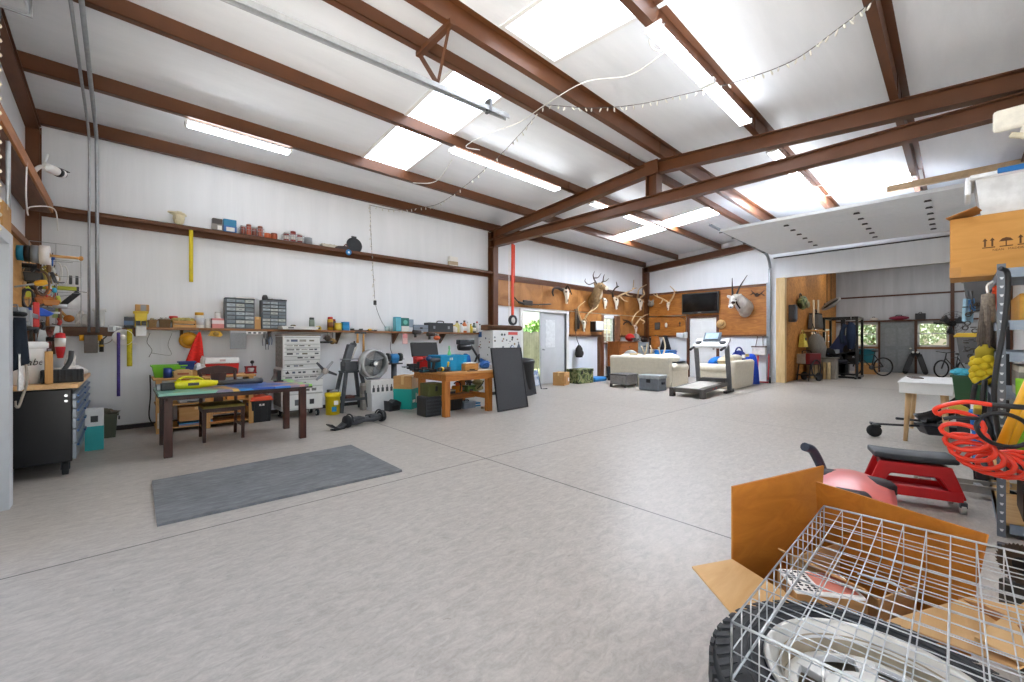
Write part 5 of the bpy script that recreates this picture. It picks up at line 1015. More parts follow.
def drawer(z0,z1,y0,hw,big=0):
 dr=P('drawer',MB().bb(-hw+.012,hw-.012,y0-.018,y0+.02,z0+.004,z1-.004),WCH,t,.003);P('pull',MB().bb(-hw+.012,hw-.012,y0-.027,y0-.017,z1-.018,z1-.006),M('#b9bab8',.3,.6),dr)
 xq=-hw+.05;mb=MB();mi=0;mats=STK;mb_={}
 while xq<hw-.09:
  ww=rnd.uniform(.03,.11);hh=(z1-z0)*rnd.uniform(.22,.4)
  if rnd.random()<.75 and xq+ww<hw-.03:
   zc=z0+(z1-z0)*.42;n_=max(2,int(ww/.014));mb.cur=rnd.randrange(len(STK));cw_=ww/n_
   if rnd.random()<.5:
    for k_ in range(n_):mb.bb(xq+k_*cw_,xq+k_*cw_+cw_*.7,y0-.0195,y0-.0178,zc-hh/2,zc+hh/2)
   else:mb.bb(xq,xq+ww,y0-.0195,y0-.0178,zc-hh/2,zc+hh/2)
  xq+=ww+rnd.uniform(.01,.06)
 if big:mb.cur=0;mb.prism([(-hw+.05,z0+.02),(-hw+.11,z0+.02),(-hw+.08,z1-.022)],y0-.021,y0-.0178)
 if mb.v:P('sticker_pattern',mb,STK,dr)
for z0,z1 in((.815,.875),(.875,.945),(.945,1.005),(1.005,1.075),(1.075,1.14),(1.14,1.2),(1.2,1.31)):drawer(z0,z1,.06,cw-.03)
for i,(z0,z1)in enumerate(((.15,.40),(.40,.52),(.52,.63),(.63,.70),(.70,.79))):drawer(z0,z1,.02,cw,i==4)
for sx in(-1,1):
 for y in(.08,D_-.08):
  c=P('caster',MB().cyl((sx*(cw-.07)-.018,y,.055),(sx*(cw-.07)+.018,y,.055),.055),RUB,t);P('hub',MB().cyl((sx*(cw-.07)-.02,y,.055),(sx*(cw-.07)+.02,y,.055),.03),WHT,c);P('fork',MB().bb(sx*(cw-.07)-.03,sx*(cw-.07)+.03,y-.03,y+.03,.11,.135),DSTEEL,c)
P('side_handle',MB().tube([(cw-.03,.1,1.22),(cw+.12,.1,1.22),(cw+.18,.1,1.235)],.016,8),BLK,t)
t=T('white_tray','flat white lid tray on the shelf edge above the white tool chest','tray',(XatY(298,7.62),7.60,SZ));w=XatY(316,7.6)-XatY(280,7.6);P('tray',tub_mb(w,.3,.05,.96,.008),WHT,t);P('lettering_strip',MB().bb(-w*.35,-w*.2,-.16,-.158,.015,.035),DGR,t)
t=T('fan_blades_tool','grey airplane style blades fixed to the right side of the tool chest','blades',(QX1+.02,QY-.02,ZatY(326,371,QY)));P('hub',MB().lathe([(0,-.03),(.05,-.03),(.055,.02),(0,.02)],14,axis='y'),M('#a9a199',.5,.3),t)
for k,a in enumerate((.9,2.3,3.9,5.9)):P('blade',MB().prism([(.03*math.cos(a)-.03*math.sin(a),.03*math.sin(a)+.03*math.cos(a)),(.2*math.cos(a)-.02*math.sin(a),.2*math.sin(a)+.02*math.cos(a)),(.2*math.cos(a)+.012*math.sin(a),.2*math.sin(a)-.012*math.cos(a)),(.03*math.cos(a)+.02*math.sin(a),.03*math.sin(a)-.02*math.cos(a))],-.02,-.012),DSTEEL if k%2 else GRY,t)
p=fl(329,414);t=T('yellow_bucket','yellow plastic bucket with grey lid clutter beside the white tool chest','bucket',(2.57,7.2,0));r=.118
P('body',MB().lathe([(0,0),(r*.92,0),(r,.36),(r*1.05,.36),(r*1.05,.33),(r*1.0,.33)],24),PLA('#ecd312',.35),t);P('rim',MB().lathe([(r*1.03,.30),(r*1.07,.305),(r*1.07,.37),(r*.98,.372),(r*.9,.35),(0,.35)],24),PLA('#e2c910',.35),t)
P('printed_label',MB().bb(-.055,.02,-r-.001,-r*.9,.06,.14),PLA('#2b86b3'),t);P('white_label',MB().bb(-.02,.05,-r-.0015,-r*.9,.17,.24),PAPER,t);P('bail',MB().tube(circ((0,-.03,.33),r*1.05,12,PI,2*PI,'xz',.1),.004,6),DSTEEL,t)
t=T('tool_roll','grey black tool lying on the yellow bucket','tool',(2.57,7.2,.373));P('body',MB().cyl((-.09,.02,.025),(.09,-.02,.025),.025),DGR,t);P('grip',MB().cyl((-.07,-.06,.02),(.06,-.05,.02),.017),GRY,t)
SGR=M('#4b4e52',.5,.2,.1,10,.05,'grey_enamel');SX,SY=2.96,7.40
t=T('sander_stand','grey four legged machine stand between the yellow bucket and the fan','stand',(SX,SY,0))
for sx in(-1,1):
 for sy in(-1,1):P('leg',MB().beam((sx*.25,sy*.21,0),(sx*.13,sy*.11,.69),.06,.045,(0,1,0)),SGR,t,.004)
P('top_plate',MB().bb(-.17,.17,-.14,.14,.68,.71),SGR,t,.004);P('lower_shelf',MB().bb(-.2,.2,-.17,.17,.2,.215),M('#2d2d30',.5),t);P('braces',MB().bb(-.2,.2,-.19,-.175,.19,.24).bb(-.2,.2,.175,.19,.19,.24),SGR,t)
t=T('belt_sander','grey bench belt sander with a slanted column standing on the machine stand','sander',(SX-.01,SY,.71))
P('base',MB().bb(-.14,.1,-.11,.11,0,.16),SGR,t,.012);P('motor',MB().lathe([(0,.0),(.065,0),(.075,.03),(.075,.15),(.06,.18),(0,.18)],16,(.02,0,.09),'x'),M('#3a3c40',.5),t);P('belt_frame',MB().beam((-.11,-.02,.08),(.0,-.02,.46),.11,.13,(0,1,0)),M('#5f6367',.5,.3),t,.01);P('belt',MB().beam((-.03,-.02,.22),(.06,-.02,.45),.1,.05,(0,1,0)),M('#cfcbc2',.8),t);P('top_roller',MB().cyl((.04,-.07,.46),(.04,.03,.46),.045),DSTEEL,t);P('work_table',MB().bb(-.16,.25,-.12,.08,.2,.215),M('#84888b',.35,.6),t,.003);P('knob',MB().cyl((.04,-.08,.50),(.04,-.08,.53),.015),BLK,t)
S('stand_clutter',MB().tf((SX,SY,.216)).bb(-.12,.03,-.1,.1,0,.05),M('#6b3a2c',.6),'red brown block on the lower shelf of the machine stand','block',bev=.005)
FX,FY,FZ=XatY(374.3,7.15),7.15,ZatY(374,363.5,7.15);R_=.245
t=T('drum_fan','round silver drum fan standing in front of the shelf, right of the sander','fan',(FX,FY,FZ),.12)
P('drum',MB().lathe([(R_-.01,-.06),(R_+.012,-.06),(R_+.012,.12),(R_-.01,.12),(R_-.02,.0),(R_-.01,-.06)],36,axis='y'),M('#b9bbbb',.35,.3),t)
mb=MB()
for k in range(1,6):mb.tube(circ((0,-.055,0),R_*k/5.4,28),.0016,4,True)
for k in range(12):a=k*PI/6;mb.cyl((0,-.056,0),(R_*math.cos(a),-.056,R_*math.sin(a)),.0016,n=4)
P('front_grille',mb,STEEL,t);P('grille_badge',MB().lathe([(0,-.07),(.042,-.066),(.045,-.055),(0,-.055)],18,axis='y'),WHT,t)
for k in range(3):
 a0=k*2*PI/3+.4;P('blade',MB().sheet(lambda i,j:((.03+.19*i)*math.cos(a0+j*.95),.01+.05*j,(.03+.19*i)*math.sin(a0+j*.95)),5,6,.004),M('#85898c',.4),t)
P('motor',MB().lathe([(0,.0),(.06,.0),(.06,.12),(0,.12)],14,axis='y'),DGR,t);P('back_panel',MB().lathe([(0,.118),(R_,.118),(R_,.122),(0,.122)],30,axis='y'),M('#dededc',.6),t);P('stand_frame',MB().tube([(-R_-.02,.03,0),(-R_-.02,.03,-R_*.6),(-.12,.03,-R_-.03),(.12,.03,-R_-.03),(R_+.02,.03,-R_*.6),(R_+.02,.03,0)],.014,8),STEEL,t)
p=fl(382,411);ztop=FZ-R_-.045
def tallbox(u0,u1,z0,z1,y,d,m,label,**k):
 x0,x1=XatY(u0,y-d/2),XatY(u1,y-d/2);return carton(label,'box',((x0+x1)/2,y,z0),x1-x0,d,z1-z0,m,**k)
zmid=ZatY(380,392,7.0);ztp=ZatY(380,380,7.0)
tallbox(372,395,.0,zmid-.02,7.15,.3,M('#dedfdf',.6,0,.04),'tall white carton on the floor below the drum fan',tape=None,name='white_carton')
tt=tallbox(371,395,zmid-.02,ztop,7.15,.28,M('#e3e3e1',.6,0,.04),'white carton printed with dark bottles, stacked under the drum fan',tape=None,name='white_carton');
mb=MB();rnd=random.Random(3);w_=XatY(395,7.01)-XatY(371,7.01);hz=ztop-zmid+.02
for k in range(5):
 q=-w_/2+w_*(k+.6)/5.4;mb.bb(q-.025,q+.02,-.1425,-.14,hz*.1,hz*.42);mb.bb(q-.012,q+.006,-.1425,-.14,hz*.42,hz*.62)
P('printed_bottles',mb,M('#3d4043',.5),tt)
t=tallbox(362.5,371.5,0,ZatY(367,383,7.2),7.28,.12,M('#a7a19a',.7),'narrow grey board box standing left of the white cartons',tape=None,name='narrow_carton',band=(M('#8d8780',.7),.6,.9))
t=T('black_casing','black angular casing on the floor between the white carton and the teal box','casing',(XatY(390,6.95),6.86,0),.2);P('body',MB().prism([(-.12,0),(.11,0),(.14,.14),(.02,.2),(-.06,.15),(-.13,.19)],-.08,.08),M('#37393c',.5),t,.012);P('opening',MB().bb(-.07,.07,-.085,-.08,.03,.1),BLK,t)
t=carton('tall teal and tan carton turned corner-on, left of the wooden workbench','box',(3.85,6.98,0),.42,.36,.60,CARD,.62,None,'teal_carton');P('teal_band',MB().bb(-.211,.211,-.181,.181,0,.37),PLA('#17a296',.5),t);P('printed_ring',MB().lathe([(.03,-.183),(.075,-.183),(.075,-.1812),(.03,-.1812)],20,(.10,0,.2),'y'),PAPER,t);P('printed_bar',MB().bb(-.17,-.06,-.1825,-.181,.12,.17).bb(-.03,.0,-.1825,-.181,.1,.28),PAPER,t)
P('pale_side',MB().bb(-.2,.21,-.1815,-.18,.37,.6),M('#cbb592',.7),t)
GX,GY=XatY(394,7.45),7.45;gz=ZatY(394,376,7.45)+.26
t=T('grinder_pedestal','dark round pedestal behind the teal carton','pedestal',(GX,GY,0));P('column',MB().cyl((0,0,.02),(0,0,gz-.03),.055),DSTEEL,t);P('foot',MB().lathe([(0,0),(.17,0),(.16,.02),(.06,.05),(0,.05)],20),DSTEEL,t);P('plate',MB().bb(-.14,.14,-.09,.09,gz-.03,gz-.005),DSTEEL,t,.003)
t=T('bench_grinder','blue bench grinder with two black wheels on the pedestal','grinder',(GX,GY,gz-.005));P('motor',MB().lathe([(0,-.09),(.06,-.09),(.078,-.06),(.078,.06),(.06,.09),(0,.09)],18,(0,0,.1),'x'),PLA('#2f7fb8',.3),t);P('base',MB().bb(-.07,.07,-.06,.06,0,.05),PLA('#2a6b9c'),t,.006)
for s in(-1,1):P('wheel_guard',MB().cyl((s*.1,0,.11),(s*.155,0,.11),.08),BLK,t);P('wheel',MB().cyl((s*.155,0,.11),(s*.165,0,.11),.06),M('#6b6b6c',.9),t);P('tool_rest',MB().bb(s*.13-.03,s*.13+.03,-.12,-.07,.07,.08),DSTEEL,t)
mb=MB();mb.tube(spl([(GX+.02,GY+.06,gz+.1),(GX+.05,7.7,1.1),(GX+.10,7.76,1.25),(GX+.12,7.78,SZ-.04)],5),.005,6);S('grinder_lead',mb,BLK,'black power lead rising from the bench grinder to the shelf','lead')
p,q=fl(347,428),fl(381.5,421.5);t=T('hoverboard','black hoverboard on the concrete in front of the machine stand','hoverboard',((p.x+q.x)/2,(p.y+q.y)/2,0),math.atan2(q.y-p.y,q.x-p.x));Lh=((q-p).length)/2
for s in(-1,1):
 P('wheel',MB().lathe([(.04,-.03),(.085,-.028),(.09,0),(.085,.028),(.04,.03),(0,.03)],22,(s*Lh,0,.09),'x'),RUB,t);P('fender',MB().tube(circ((s*Lh*.86,0,.09),.1,12,0,PI,'yz'),.012,6),M('#2b2c2f',.3),t);P('pad',MB().frus(s*Lh*.48,0,.1,.135,Lh*.34,.075,Lh*.3,.065),M('#3a3b3e',.8),t,.008)
P('shell',MB().lathe([(0,-Lh*.95),(.05,-Lh*.9),(.06,-Lh*.5),(.038,0),(.06,Lh*.5),(.05,Lh*.9),(0,Lh*.95)],16,(0,0,.08),'x'),M('#4c4e52',.3,.2),t)
p=fl(337,430);t=T('black_cradle','black curved cradle lying on the floor beside the hoverboard','cradle',(p.x+.02,p.y+.02,0),.35);t.scale=(.72,.72,.72);P('shell',MB().sheet(lambda a,b:(-.2+.4*a,-.09+.18*b,.03+.10*abs(2*a-1)**1.6-.0*b),12,4,.02),BLK,t);P('runner',MB().bb(-.12,.12,-.07,.07,.0,.022),RUB,t,.004)
BX0,BX1,BY0,BY1,BZ=3.74,4.86,5.56,6.62,.725
ORW=wood('#c07a32','#96561c',(1,10,10),.55,'bench_wood');ORWZ=wood('#c07a32','#96561c',(10,10,1),.55,'bench_wood')
t=T('workbench','sturdy orange wood workbench beside the leaning black board','workbench',((BX0+BX1)/2,(BY0+BY1)/2,0));a,b=(BX1-BX0)/2,(BY1-BY0)/2
P('benchtop',MB().bb(-a,a,-b,b,BZ-.035,BZ),wood('#cf9a5c','#ac7436',(1,9,9),.55,'bench_wood'),t,.004)
for n_,c in(('apron',(-a+.02,a-.02,-b+.02,-b+.06)),('apron',(-a+.02,a-.02,b-.06,b-.02)),('apron',(-a+.02,-a+.06,-b+.06,b-.06)),('apron',(a-.06,a-.02,-b+.06,b-.06))):P(n_,MB().bb(*c,BZ-.14,BZ-.035),ORW,t,.003)
for lx,ly in((3.83,5.68),(3.86,6.48),(4.73,5.68),(4.73,6.48)):
 x,y=lx-(BX0+BX1)/2,ly-(BY0+BY1)/2;P('leg',MB().bb(x-.05,x+.05,y-.05,y+.05,0,BZ-.035),ORWZ,t,.005)
P('lower_shelf',MB().bb(-a+.16,a-.1,-.02,b-.1,.27,.29),wood('#a5652b','#7c4516',(1,9,9)),t);P('lower_rail',MB().bb(a-.16,a-.12,-b+.1,b-.1,.22,.31).bb(-a+.14,a-.12,.0,.04,.2,.29),ORW,t)
def onb2(u0,u1,v0,y,zb=BZ):return spot(u0,u1,v0,y,zb)
x,w,h=onb2(417,443,357,6.4);bx,by=x,6.42
t=T('red_tool_box','open red tool box with a black lid standing on the workbench','tool box',(x,6.42,BZ));P('body',tub_mb(w,.24,.24,.97,.008),PLA('#cf2a25',.35),t,.003);P('lid',MB().tf((0,.12,.24),(-.25,0,0)).bb(-w/2,w/2,0,.05,0,.26),M('#1c1a1a',.6),t,.008);P('tray_contents',MB().bb(-w*.44,w*.44,-.1,.1,.16,.2),M('#3a2d2a',.6),t);P('latch',MB().bb(-.03,.03,-.135,-.12,.17,.23),STEEL,t)
x,w,h=onb2(436,464.5,355,5.95);t=tub('bright_blue_tote','bright blue plastic tote on the workbench','tote',(x,6.02,BZ),w*.93,.36,h,PLA('#1496c8',.35),taper=.9,handle=PLA('#1387b6'),ribs=4);P('label_patch',MB().bb(-.09,-.03,-.178,-.172,h*.7,h*.85),PAPER,t)
x=XatY(448,6.1);bottle('light green bottle standing in the bright blue tote',(x,6.06,BZ+.01),.035,.42,'#7ad18a','#8fdca0')
def drillish(name,label,loc,rz,c0,c1,s=1):
 t=T(name,label,'power drill',loc,rz);P('motor',MB().lathe([(0,-.09*s),(.035*s,-.085*s),(.04*s,-.02*s),(.036*s,.07*s),(.02*s,.09*s),(0,.09*s)],14,(0,0,.2*s),'x'),PLA(c0),t);P('chuck',MB().lathe([(.022*s,.09*s),(.02*s,.12*s),(.006*s,.15*s),(0,.2*s)],10,(0,0,.2*s),'x'),BLK,t);P('grip',MB().beam((-.03*s,0,.18*s),(-.055*s,0,.05*s),.035*s,.045*s,(0,1,0)),PLA(c1),t,.006);P('battery',MB().bb(-.11*s,.0,-.035*s,.035*s,0,.055*s),BLK,t,.006);return t
drillish('cordless_drill','red and black cordless drill at the left end of the workbench',(XatY(419.5,6.2),6.2,BZ),.4,'#b3231f','#262626',1.0);drillish('cordless_drill','black and blue cordless drill in front of the red tool box',(XatY(427,6.05),6.0,BZ),1.2,'#1f3d66','#1b1b1d',1.1);drillish('cordless_drill','dark grey cordless drill next to the bright blue tote',(XatY(432.5,5.95),5.86,BZ),.1,'#3a4048','#1d1e20',1.0)
t=T('battery_charger','black battery charger with teal trim in front of the red tool box','charger',(XatY(422,6.0),5.93,BZ),.2);P('base',MB().bb(-.07,.07,-.05,.05,0,.06),BLK,t,.01);P('trim',MB().bb(-.072,.072,-.052,.052,.025,.035),PLA('#1f7f94'),t);P('dock',MB().bb(-.04,.04,-.03,.03,.06,.09),DGR,t,.006)
t=T('yellow_black_grinder','black angle grinder with yellow trim at the near edge of the workbench','angle grinder',(XatY(444,5.72),5.74,BZ),.3);P('body',MB().lathe([(0,-.12),(.03,-.115),(.035,0),(.032,.08),(.02,.1),(0,.1)],12,(0,0,.055),'x'),BLK,t);P('gear_head',MB().bb(.08,.15,-.035,.035,.025,.085),DSTEEL,t,.01);P('disc',MB().cyl((.12,0,.012),(.12,0,.018),.065),M('#54504a',.8),t);P('trim',MB().lathe([(.036,-.06),(.038,-.05),(.038,-.03),(.036,-.02)],12,(0,0,.055),'x'),PLA('#d9b418'),t);P('side_handle',MB().cyl((.11,0,.07),(.11,-.02,.17),.016),PLA('#d9b418'),t)
x,w,h=onb2(465,478,363.5,5.75);t=T('wooden_bin','open pale wooden box on the workbench right of the bright blue tote','box',(x,5.83,BZ));P('sides',tub_mb(w,.18,h,.99,.004,.01),wood('#d09a54','#b27a35',(1,8,8)),t);P('paper',MB().bb(-w*.4,w*.38,-.07,.07,h*.7,h*1.15),PAPER,t,.004);P('label',MB().bb(-.05,.06,-.096,-.09,.01,.03),BLK,t)
t=S('flat_black_rule',MB().bb(-.1,.1,-.02,.02,0,.012),BLK,'flat black bar lying in front of the pale wooden box','bar',(XatY(473,5.62),5.64,BZ),.05,bev=.003)
t=T('scroll_saw','blue and black bench saw with a tubular arm on the workbench','saw',(XatY(467,6.35),6.38,BZ));P('table',MB().bb(-.14,.14,-.12,.12,0,.05),PLA('#2d3338'),t,.01);P('blue_guard',MB().prism([(-.10,.05),(.10,.05),(.06,.24),(-.02,.28),(-.06,.2)],-.05,.05),PLA('#1f68b8',.35),t,.012);P('motor_head',MB().lathe([(0,-.15),(.06,-.15),(.07,-.05),(.07,.1),(.05,.14),(0,.14)],14,(-.02,0,.40),'x'),BLK,t);P('top_plate',MB().bb(-.19,.16,-.06,.06,.45,.54),M('#3c4044',.5,.3),t,.01)
P('arm',MB().tube([(.12,0,.42),(.27,0,.22),(.18,0,.03)],.022,8).tube([(.27,0,.22),(.33,.02,.1),(.33,.02,.26)],.016,8),BLK,t)
t=T('blue_cloth','blue and white crumpled cloth at the right end of the workbench','cloth',(XatY(486,6.0),6.02,BZ));rnd=random.Random(14);mb=MB();pilelump(mb,(0,0,.07),(.11,.10,.08),rnd,12,.5);P('blue_part',mb,FAB('#3d6fb5'),t);P('white_part',pilelump(MB(),(.08,-.08,.05),(.09,.07,.06),rnd,11,.5),FAB('#e1e1e0'),t)
rnd=random.Random(15);t=S('paper_sheets',MB().tf((XatY(484,5.72),5.72,BZ+.006),(0,0,.15)).bb(-.12,.12,-.08,.08,-.005,.004).tf((XatY(478,5.8)-.06,5.95,BZ+.012),(0,0,-.2)).bb(-.1,.1,-.07,.07,-.004,.003),PAPER,'white paper sheets lying at the right end of the workbench','papers')
t=T('dark_gadget','dark red and black gadget between the pale wooden box and the blue cloth','gadget',(XatY(480.5,5.75),5.9,BZ));P('body',MB().ell((0,0,.05),(.06,.05,.05)),PLA('#3a2326'),t);P('cap',MB().cyl((0,0,.09),(0,0,.13),.022),BLK,t)
t=T('vise','small steel vise at the left corner of the workbench','vise',(XatY(415.5,6.3)+.06,6.44,BZ));P('base',MB().bb(-.07,.07,-.05,.05,0,.05),DSTEEL,t,.006);P('jaw',MB().bb(-.12,-.07,-.06,.06,.03,.12).bb(-.05,.03,-.06,.06,.03,.12),DSTEEL,t,.004);P('screw_handle',MB().cyl((-.2,0,.07),(-.07,0,.07),.012).cyl((-.2,-.07,.07),(-.2,.07,.07),.007),STEEL,t)
def under(name,u0,u1,v0,y,zb,label,cat,hexc,d=.3,lid=None,**k):
 x,w,h=spot(u0,u1,v0,y-d/2,zb);return tub(name,label,cat,(x,y,zb),w*.94,d,h,PLA(hexc),lid=PLA(lid)if lid else None,**k)
x,w,h=spot(421.5,440,396,5.8,0);t=T('black_tool_case','black ribbed tool case on the floor at the left end of the workbench','case',(x+.09,6.0,0));w*=.88;h*=.93;P('shell',MB().bb(-w/2,w/2,-.15,.15,0,h),M('#2a2c2f',.45),t,.02)
for i in range(5):P('rib',MB().bb(-w/2+.02,w/2-.02,-.158,-.15,h*(.12+.17*i),h*(.18+.17*i)),M('#33363a',.45),t,.003)
P('handle',MB().tube(spl([(-.07,-.05,h),(-.06,-.05,h+.025),(.06,-.05,h+.025),(.07,-.05,h)],4),.01,6),BLK,t);hc=h
x,w,h=spot(425,440,384,5.85,hc+.0);t=carton('olive green ammunition box on top of the black ribbed case','box',(x+.09,6.02,hc+.0),w,.28,h,M('#4f5328',.5,.1),tape=None,name='ammo_box');P('latch',MB().bb(-.02,.02,-.15,-.14,h*.4,h*.8),BLK,t)
x,w,h=spot(424,437,379.5,6.3,hc+.04+.18)
under('dark_crate',449.5,463,399,6.25,0,'black crate on the floor under the middle of the workbench','crate','#201f1f',ribs=4)
x,w,h=spot(464.5,476,401.5,6.1,0);t=carton('grey metal tool box on the floor under the workbench','box',(x,6.22,0),w,.22,h*.8,M('#7f8790',.4,.3),tape=None,name='metal_box');P('lid',MB().bb(-w/2-.006,w/2+.006,-.116,.116,h*.72,h*.95),M('#939ba3',.4,.3),t,.01);P('handle',MB().tube(spl([(-.05,0,h*.95),(-.04,0,h*1.12),(.04,0,h*1.12),(.05,0,h*.95)],4),.008,6),BLK,t)
x,w,h=spot(479,484,403,6.1,0);carton('blue carton on the floor under the right end of the workbench','box',(x,6.3,0),w,.2,h,PLA('#2a78a4'),tape=None,name='small_carton',band=(PAPER,.4,.6));S('floor_slat',MB().bb(-.12,.14,-.03,.03,0,.04),wood('#b09a7a','#8e7656'),'pale timber offcut on the floor under the right end of the workbench','timber',(XatY(484,6.0),5.95,0),.3,bev=.003)
LZ=.29
x,w,h=spot(468,478.5,385.5,6.2,LZ);carton('green ammunition box on the lower shelf of the workbench','box',(x,6.3,LZ),w,.2,h,M('#5b7a34',.5),tape=None,name='ammo_box',band=(M('#3e5a24',.5),.75,.95))
rnd=random.Random(31);x,w,h=spot(478.5,489,378.5,6.1,LZ);t=T('tan_bag','stacked tan canvas bags at the right end of the lower bench shelf','bag',(x-.04,6.25,LZ));mb=MB();pilelump(mb,(0,0,h*.25),(w*.5,.12,h*.25),rnd,12,.3);P('bag_body',mb,FAB('#9a9264'),t);P('upper_fold',pilelump(MB(),(0,0,h*.68),(w*.46,.11,h*.22),rnd,12,.35),FAB('#8d8558'),t);P('strap',MB().tube(spl([(-.08,-.1,h*.2),(0,-.13,h*.5),(.08,-.1,h*.8)],4),.012,6),FAB('#4d4a33'),t)
t=T('orange_chainsaw','orange and black chainsaw lying on the lower bench shelf','chainsaw',(XatY(459,6.25),6.28,LZ),.2);P('housing',MB().bb(-.12,.06,-.06,.06,0,.13),PLA('#d98a1a'),t,.02);P('bar',MB().prism([(.06,.03),(.30,.02),(.33,.05),(.30,.08),(.06,.09)],-.008,.008),STEEL,t);P('front_handle',MB().tube(spl([(-.02,-.07,.03),(-.02,-.08,.16),(-.02,.0,.2),(-.02,.08,.16)],4),.012,6),BLK,t);P('cap',MB().cyl((-.04,-.02,.13),(-.04,-.02,.19),.035),PLA('#d4622a'),t)
x,w,h=spot(446,452,388,6.25,LZ);carton('dark grey case at the left of the lower bench shelf','case',(x,6.3,LZ),.22,.2,h*.7,PLA('#4a5560'),tape=None,name='tool_case',band=(PLA('#b9b6a0'),.6,.99))
for i,(u,c,l)in enumerate(((470,'#232326','black power tool behind the orange chainsaw under the workbench'),(465,'#2c2a2a','dark sander standing next to the green ammunition box'))):drillish('power_tool',l,(XatY(u,6.4),6.46-.18*i,LZ),.5+i,c,'#1d1d1f',.9)
S('beam_offcut',MB().tf((4.35,6.25,.58),(0,.0,.1)).bb(-.35,.18,-.05,.05,-.03,.03),M('#a7a29a',.6),'grey bar resting crosswise under the bench top','bar')
p0,p1=fl(499,413),fl(526,407);p0 .y=5.40;p1 .y=5.46;dx=p1 .x-p0 .x;Hb=1.12
t=T('leaning_board','large black framed board leaning on the end of the workbench','board',((p0 .x+p1 .x)/2,(p0 .y+p1 .y)/2,.012),math.atan2(p1 .y-p0 .y,dx));t.rotation_euler=(-.16,.0,math.atan2(p1 .y-p0 .y,dx));w2=dx/2
P('panel',MB().bb(-w2+.02,w2-.02,-.006,.012,.02,Hb-.02),M('#38393c',.75,0,.12,40,.15),t);P('frame',MB().bb(-w2,w2,-.014,.016,0,.03).bb(-w2,w2,-.014,.016,Hb-.03,Hb).bb(-w2,-w2+.03,-.014,.016,.03,Hb-.03).bb(w2-.03,w2,-.014,.016,.03,Hb-.03),M('#17181a',.4),t,.003)
RX0,RX1,RY0,RZ=6.14,7.06,7.22,1.49
t=T('refrigerator','white refrigerator covered with magnets and stickers','refrigerator',((RX0+RX1)/2,RY0,0));w2=(RX1-RX0)/2
RF=M('#dcdedd',.35,0,.02,4,.03,'white_enamel');P('cabinet',MB().bb(-w2,w2,.06,.53,.04,RZ),RF,t,.012);P('freezer_door',MB().bb(-w2,w2,0,.055,1.0,RZ-.004),RF,t,.012);dr=P('door',MB().bb(-w2,w2,0,.055,.08,.99),RF,t,.012);P('kick_plate',MB().bb(-w2+.02,w2-.02,.04,.06,0,.07),DGR,t);P('door_handle',MB().tube([(w2-.06,0,.55),(w2-.06,-.045,.57),(w2-.06,-.045,.93),(w2-.06,0,.95)],.012,8),WHT,t)
rnd=random.Random(44);MG=[M(c,.5,0,.05)for c in('#23272b','#2d4468','#7a3a38','#3c434c','#6d757c','#33493b','#8a7a54','#2a323f')]
def magnet(x,y,z,kind,s,m,front):
 mb=MB()
 if kind==0:mb.bb(x-s,x+s,y-.004,y+.001,z-s*.6,z+s*.6)if front else mb.bb(x-.004,x+.001,y-s,y+s,z-s*.6,z+s*.6)
 elif kind==1:mb.cyl((x,y-.005,z),(x,y,z),s,n=14)if front else mb.cyl((x-.005,y,z),(x,y,z),s,n=14)
 else:mb.prism([((x if front else y)+q[0]*s,z+q[1]*s)for q in((-1,-.6),(.2,-1),(1,-.1),(.4,.9),(-.6,.7))],(y if front else x)-.004,y if front else x,'y' if front else 'x')
 P('magnet',mb,m,t)
for i in range(48):magnet(rnd.uniform(-w2+.05,w2-.05),0,rnd.uniform(.62,1.42),rnd.randrange(3),rnd.uniform(.010,.030),rnd.choice(MG),True)
for i in range(14):magnet(-w2,rnd.uniform(.1,.5),rnd.uniform(.75,1.42),rnd.randrange(3),rnd.uniform(.012,.03),rnd.choice(MG),False)
mb=MB().bb(.02,.32,-.006,.0,1.385,1.455);P('red_sign',mb,M('#d0504a',.5),t);P('blue_disc',MB().lathe([(0,-.007),(.075,-.007),(.075,0),(0,0)],20,(.14,0,1.06),'y'),M('#46628e',.5),t);P('blue_disc_ring',MB().lathe([(.03,-.009),(.055,-.009),(.055,-.006),(.03,-.006)],20,(.14,0,1.06),'y'),M('#c9d2de',.5),t);P('figure_sticker',MB().prism([(.33,.98),(.39,.98),(.41,1.1),(.36,1.2),(.31,1.1)],-.006,0),M('#4f5a68',.5),t);P('ledge_note',MB().bb(.02,.42,-.007,0,.86,.885),M('#8a4f48',.6),t);P('blue_oval',MB().ell((-w2-.002,.42,.78),(.006,.09,.055)),M('#2464b0',.4),t);P('blue_square',MB().bb(-w2-.006,-w2,.4,.52,1.33,1.46),M('#24568f',.4),t)
mb=MB().bb(-.52,.56,.0,.3,RZ+.0,RZ+.10);t=T('rough_plank','dark rough sawn plank lying on top of the refrigerator','plank',((RX0+RX1)/2-.02,RY0+.06,RZ+.002));P('board',MB().bb(-.54,.52,0,.26,0,.12),wood('#7c5230','#543418',(1,8,8),.8,'rough_plank'),t,.012);P('bark_edge',MB().tube([(-.54,-.0,.05),(-.2,-.012,.06),(.2,.0,.05),(.52,-.008,.06)],.045,8),M('#4d3320',.95,0,.3,20,.5),t)
t=T('strap_roll','round black and white cable roll standing on the refrigerator plank','roll',(XatY(512.5,7.2),7.19,RZ+.125));P('ring',MB().lathe([(.075,-.03),(.12,-.03),(.125,0),(.12,.03),(.075,.03),(.075,-.03)],24,(0,0,.12),'y'),M('#26282b',.6),t);P('face',MB().lathe([(0,-.012),(.075,-.012),(.075,.012),(0,.012)],20,(0,0,.12),'y'),M('#dfdfdc',.6),t)
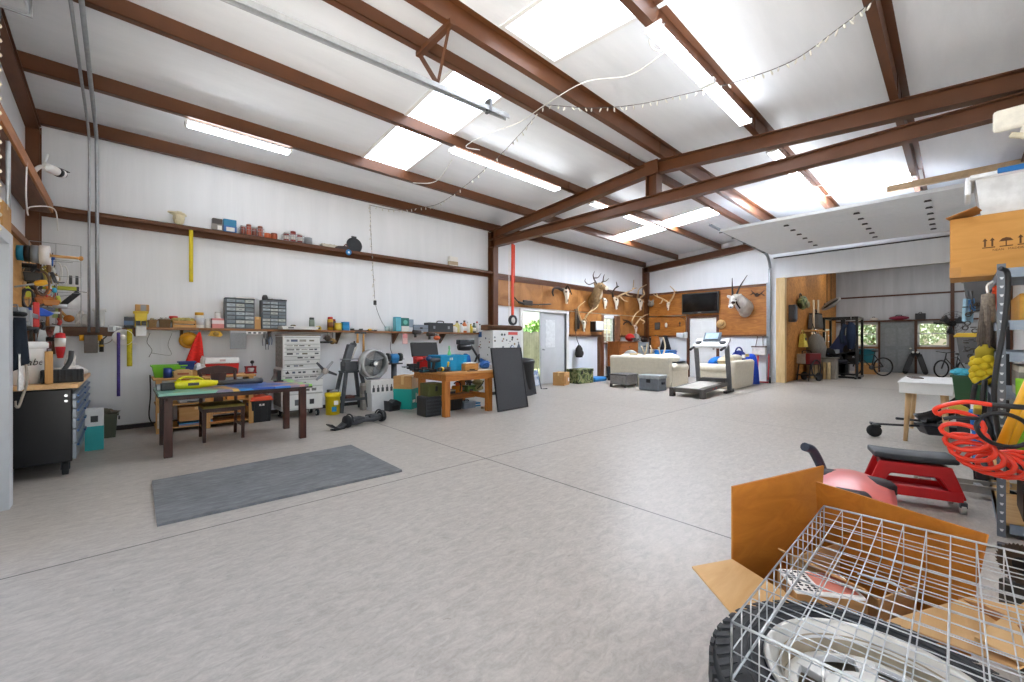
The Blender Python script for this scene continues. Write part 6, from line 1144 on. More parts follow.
t=T('orange_strap','long orange red ratchet strap hanging from the tie beam over the refrigerator','strap',(XatY(512.5,7.3),7.3,1.75));tz=3.57-1.75;P('webbing',MB().sheet(lambda a,b:((a-.5)*.085,-.004*math.sin(9*b),tz*b+.02),1,14,.006).sheet(lambda a,b:(.075+(a-.5)*.03,.01,.9+(tz-.9)*b),1,6,.005),M('#d8401f',.6,0,.08,30,.2,'webbing'),t);P('beam_loop',MB().tube([(-.02,-.6,tz+.02),(0,0,tz+.03),(.02,.2,tz+.03)],.01,6),M('#b8321a',.7),t);P('buckle',MB().bb(-.035,.035,-.02,.02,.0,.07),DSTEEL,t,.006)
mb=MB();mb.sheet(lambda a,b:(XatY(509,7.4)+(a-.5)*.02,7.4,3.5-1.9*b),1,8,.003);S('pull_string',mb,M('#e8e2d6',.7),'thin pale cord hanging beside the orange strap','cord')
t=T('rubbish_bin','black dustbin behind the leaning board, at the refrigerator','bin',(6.72,6.80,0));P('body',MB().lathe([(0,0),(.2,0),(.245,.72),(.25,.72),(.25,.75),(.22,.75)],24),PLA('#2c2d30'),t);P('lid',MB().lathe([(.265,.74),(.27,.78),(.22,.83),(.0,.86)],24),PLA('#232427'),t)
t=T('black_screen','narrow black panel leaning beside the black dustbin','panel',(XatY(530.5,6.6),6.6,0));t.rotation_euler=(-.06,-.13,0);P('panel',MB().bb(-.17,.17,-.015,.015,.0,.72),M('#323336',.5),t,.006);P('edge',MB().bb(-.18,-.17,-.02,.02,0,.73).bb(.17,.18,-.02,.02,0,.73),BLK,t)
t=T('folding_chair','folded chair with a blue and white patterned cover leaning by the open door','chair',(XatY(537,7.2),7.25,0));t.rotation_euler=(-.1,-.08,0)
def m_patt():
 q=NT('patterned_cloth');vo=q.n('ShaderNodeTexVoronoi');vo.inputs['Scale'].default_value=14;q.l(q.coord(),vo.inputs['Vector']);q.bsdf(q.ramp(vo.outputs['Color'],[(.2,'#3f5f9f'),(.45,'#d9dde4'),(.7,'#8d9fc4')]),.8);return q.m
P('cover',MB().bb(-.17,.17,-.012,.012,.1,.50),m_patt(),t,.01);P('legs',MB().tube([(.17,0,.55),(.19,-.02,.0),(.22,-.2,.0)],.012,8).tube([(-.17,0,.5),(-.18,0,0)],.012,8),DSTEEL,t)
p=fl(560,385.5);t=carton('small cardboard box with a white label on the floor by the closed door leaf','box',(9.02,7.62,0),.44,.34,.36,.0 or CARD,.35);P('paper_label',MB().bb(.08,.18,-.1725,-.1695,.1,.2),PAPER,t);P('printed_mark',MB().bb(-.2,-.12,-.1725,-.1695,.05,.26),M('#8f6a3a',.7),t)
def m_camo():
 q=NT('camouflage');n=q.noise(q.coord(),5,3,.5,.8);r=q.n('ShaderNodeValToRGB');r.color_ramp.interpolation='CONSTANT';e=r.color_ramp.elements;e.new(.5);e.new(.5)
 for i,(a_,c)in enumerate(((0,'#2a3220'),(.43,'#5d6b3b'),(.52,'#8e8f64'),(.6,'#3d4a2a'))):e[i].position=a_;e[i].color=C(c)
 q.l(n,r.inputs[0]);q.bsdf(r.outputs[0],.6);return q.m
t=T('camouflage_chest','camouflage patterned chest on the floor under the hanging black bag','chest',(9.88,7.62,0));P('body',MB().bb(-.36,.36,-.22,.22,0,.34),m_camo(),t,.015);P('lid',MB().bb(-.37,.37,-.23,.23,.34,.42),m_camo(),t,.015)
for s in(-.2,.2):P('latch',MB().bb(s-.03,s+.03,-.242,-.225,.28,.38),BLK,t)
t=T('blue_pad','flat blue pad lying on the floor next to the camouflage chest','pad',(10.66,7.62,0),.0);P('pad',MB().bb(-.32,.32,-.2,.2,.0,.13),PLA('#2f86c6',.5),t,.04);P('edge',MB().bb(-.325,.325,-.205,.205,.04,.07),PLA('#1f639c',.5),t,.01)
t=tub('waste_basket','black waste basket on the floor between the blue pad and the sofa','bin',(11.22,7.35,0),.30,.3,.44,BLK,taper=.85)
BONE=M('#e6ddcb',.6,0,.1,9,.1,'bone');ANT=M('#c9ac82',.6,0,.25,6,.15,'antler');ANTD=M('#3a2a22',.6,0,.3,6,.15,'dark_antler')
class Wall:
 def __init__(s,axis,at):s.axis,s.at=axis,at
 def p(s,u,v,out=0):return onY(u,v,s.at-out)if s.axis=='y' else onX(u,v,s.at-out)
BW_,FW_=Wall('y',YB-.05),Wall('x',XF-.05)
def root(kind,label,cat,wall,u,v,group=None):return T(kind,label,cat,tuple(wall.p(u,v)),0 if wall.axis=='y' else-PI/2,group)
def local(t,w):return t.rotation_euler.to_matrix().inverted()@(Vector(w)-t.location)
def horn(t,wall,pts,r0,r1,m,out=.16,bulge=.22,name='antler',tines=()):
 mb=MB();n=len(pts)
 def path(q,o0,o1):return[local(t,wall.p(u,v,o0+(o1-o0)*i/max(1,len(q)-1)+bulge*math.sin(PI*i/max(1,len(q)-1))*.5))for i,(u,v)in enumerate(q)]
 s_=spl(path(pts,out,out+.08),5);mb.tube(s_,[r0+(r1-r0)*i/(len(s_)-1)for i in range(len(s_))],7)
 for q in tines:
  k=spl(path(q,out+.08,out+.16),4);mb.tube(k,[r0*.75+(r1-r0*.75)*i/(len(k)-1)for i in range(len(k))],6)
 return P(name,mb,m,t)
def skull(t,h,m=BONE):
 """nose-down deer skull against the wall, local origin at the brow, h tall"""
 k=h/.36
 mb=MB();ring=[]
 prof=[(.06,.055,.05,-.02),(.02,.075,.06,-.05),(-.04,.085,.06,-.075),(-.10,.062,.05,-.085),(-.17,.045,.04,-.085),(-.25,.036,.032,-.08),(-.30,.022,.02,-.078)]
 vs,fs=[],[];N=12
 for z,rx,ry,yc in prof:
  for i in range(N):a=2*PI*i/N;vs.append((rx*k*math.cos(a),(yc+ry*math.sin(a))*k,z*k))
 for i in range(len(prof)-1):
  for j in range(N):l=(j+1)%N;fs.append((i*N+j,i*N+l,(i+1)*N+l,(i+1)*N+j))
 fs+=[list(range(N)),list(range((len(prof)-1)*N,len(prof)*N))[::-1]]
 mb.add(vs,fs,True);P('skull',mb,m,t)
 for s in(-1,1):P('eye_socket',MB().ell((s*.062*k,-.115*k,-.03*k),(.02*k,.022*k,.026*k)),M('#5b4a3c',.8),t)
 P('nose_opening',MB().ell((0,-.118*k,-.23*k),(.014*k,.01*k,.04*k)),M('#5b4a3c',.8),t);P('wall_hook',MB().bb(-.02,.02,-.03*k,.02,-.02,.05),DSTEEL,t)
t=root('horned_skull','white skull with short black horns, over the double door','skull',BW_,564,291);skull(t,.46);horn(t,BW_,[(562.5,290),(558,288),(554,288.5),(552.5,292),(553.5,296)],.05,.02,ANTD,.1,.1,'horn');horn(t,BW_,[(566,289),(567.6,286),(570,290),(571.8,294.5)],.035,.012,ANTD,.1,.1,'horn')
def m_hide(hexa,hexb):
 q=NT('hide');n=q.noise(q.coord((6,6,3)),2,4,.6);q.bsdf(q.ramp(n,[(.35,hexa),(.65,hexb)]),.9,0,q.bump(q.noise(q.coord((60,60,14)),2,2),.5,.01));return q.m
def shoulder(t,pts,radii,m):
 """neck and head as one skinned sweep: pts local, radii"""
 mb=MB();s_=spl(pts,5);n=len(s_);rr=[]
 for i in range(n):
  f=i*(len(radii)-1)/(n-1);j=min(int(f),len(radii)-2);rr.append(radii[j]+(radii[j+1]-radii[j])*(f-j))
 mb.tube(s_,rr,14);return P('neck_and_head',mb,m,t)
t=root('deer_mount','brown deer shoulder mount with branching antlers, high on the plywood','mounted head',BW_,594,304)
L=lambda u,v,o:local(t,BW_.p(u,v,o))
shoulder(t,[L(593,305,-.02),L(594,301,.15),L(597,293,.34),L(598.5,287,.42),L(601,286.3,.5),L(604.5,287.5,.58),L(606.5,288.2,.62)],[.18,.19,.15,.12,.11,.07,.045],m_hide('#7d6446','#a58b66'))
P('muzzle_patch',MB().ell(L(606.5,288.3,.63),(.075,.06,.06)),M('#d8cdb8',.8),t);P('nose',MB().ell(L(607.4,288,.66),(.025,.025,.02)),BLK,t);P('throat_patch',MB().ell(L(599.8,293,.4),(.09,.09,.2)),M('#cfc2a8',.9,0,.1,20,.3),t)
for u,v in((595.3,285),(601.5,283.8)):P('ear',MB().ell(L(u,v,.4),(.04,.03,.11),rot=(0,-.7 if u<598 else.7,0)),m_hide('#7d6446','#a58b66'),t)
P('eye',MB().ell(L(601.5,285.6,.64),(.02,.02,.02)),BLK,t)
horn(t,BW_,[(597,284.5),(594,279),(593.2,275),(594.5,271.5)],.025,.008,ANTD,.4,.1,tines=([(594,278),(598,277.5),(601,273.5)],[(595.5,282),(589,284.5),(585,281.5),(585.5,278.8)]))
horn(t,BW_,[(600,284),(603,281.5),(606,281),(608.7,278.5)],.025,.008,ANTD,.4,.1,tines=([(603,281.5),(603.5,277),(604.5,274.5)],))
t=root('antler_skull','white skull with tall pale antlers, on the lower plywood by the white box','skull',BW_,582,322);skull(t,.36);horn(t,BW_,[(581,320.5),(578.3,312),(578.5,307),(585.2,301)],.032,.012,ANT);horn(t,BW_,[(583.4,320.5),(589,313),(597,307),(598.7,300.4)],.032,.012,ANT,tines=([(590.4,312.2),(592.8,307.5)],[(584.5,318.5),(587,322)]))
t=root('small_skull','small white antlerless skull between the deer mount and the big antlers','skull',BW_,603.2,300);skull(t,.36);horn(t,BW_,[(602.6,298.5),(601.3,297.8)],.02,.012,ANTD,.08,.02,'horn')
t=root('antler_skull','skull with wide many pointed antlers over the wall window','skull',BW_,614,299);skull(t,.44)
horn(t,BW_,[(613,296.5),(612.2,293),(609,290.8),(605.7,289.8)],.036,.012,ANTD,tines=([(612,293),(615,288.5),(617,286.5),(616.4,282)],[(616,287.5),(619,286.2)]));horn(t,BW_,[(616.5,297.5),(622,294.5),(629,291.5),(632.7,289),(633.8,280)],.036,.012,ANT,tines=([(625,293),(629,295.5),(632.6,296)],[(620,296),(623.5,300),(628,301.5)],[(632.5,289),(636.5,288)]))
t=root('antler_skull','skull with antlers nearest the room corner, on the back wall','skull',BW_,638.2,300.5);skull(t,.44)
horn(t,BW_,[(637.6,298),(638,294),(639.7,288.8),(646.5,284.6)],.034,.012,ANT);horn(t,BW_,[(640.2,298),(644,294.5),(643.5,290)],.034,.012,ANT,tines=([(641.5,299.5),(643,301.5),(644,302)],))
t=root('boar_mask','small grey brown animal face mounted right at the room corner','mounted head',FW_,652.5,304);P('head',MB().ell((0,-.12,0),(.11,.13,.12)).lathe([(.07,0),(.055,.12),(.05,.16),(0,.165)],12,(0,-.2,-.03),'y'),m_hide('#6e6356','#9a9184'),t)
for s in(-1,1):P('ear',MB().ell((s*.08,-.1,.12),(.03,.02,.05)),m_hide('#6e6356','#9a9184'),t);P('eye',MB().ell((s*.045,-.235,.03),(.015,.012,.015)),BLK,t)
t=root('antler_skull','skull with a pair of tall spreading antlers, between corner and television','skull',FW_,669,303.5);skull(t,.30)
horn(t,FW_,[(669.6,302),(673,297),(674.3,291),(670,286)],.032,.012,ANT,tines=([(674,292),(676.5,291)],));horn(t,FW_,[(667.8,302),(662,298.6),(657,296.5),(653.6,294.3)],.032,.012,ANT,tines=([(657.5,296.5),(656.5,293)],[(663,299),(661,303),(659.5,303.5)]))
t=root('antler_skull','lowest skull, with pale forked antlers, on the lower plywood near the corner','skull',BW_,634,326.5);skull(t,.34)
horn(t,BW_,[(633,325),(632,321),(635.5,314),(640.3,310.3)],.034,.012,ANT);horn(t,BW_,[(635.5,325),(639,320),(643.5,316),(649,313.8)],.034,.012,ANT,tines=([(640,319),(644.5,321.5),(642.5,324)],))
t=root('dark_horn','dark brown forked horn lying against the lower plywood by the lowest skull','horn',BW_,626.5,322);horn(t,BW_,[(631.5,324.5),(628,321),(623,320)],.035,.014,ANTD,.03,.05,'beam',tines=([(627.5,321),(624,323.5),(623.6,325)],));P('wall_hook',MB().bb(-.02,.02,-.06,.03,-.02,.02),DSTEEL,t)
t=root('oryx_mount','white faced antelope shoulder mount with two long straight horns','mounted head',FW_,744,306);L=lambda u,v,o:local(t,FW_.p(u,v,o))
shoulder(t,[L(746,308,-.02),L(744.5,306.5,.15),L(741,302.5,.34),L(737.5,298.5,.46),L(734,299,.56),L(731.8,303,.62),L(731,306,.64)],[.22,.23,.20,.15,.12,.08,.065],m_hide('#bdb4a8','#d2cac0'))
P('chest',MB().ell(L(745,311,.02),(.19,.1,.2)),m_hide('#bdb4a8','#d2cac0'),t);P('face_patch',MB().ell(L(733.3,300.5,.68),(.07,.06,.14),rot=(.4,0,0)),M('#efece6',.8),t);P('dark_blaze',MB().ell(L(733.2,302.5,.71),(.055,.05,.045)),M('#2a211d',.8),t)
P('muzzle',MB().ell(L(731,306.4,.66),(.075,.08,.065)),M('#ece8e2',.8),t);P('nose',MB().ell(L(730.6,307,.74),(.04,.02,.025)),BLK,t);P('cheek_stripe',MB().tube(spl([L(735.5,297.5,.62),L(736.5,303,.56),L(740,308.5,.5)],4),.02,6),M('#2a211d',.8),t)
for u,v in((729.8,297),(738.8,296)):P('ear',MB().ell(L(u,v,.5),(.10,.035,.05),rot=(0,.5 if u<734 else-.5,0)),m_hide('#bdb4a8','#d2cac0'),t)
for u in(731.5,736):P('eye',MB().ell(L(u,299.3,.7),(.02,.02,.02)),BLK,t)
horn(t,FW_,[(732.6,296.5),(732.3,288),(732.2,277.8)],.035,.008,M('#2d2522',.5),.5,.0,'horn');horn(t,FW_,[(735.8,296.5),(740,286.5),(747.3,275)],.035,.008,M('#2d2522',.5),.5,.0,'horn')
t=root('small_antlers','small black antlers on the plywood right of the antelope mount','antlers',FW_,757,295);P('plate',MB().ell((0,-.02,0),(.06,.03,.06)),M('#4c321f',.6),t)
horn(t,FW_,[(756.5,295),(753.5,293),(751,290.3)],.02,.008,ANTD,.06,.1,tines=([(753.5,293),(750.5,295)],));horn(t,FW_,[(757.8,295),(761,293.5),(764.5,290)],.02,.008,ANTD,.06,.1,tines=([(761,293.5),(764.5,295.5)],))
t=root('tan_hat','tan hat hanging on the plywood beside the white door','hat',FW_,721.5,323.5);P('crown',MB().ell((0,-.09,.02),(.085,.11,.1)),FAB('#d3ae77'),t);P('brim',MB().lathe([(.09,-.06),(.15,-.05),(.15,-.04),(.09,-.045)],18,(0,0,-.02),'y'),FAB('#c79d62'),t);P('band',MB().lathe([(.088,-.075),(.092,-.06)],16,(0,0,0),'y'),FAB('#7a5b34'),t)
t=root('wall_plaque','small dark framed plaque on the lower plywood near the white door','plaque',FW_,657.5,326);P('frame',MB().bb(-.10,.10,-.03,0,-.13,.13),M('#2f2c2a',.4),t,.008);P('face',MB().bb(-.08,.08,-.034,-.03,-.11,.11),M('#56524e',.4),t)
t=root('small_ornament','small pale ornament on the lower plywood right of the plaque','ornament',FW_,666.5,325);P('body',MB().ell((0,-.03,0),(.05,.03,.08)),M('#d9d3c6',.6),t);P('base',MB().bb(-.03,.03,-.02,0,-.1,-.07),M('#7a6b58',.6),t)
t=root('small_cross','tiny dark cross on the lower plywood nearest the white door','cross',FW_,680,324);P('upright',MB().bb(-.012,.012,-.02,0,-.08,.08),BLK,t);P('bar',MB().bb(-.04,.04,-.02,0,.02,.045),BLK,t)
t=root('wall_box','white double box fixed low at the plywood edge by the white door','wall box',FW_,682,334.5);P('box',MB().bb(-.16,.10,-.1,0,-.1,.06),M('#d5d8da',.4),t,.008);P('cover',MB().bb(.11,.2,-.08,0,-.12,.08),WHT,t,.008)
mb=MB();mb.tube(spl([FW_.p(640,316.3,.03),FW_.p(672,316.5,.03),FW_.p(682,317.5,.03),FW_.p(685.5,322,.03),FW_.p(685.8,334,.03)],5),.014,6);S('wall_cable',mb,M('#6e4a2d',.5),'brown cable running over the lower plywood to the white double box','cable')
t=root('paper_holder','white box with a dark base on the lower plywood, right of the tall antlers','dispenser',BW_,594.5,326);P('cover',MB().bb(-.20,.20,-.22,0,-.14,.15),WHT,t,.02);P('base',MB().bb(-.22,.14,-.2,0,-.19,-.14),BLK,t,.01);P('side',MB().bb(-.225,-.2,-.2,0,-.18,.14),BLK,t,.006)
t=root('hunting_bow','dark hunting bow lying across the plywood over the open door','bow',BW_,533,304);mb=MB();pts=[local(t,BW_.p(u,v,.07))for u,v in((514.5,297.5),(519,302),(527,304),(540,304.6),(551,304))];mb.tube(spl(pts,5),[.015]*5+[.035]*6+[.02]*10,7);P('limb',mb,M('#2b2420',.5),t);P('riser',MB().bb(-.45,-.1,-.1,-.04,-.06,.08),M('#332a25',.5),t,.02);P('peg',MB().cyl((.2,-.06,-.03),(.2,.05,-.03),.02),PINE,t)
for i,(u,v0,v1,c,l)in enumerate(((574.5,309,331,'#6b5a46','brown walking stick hanging left of the tall antlers'),(577,311,329,'#38332f','dark rifle case hanging left of the tall antlers'))):
 t=root('hung_stick',l,'stick',BW_,u,v1);hh=BW_.p(u,v0).z-BW_.p(u,v1).z;P('shaft',MB().tube([(0,-.05,0),(.01,-.05,hh*.5),(0,-.05,hh)],[.035,.05 if i else.03,.025],8),M(c,.6),t);P('peg',MB().cyl((0,-.08,hh-.02),(0,.02,hh-.02),.012),DSTEEL,t)
t=root('hanging_bag','black cloth bag hanging under the plywood over the camouflage chest','bag',BW_,576.5,357.5);hh=BW_.p(576.5,345).z-BW_.p(576.5,357.5).z;P('pouch',MB().lathe([(0,0),(.10,.01),(.13,.1),(.10,hh*.75),(.035,hh),(0,hh)],14,(0,-.1,0)),FAB('#2f2a28'),t);P('cord',MB().tube(spl([(0,-.1,hh),(-.03,-.03,hh+.2),(-.05,0,hh+.45)],4),.01,6),DSTEEL,t);P('side_pocket',MB().ell((.03,-.2,hh*.35),(.06,.03,.08)),FAB('#3a3330'),t)
t=root('television','black flat screen television over the white door','television',FW_,701,303.5);a,b=FW_.p(682.5,303,.12),FW_.p(719.5,303,.12);w2=abs(a.y-b.y)/2;z0,z1=FW_.p(701,313.5,.12).z-t.location.z,FW_.p(701,292.5,.12).z-t.location.z
P('housing',MB().bb(-w2,w2,-.12,-.05,z0,z1),M('#2a2a2b',.35),t,.01);P('screen',MB().bb(-w2+.04,w2-.04,-.124,-.118,z0+.07,z1-.04),M('#070708',.12),t);P('wall_bracket',MB().bb(-.2,.2,-.06,.0,-.1,.1),DSTEEL,t);P('emblem',MB().bb(-.06,.06,-.124,-.12,z0+.025,z0+.05),STEEL,t)
SOFA=M('#ddd5c2',.85,0,.06,14,.25,'cream_upholstery')
def sofa(label,loc,rz,L_,D_,n,cat='sofa',name='sofa',bk=.84):
 t=T(name,label,cat,loc,rz);w=L_/2
 P('base',MB().bb(-w,w,-D_/2,D_/2,.04,.30),SOFA,t,.03);P('skirt',MB().bb(-w-.005,w+.005,-D_/2-.005,D_/2+.005,.015,.13),SOFA,t,.01)
 b_=w+.19
 P('backrest',MB().add([(-b_,D_/2-.26,.28),(b_,D_/2-.26,.28),(b_,D_/2,.02),(-b_,D_/2,.02),(-b_,D_/2-.12,bk),(b_,D_/2-.12,bk),(b_,D_/2+.04,bk-.02),(-b_,D_/2+.04,bk-.02)],[(0,3,2,1),(4,5,6,7),(0,1,5,4),(1,2,6,5),(2,3,7,6),(3,0,4,7)]),SOFA,t,.05)
 for s in(-1,1):P('armrest',MB().bb(s*w-.02 if s>0 else-w-.20,w+.20 if s>0 else-w+.02,-D_/2,D_/2-.1,.02,.50).cyl((s*(w+.09),-D_/2-.01,.51),(s*(w+.09),D_/2-.12,.51),.13,n=20),SOFA,t,.02)
 for i in range(n):
  x0,x1=-w+L_*i/n,-w+L_*(i+1)/n;P('seat_cushion',MB().bb(x0+.01,x1-.01,-D_/2-.02,D_/2-.26,.30,.46),SOFA,t,.05);P('back_cushion',MB().tf(((x0+x1)/2,D_/2-.30,.63),(-.2,0,0)).bb(-(x1-x0)/2+.02,(x1-x0)/2-.02,-.1,.1,-.2,.24),SOFA,t,.07)
 for sx in(-1,1):
  for sy in(-1,1):P('foot',MB().cyl((sx*(w-.1),sy*(D_/2-.1),0),(sx*(w-.1),sy*(D_/2-.1),.05),.03),BLK,t)
 return t
sofa('cream sofa seen from behind, facing the television',(10.86,5.97,0),PI/2,1.44,1.06,2)
sofa('cream loveseat seen from its side, behind the treadmill',(12.05,4.28,0),PI,1.15,.85,2,'loveseat','loveseat',.74)
rnd=random.Random(51)
def heap(name,label,cat,loc,m,n,r,s,seed,extra=None):
 t=T(name,label,cat,loc);mb=MB();q=random.Random(seed)
 for i in range(n):pilelump(mb,(q.uniform(-r[0],r[0]),q.uniform(-r[1],r[1]),s*(.5+.5*q.random())),(s*1.2,s*1.1,s),q,9,.5)
 P('folds',mb,m,t);
 if extra:P('edge',pilelump(MB(),(0,0,s*.5),(r[0]*.9,r[1]*.9,s*.5),q,12,.4),extra,t)
 return t
t=T('white_cushion','plump white cushion on the sofa back at its right end','cushion',(10.85,5.36,.62),PI/2);P('cushion',MB().ell((0,0,.15),(.32,.13,.14)),FAB('#ebe6da'),t);P('piping',MB().tube(circ((0,0,.15),.31,20,ry=.13),.01,6,True),FAB('#d9d2c2'),t)
t=T('round_mirror','round grey metal disc standing on the far end of the sofa','disc',(10.9,6.55,.46),PI/2+.3);P('disc',MB().lathe([(0,-.02),(.2,-.015),(.22,0),(.2,.015),(0,.02)],26,(0,.0,.30),'y'),M('#a7a8a4',.4,.5),t);P('stand',MB().bb(-.1,.1,-.06,.06,0,.1),M('#8b8b88',.4,.4),t)
heap('white_blanket','white blanket heaped on the sofa seat under the antlers','blanket',(10.72,5.85,.46),FAB('#e9e2d2'),7,(.12,.3),.17,3,FAB('#d9d1bf'))
t=T('loose_antlers','pale antlers lying in a heap on the sofa','antlers',(10.74,5.9,.72));mb=MB()
for pts in([(0,.5,.05),(-.02,.3,.02),(0,.1,.15),(-.05,0,.45)],[(0,.35,.05),(.0,.12,.02),(0,-.1,.2),(.02,-.05,.4)],[(.05,.1,.0),(.05,-.2,.1),(0,-.4,.1),(0,-.5,.35),(0,-.45,.62)]):s_=spl(pts,5);mb.tube(s_,[.034-.02*i/len(s_)for i in range(len(s_))],7)
P('beams',mb,M('#d9c7a6',.6,0,.15,8,.1,'antler'),t);P('tines',MB().tube([(0,.1,.15),(-.02,.2,.38)],.016,6).tube([(0,-.38,.1),(.0,-.3,.35)],.018,6),M('#d9c7a6',.6,0,.15,8,.1,'antler'),t)
t=T('folded_cloth','tan cloth folded over the sofa beside the metal disc','cloth',(10.66,6.25,.46));P('cloth',MB().bb(-.1,.1,-.14,.14,0,.38),FAB('#c9b48c'),t,.06);P('top_fold',MB().bb(-.12,.1,-.13,.13,.38,.43),FAB('#b99f71'),t,.02)
t=T('black_cushion','long black pad lying on the right arm of the sofa','cushion',(11.05,5.16,.645),PI/2);P('rail',MB().bb(-.08,.08,-.3,.26,0,.03),BLK,t,.01);P('pad',MB().bb(-.06,.06,-.25,.2,.03,.045),DGR,t,.015)
def farbox(u0,u1,v0,x,zb=0):
 a,b=YatX(u0,x),YatX(u1,x);return(a+b)/2,abs(a-b),ZatX((u0+u1)/2,v0,x)-zb
x0_,x1_=XatY(619.5,7.45),XatY(638.5,7.45);w=x1_-x0_;h=1.23
t=T('wooden_dresser','orange brown wooden dresser against the back wall behind the sofa','dresser',((x0_+x1_)/2,7.67,0));P('carcass',MB().bb(-w/2,w/2,-.2,.24,.06,h),wood('#a8622a','#7d4214',(8,8,1)),t,.006);P('plinth',MB().bb(-w/2+.02,w/2-.02,-.18,.22,0,.06),M('#5e3312',.6),t);P('top',MB().bb(-w/2-.03,w/2+.03,-.24,.26,h-.03,h),wood('#a8622a','#7d4214',(1,8,8)),t,.006)
for i in range(4):d=P('drawer',MB().bb(-w/2+.03,w/2-.03,-.222,-.2,.09+(h-.13)*i/4,.07+(h-.13)*(i+1)/4),wood('#b06a2e','#8a4c1a',(1,8,8)),t,.005);P('knob',MB().ell((0,-.235,.09+(h-.13)*(i+.45)/4),(.02,.02,.02)),DSTEEL,d)
hd=h
for i,(u,s_,c,c2,l)in enumerate(((630.5,.20,'#c2201d','#231f1f','red and black helmet standing on the wooden dresser'),(636.3,.13,'#8d8b88','#6a6763','grey bag sitting on the right end of the wooden dresser'))):
 t=T('helmet' if i==0 else 'grey_bag',l,'helmet' if i==0 else 'bag',(XatY(u,7.6),7.62,hd),0);P('shell',MB().ell((0,0,.13),(s_,.15,.14)),PLA(c,.3),t);P('visor',MB().bb(-s_*.6,s_*.6,-.16,-.08,.06,.12),PLA(c2,.3),t,.02)
t=T('dark_pack','small dark backpack on the grey filing cabinet','bag',(XatY(643.8,7.8),7.8,1.201),0);P('pack',MB().ell((0,0,.1),(.16,.1,.11)),FAB('#3a2a24'),t);P('strap',MB().tube(circ((0,-.08,.1),.1,10,ry=.09),.012,6,True),FAB('#221a17'),t)
x0_,x1_=XatY(639.5,7.4),XatY(649,7.4);w=x1_-x0_;h=1.2;t=T('file_cabinet','grey metal filing cabinet right of the wooden dresser','cabinet',((x0_+x1_)/2,7.66,0));P('body',MB().bb(-w/2,w/2,-.25,.25,.02,h),M('#9aa5ab',.4,.3),t,.008)
for i in range(4):d=P('drawer',MB().bb(-w/2+.015,w/2-.015,-.268,-.25,.05+(h-.08)*i/4,.035+(h-.08)*(i+1)/4),M('#a3aeb4',.4,.3),t,.005);P('handle',MB().bb(-.06,.06,-.285,-.268,.05+(h-.08)*(i+.55)/4,.08+(h-.08)*(i+.55)/4),BLK,d)
t=T('tan_vest','orange brown leather vest hanging under the lower plywood','vest',(14.05,YatX(656,14.05),ZatX(656,349,14.05)),-PI/2);hh=.46;P('cloth',MB().sheet(lambda a,b:((a-.5)*(.26+.12*math.sin(b*PI)),-.06-.07*math.sin(a*PI),hh*(1-b)),10,8,.03),M('#b06a24',.7,0,.2,9,.2,'leather'),t);P('dark_panel',MB().sheet(lambda a,b:(-.2+.1*a,-.09,hh*.9*(1-b)),3,5,.02),FAB('#3a2c26'),t);P('hanger',MB().cyl((0,.05,hh+.03),(0,-.09,hh+.02),.012),DSTEEL,t)
t=T('black_jacket','black sleeveless jacket hanging between the leather vest and the white door','jacket',(14.05,YatX(666.5,14.05),ZatX(666.5,356,14.05)),-PI/2);hh=.72;P('cloth',MB().sheet(lambda a,b:((a-.5)*(.10+.30*min(1,b*1.6)),-.06-.09*math.sin(a*PI)-.02*math.sin(a*15),hh*(1-b)),14,8,.03),FAB('#26262a'),t);P('hook',MB().cyl((0,.05,hh),(0,-.1,hh-.01),.014),DSTEEL,t)
yc,w,h=farbox(664,682.5,351.5,12.6);yc=yc*12.85/12.6+.25;w*=.8;t=tub('blue_storage_bin','large bright blue storage bin behind the right end of the sofa','bin',(12.85,yc,0),w,.55,h,PLA('#1f7fd0',.4),rz=-PI/2,taper=.92,lid=PLA('#1b74c4'),lidz=.04)
def m_wick():
 q=NT('grey_wicker');v=q.coord((22,22,40));w_=q.n('ShaderNodeTexWave');w_.inputs['Scale'].default_value=1.2;w_.inputs['Distortion'].default_value=2;q.l(v,w_.inputs[0]);q.bsdf(q.ramp(w_.outputs['Fac'],[(.2,'#4d4b4a'),(.8,'#858280')]),.8,0,q.bump(w_.outputs['Fac'],.5,.01));return q.m
MW=m_wick();t=T('wicker_ottoman','low grey wicker ottoman on the floor behind the sofa','ottoman',(9.90,6.16,0));P('body',MB().bb(-.29,.29,-.25,.24,.08,.33),MW,t,.01);P('top',MB().bb(-.31,.31,-.27,.26,.32,.36),MW,t,.012)
for sx in(-1,1):
 for sy in(-1,1):P('leg',MB().bb(sx*.26-.025,sx*.26+.025,sy*.22-.025,sy*.22+.025,0,.09),M('#3f3d3c',.7),t)
t=T('storage_chest','grey storage trunk on the floor behind the sofa, right of the ottoman','trunk',(9.76,5.24,0));P('body',MB().bb(-.2,.2,-.27,.27,.0,.31),M('#6d737b',.5),t,.02);P('lid',MB().bb(-.215,.215,-.285,.285,.30,.39),M('#9fa3a6',.5),t,.02);P('latch',MB().bb(-.235,-.2,-.05,.05,.2,.29),BLK,t,.006)
for s in(-1,1):P('side_handle',MB().bb(-.07,.07,s*.285-.012,s*.285+.012,.16,.22),BLK,t,.004)
t=T('treadmill','grey treadmill with a raised console in front of the loveseat','treadmill',(9.88,4.06,0),.04);DK=M('#5c5853',.6,0,.1);
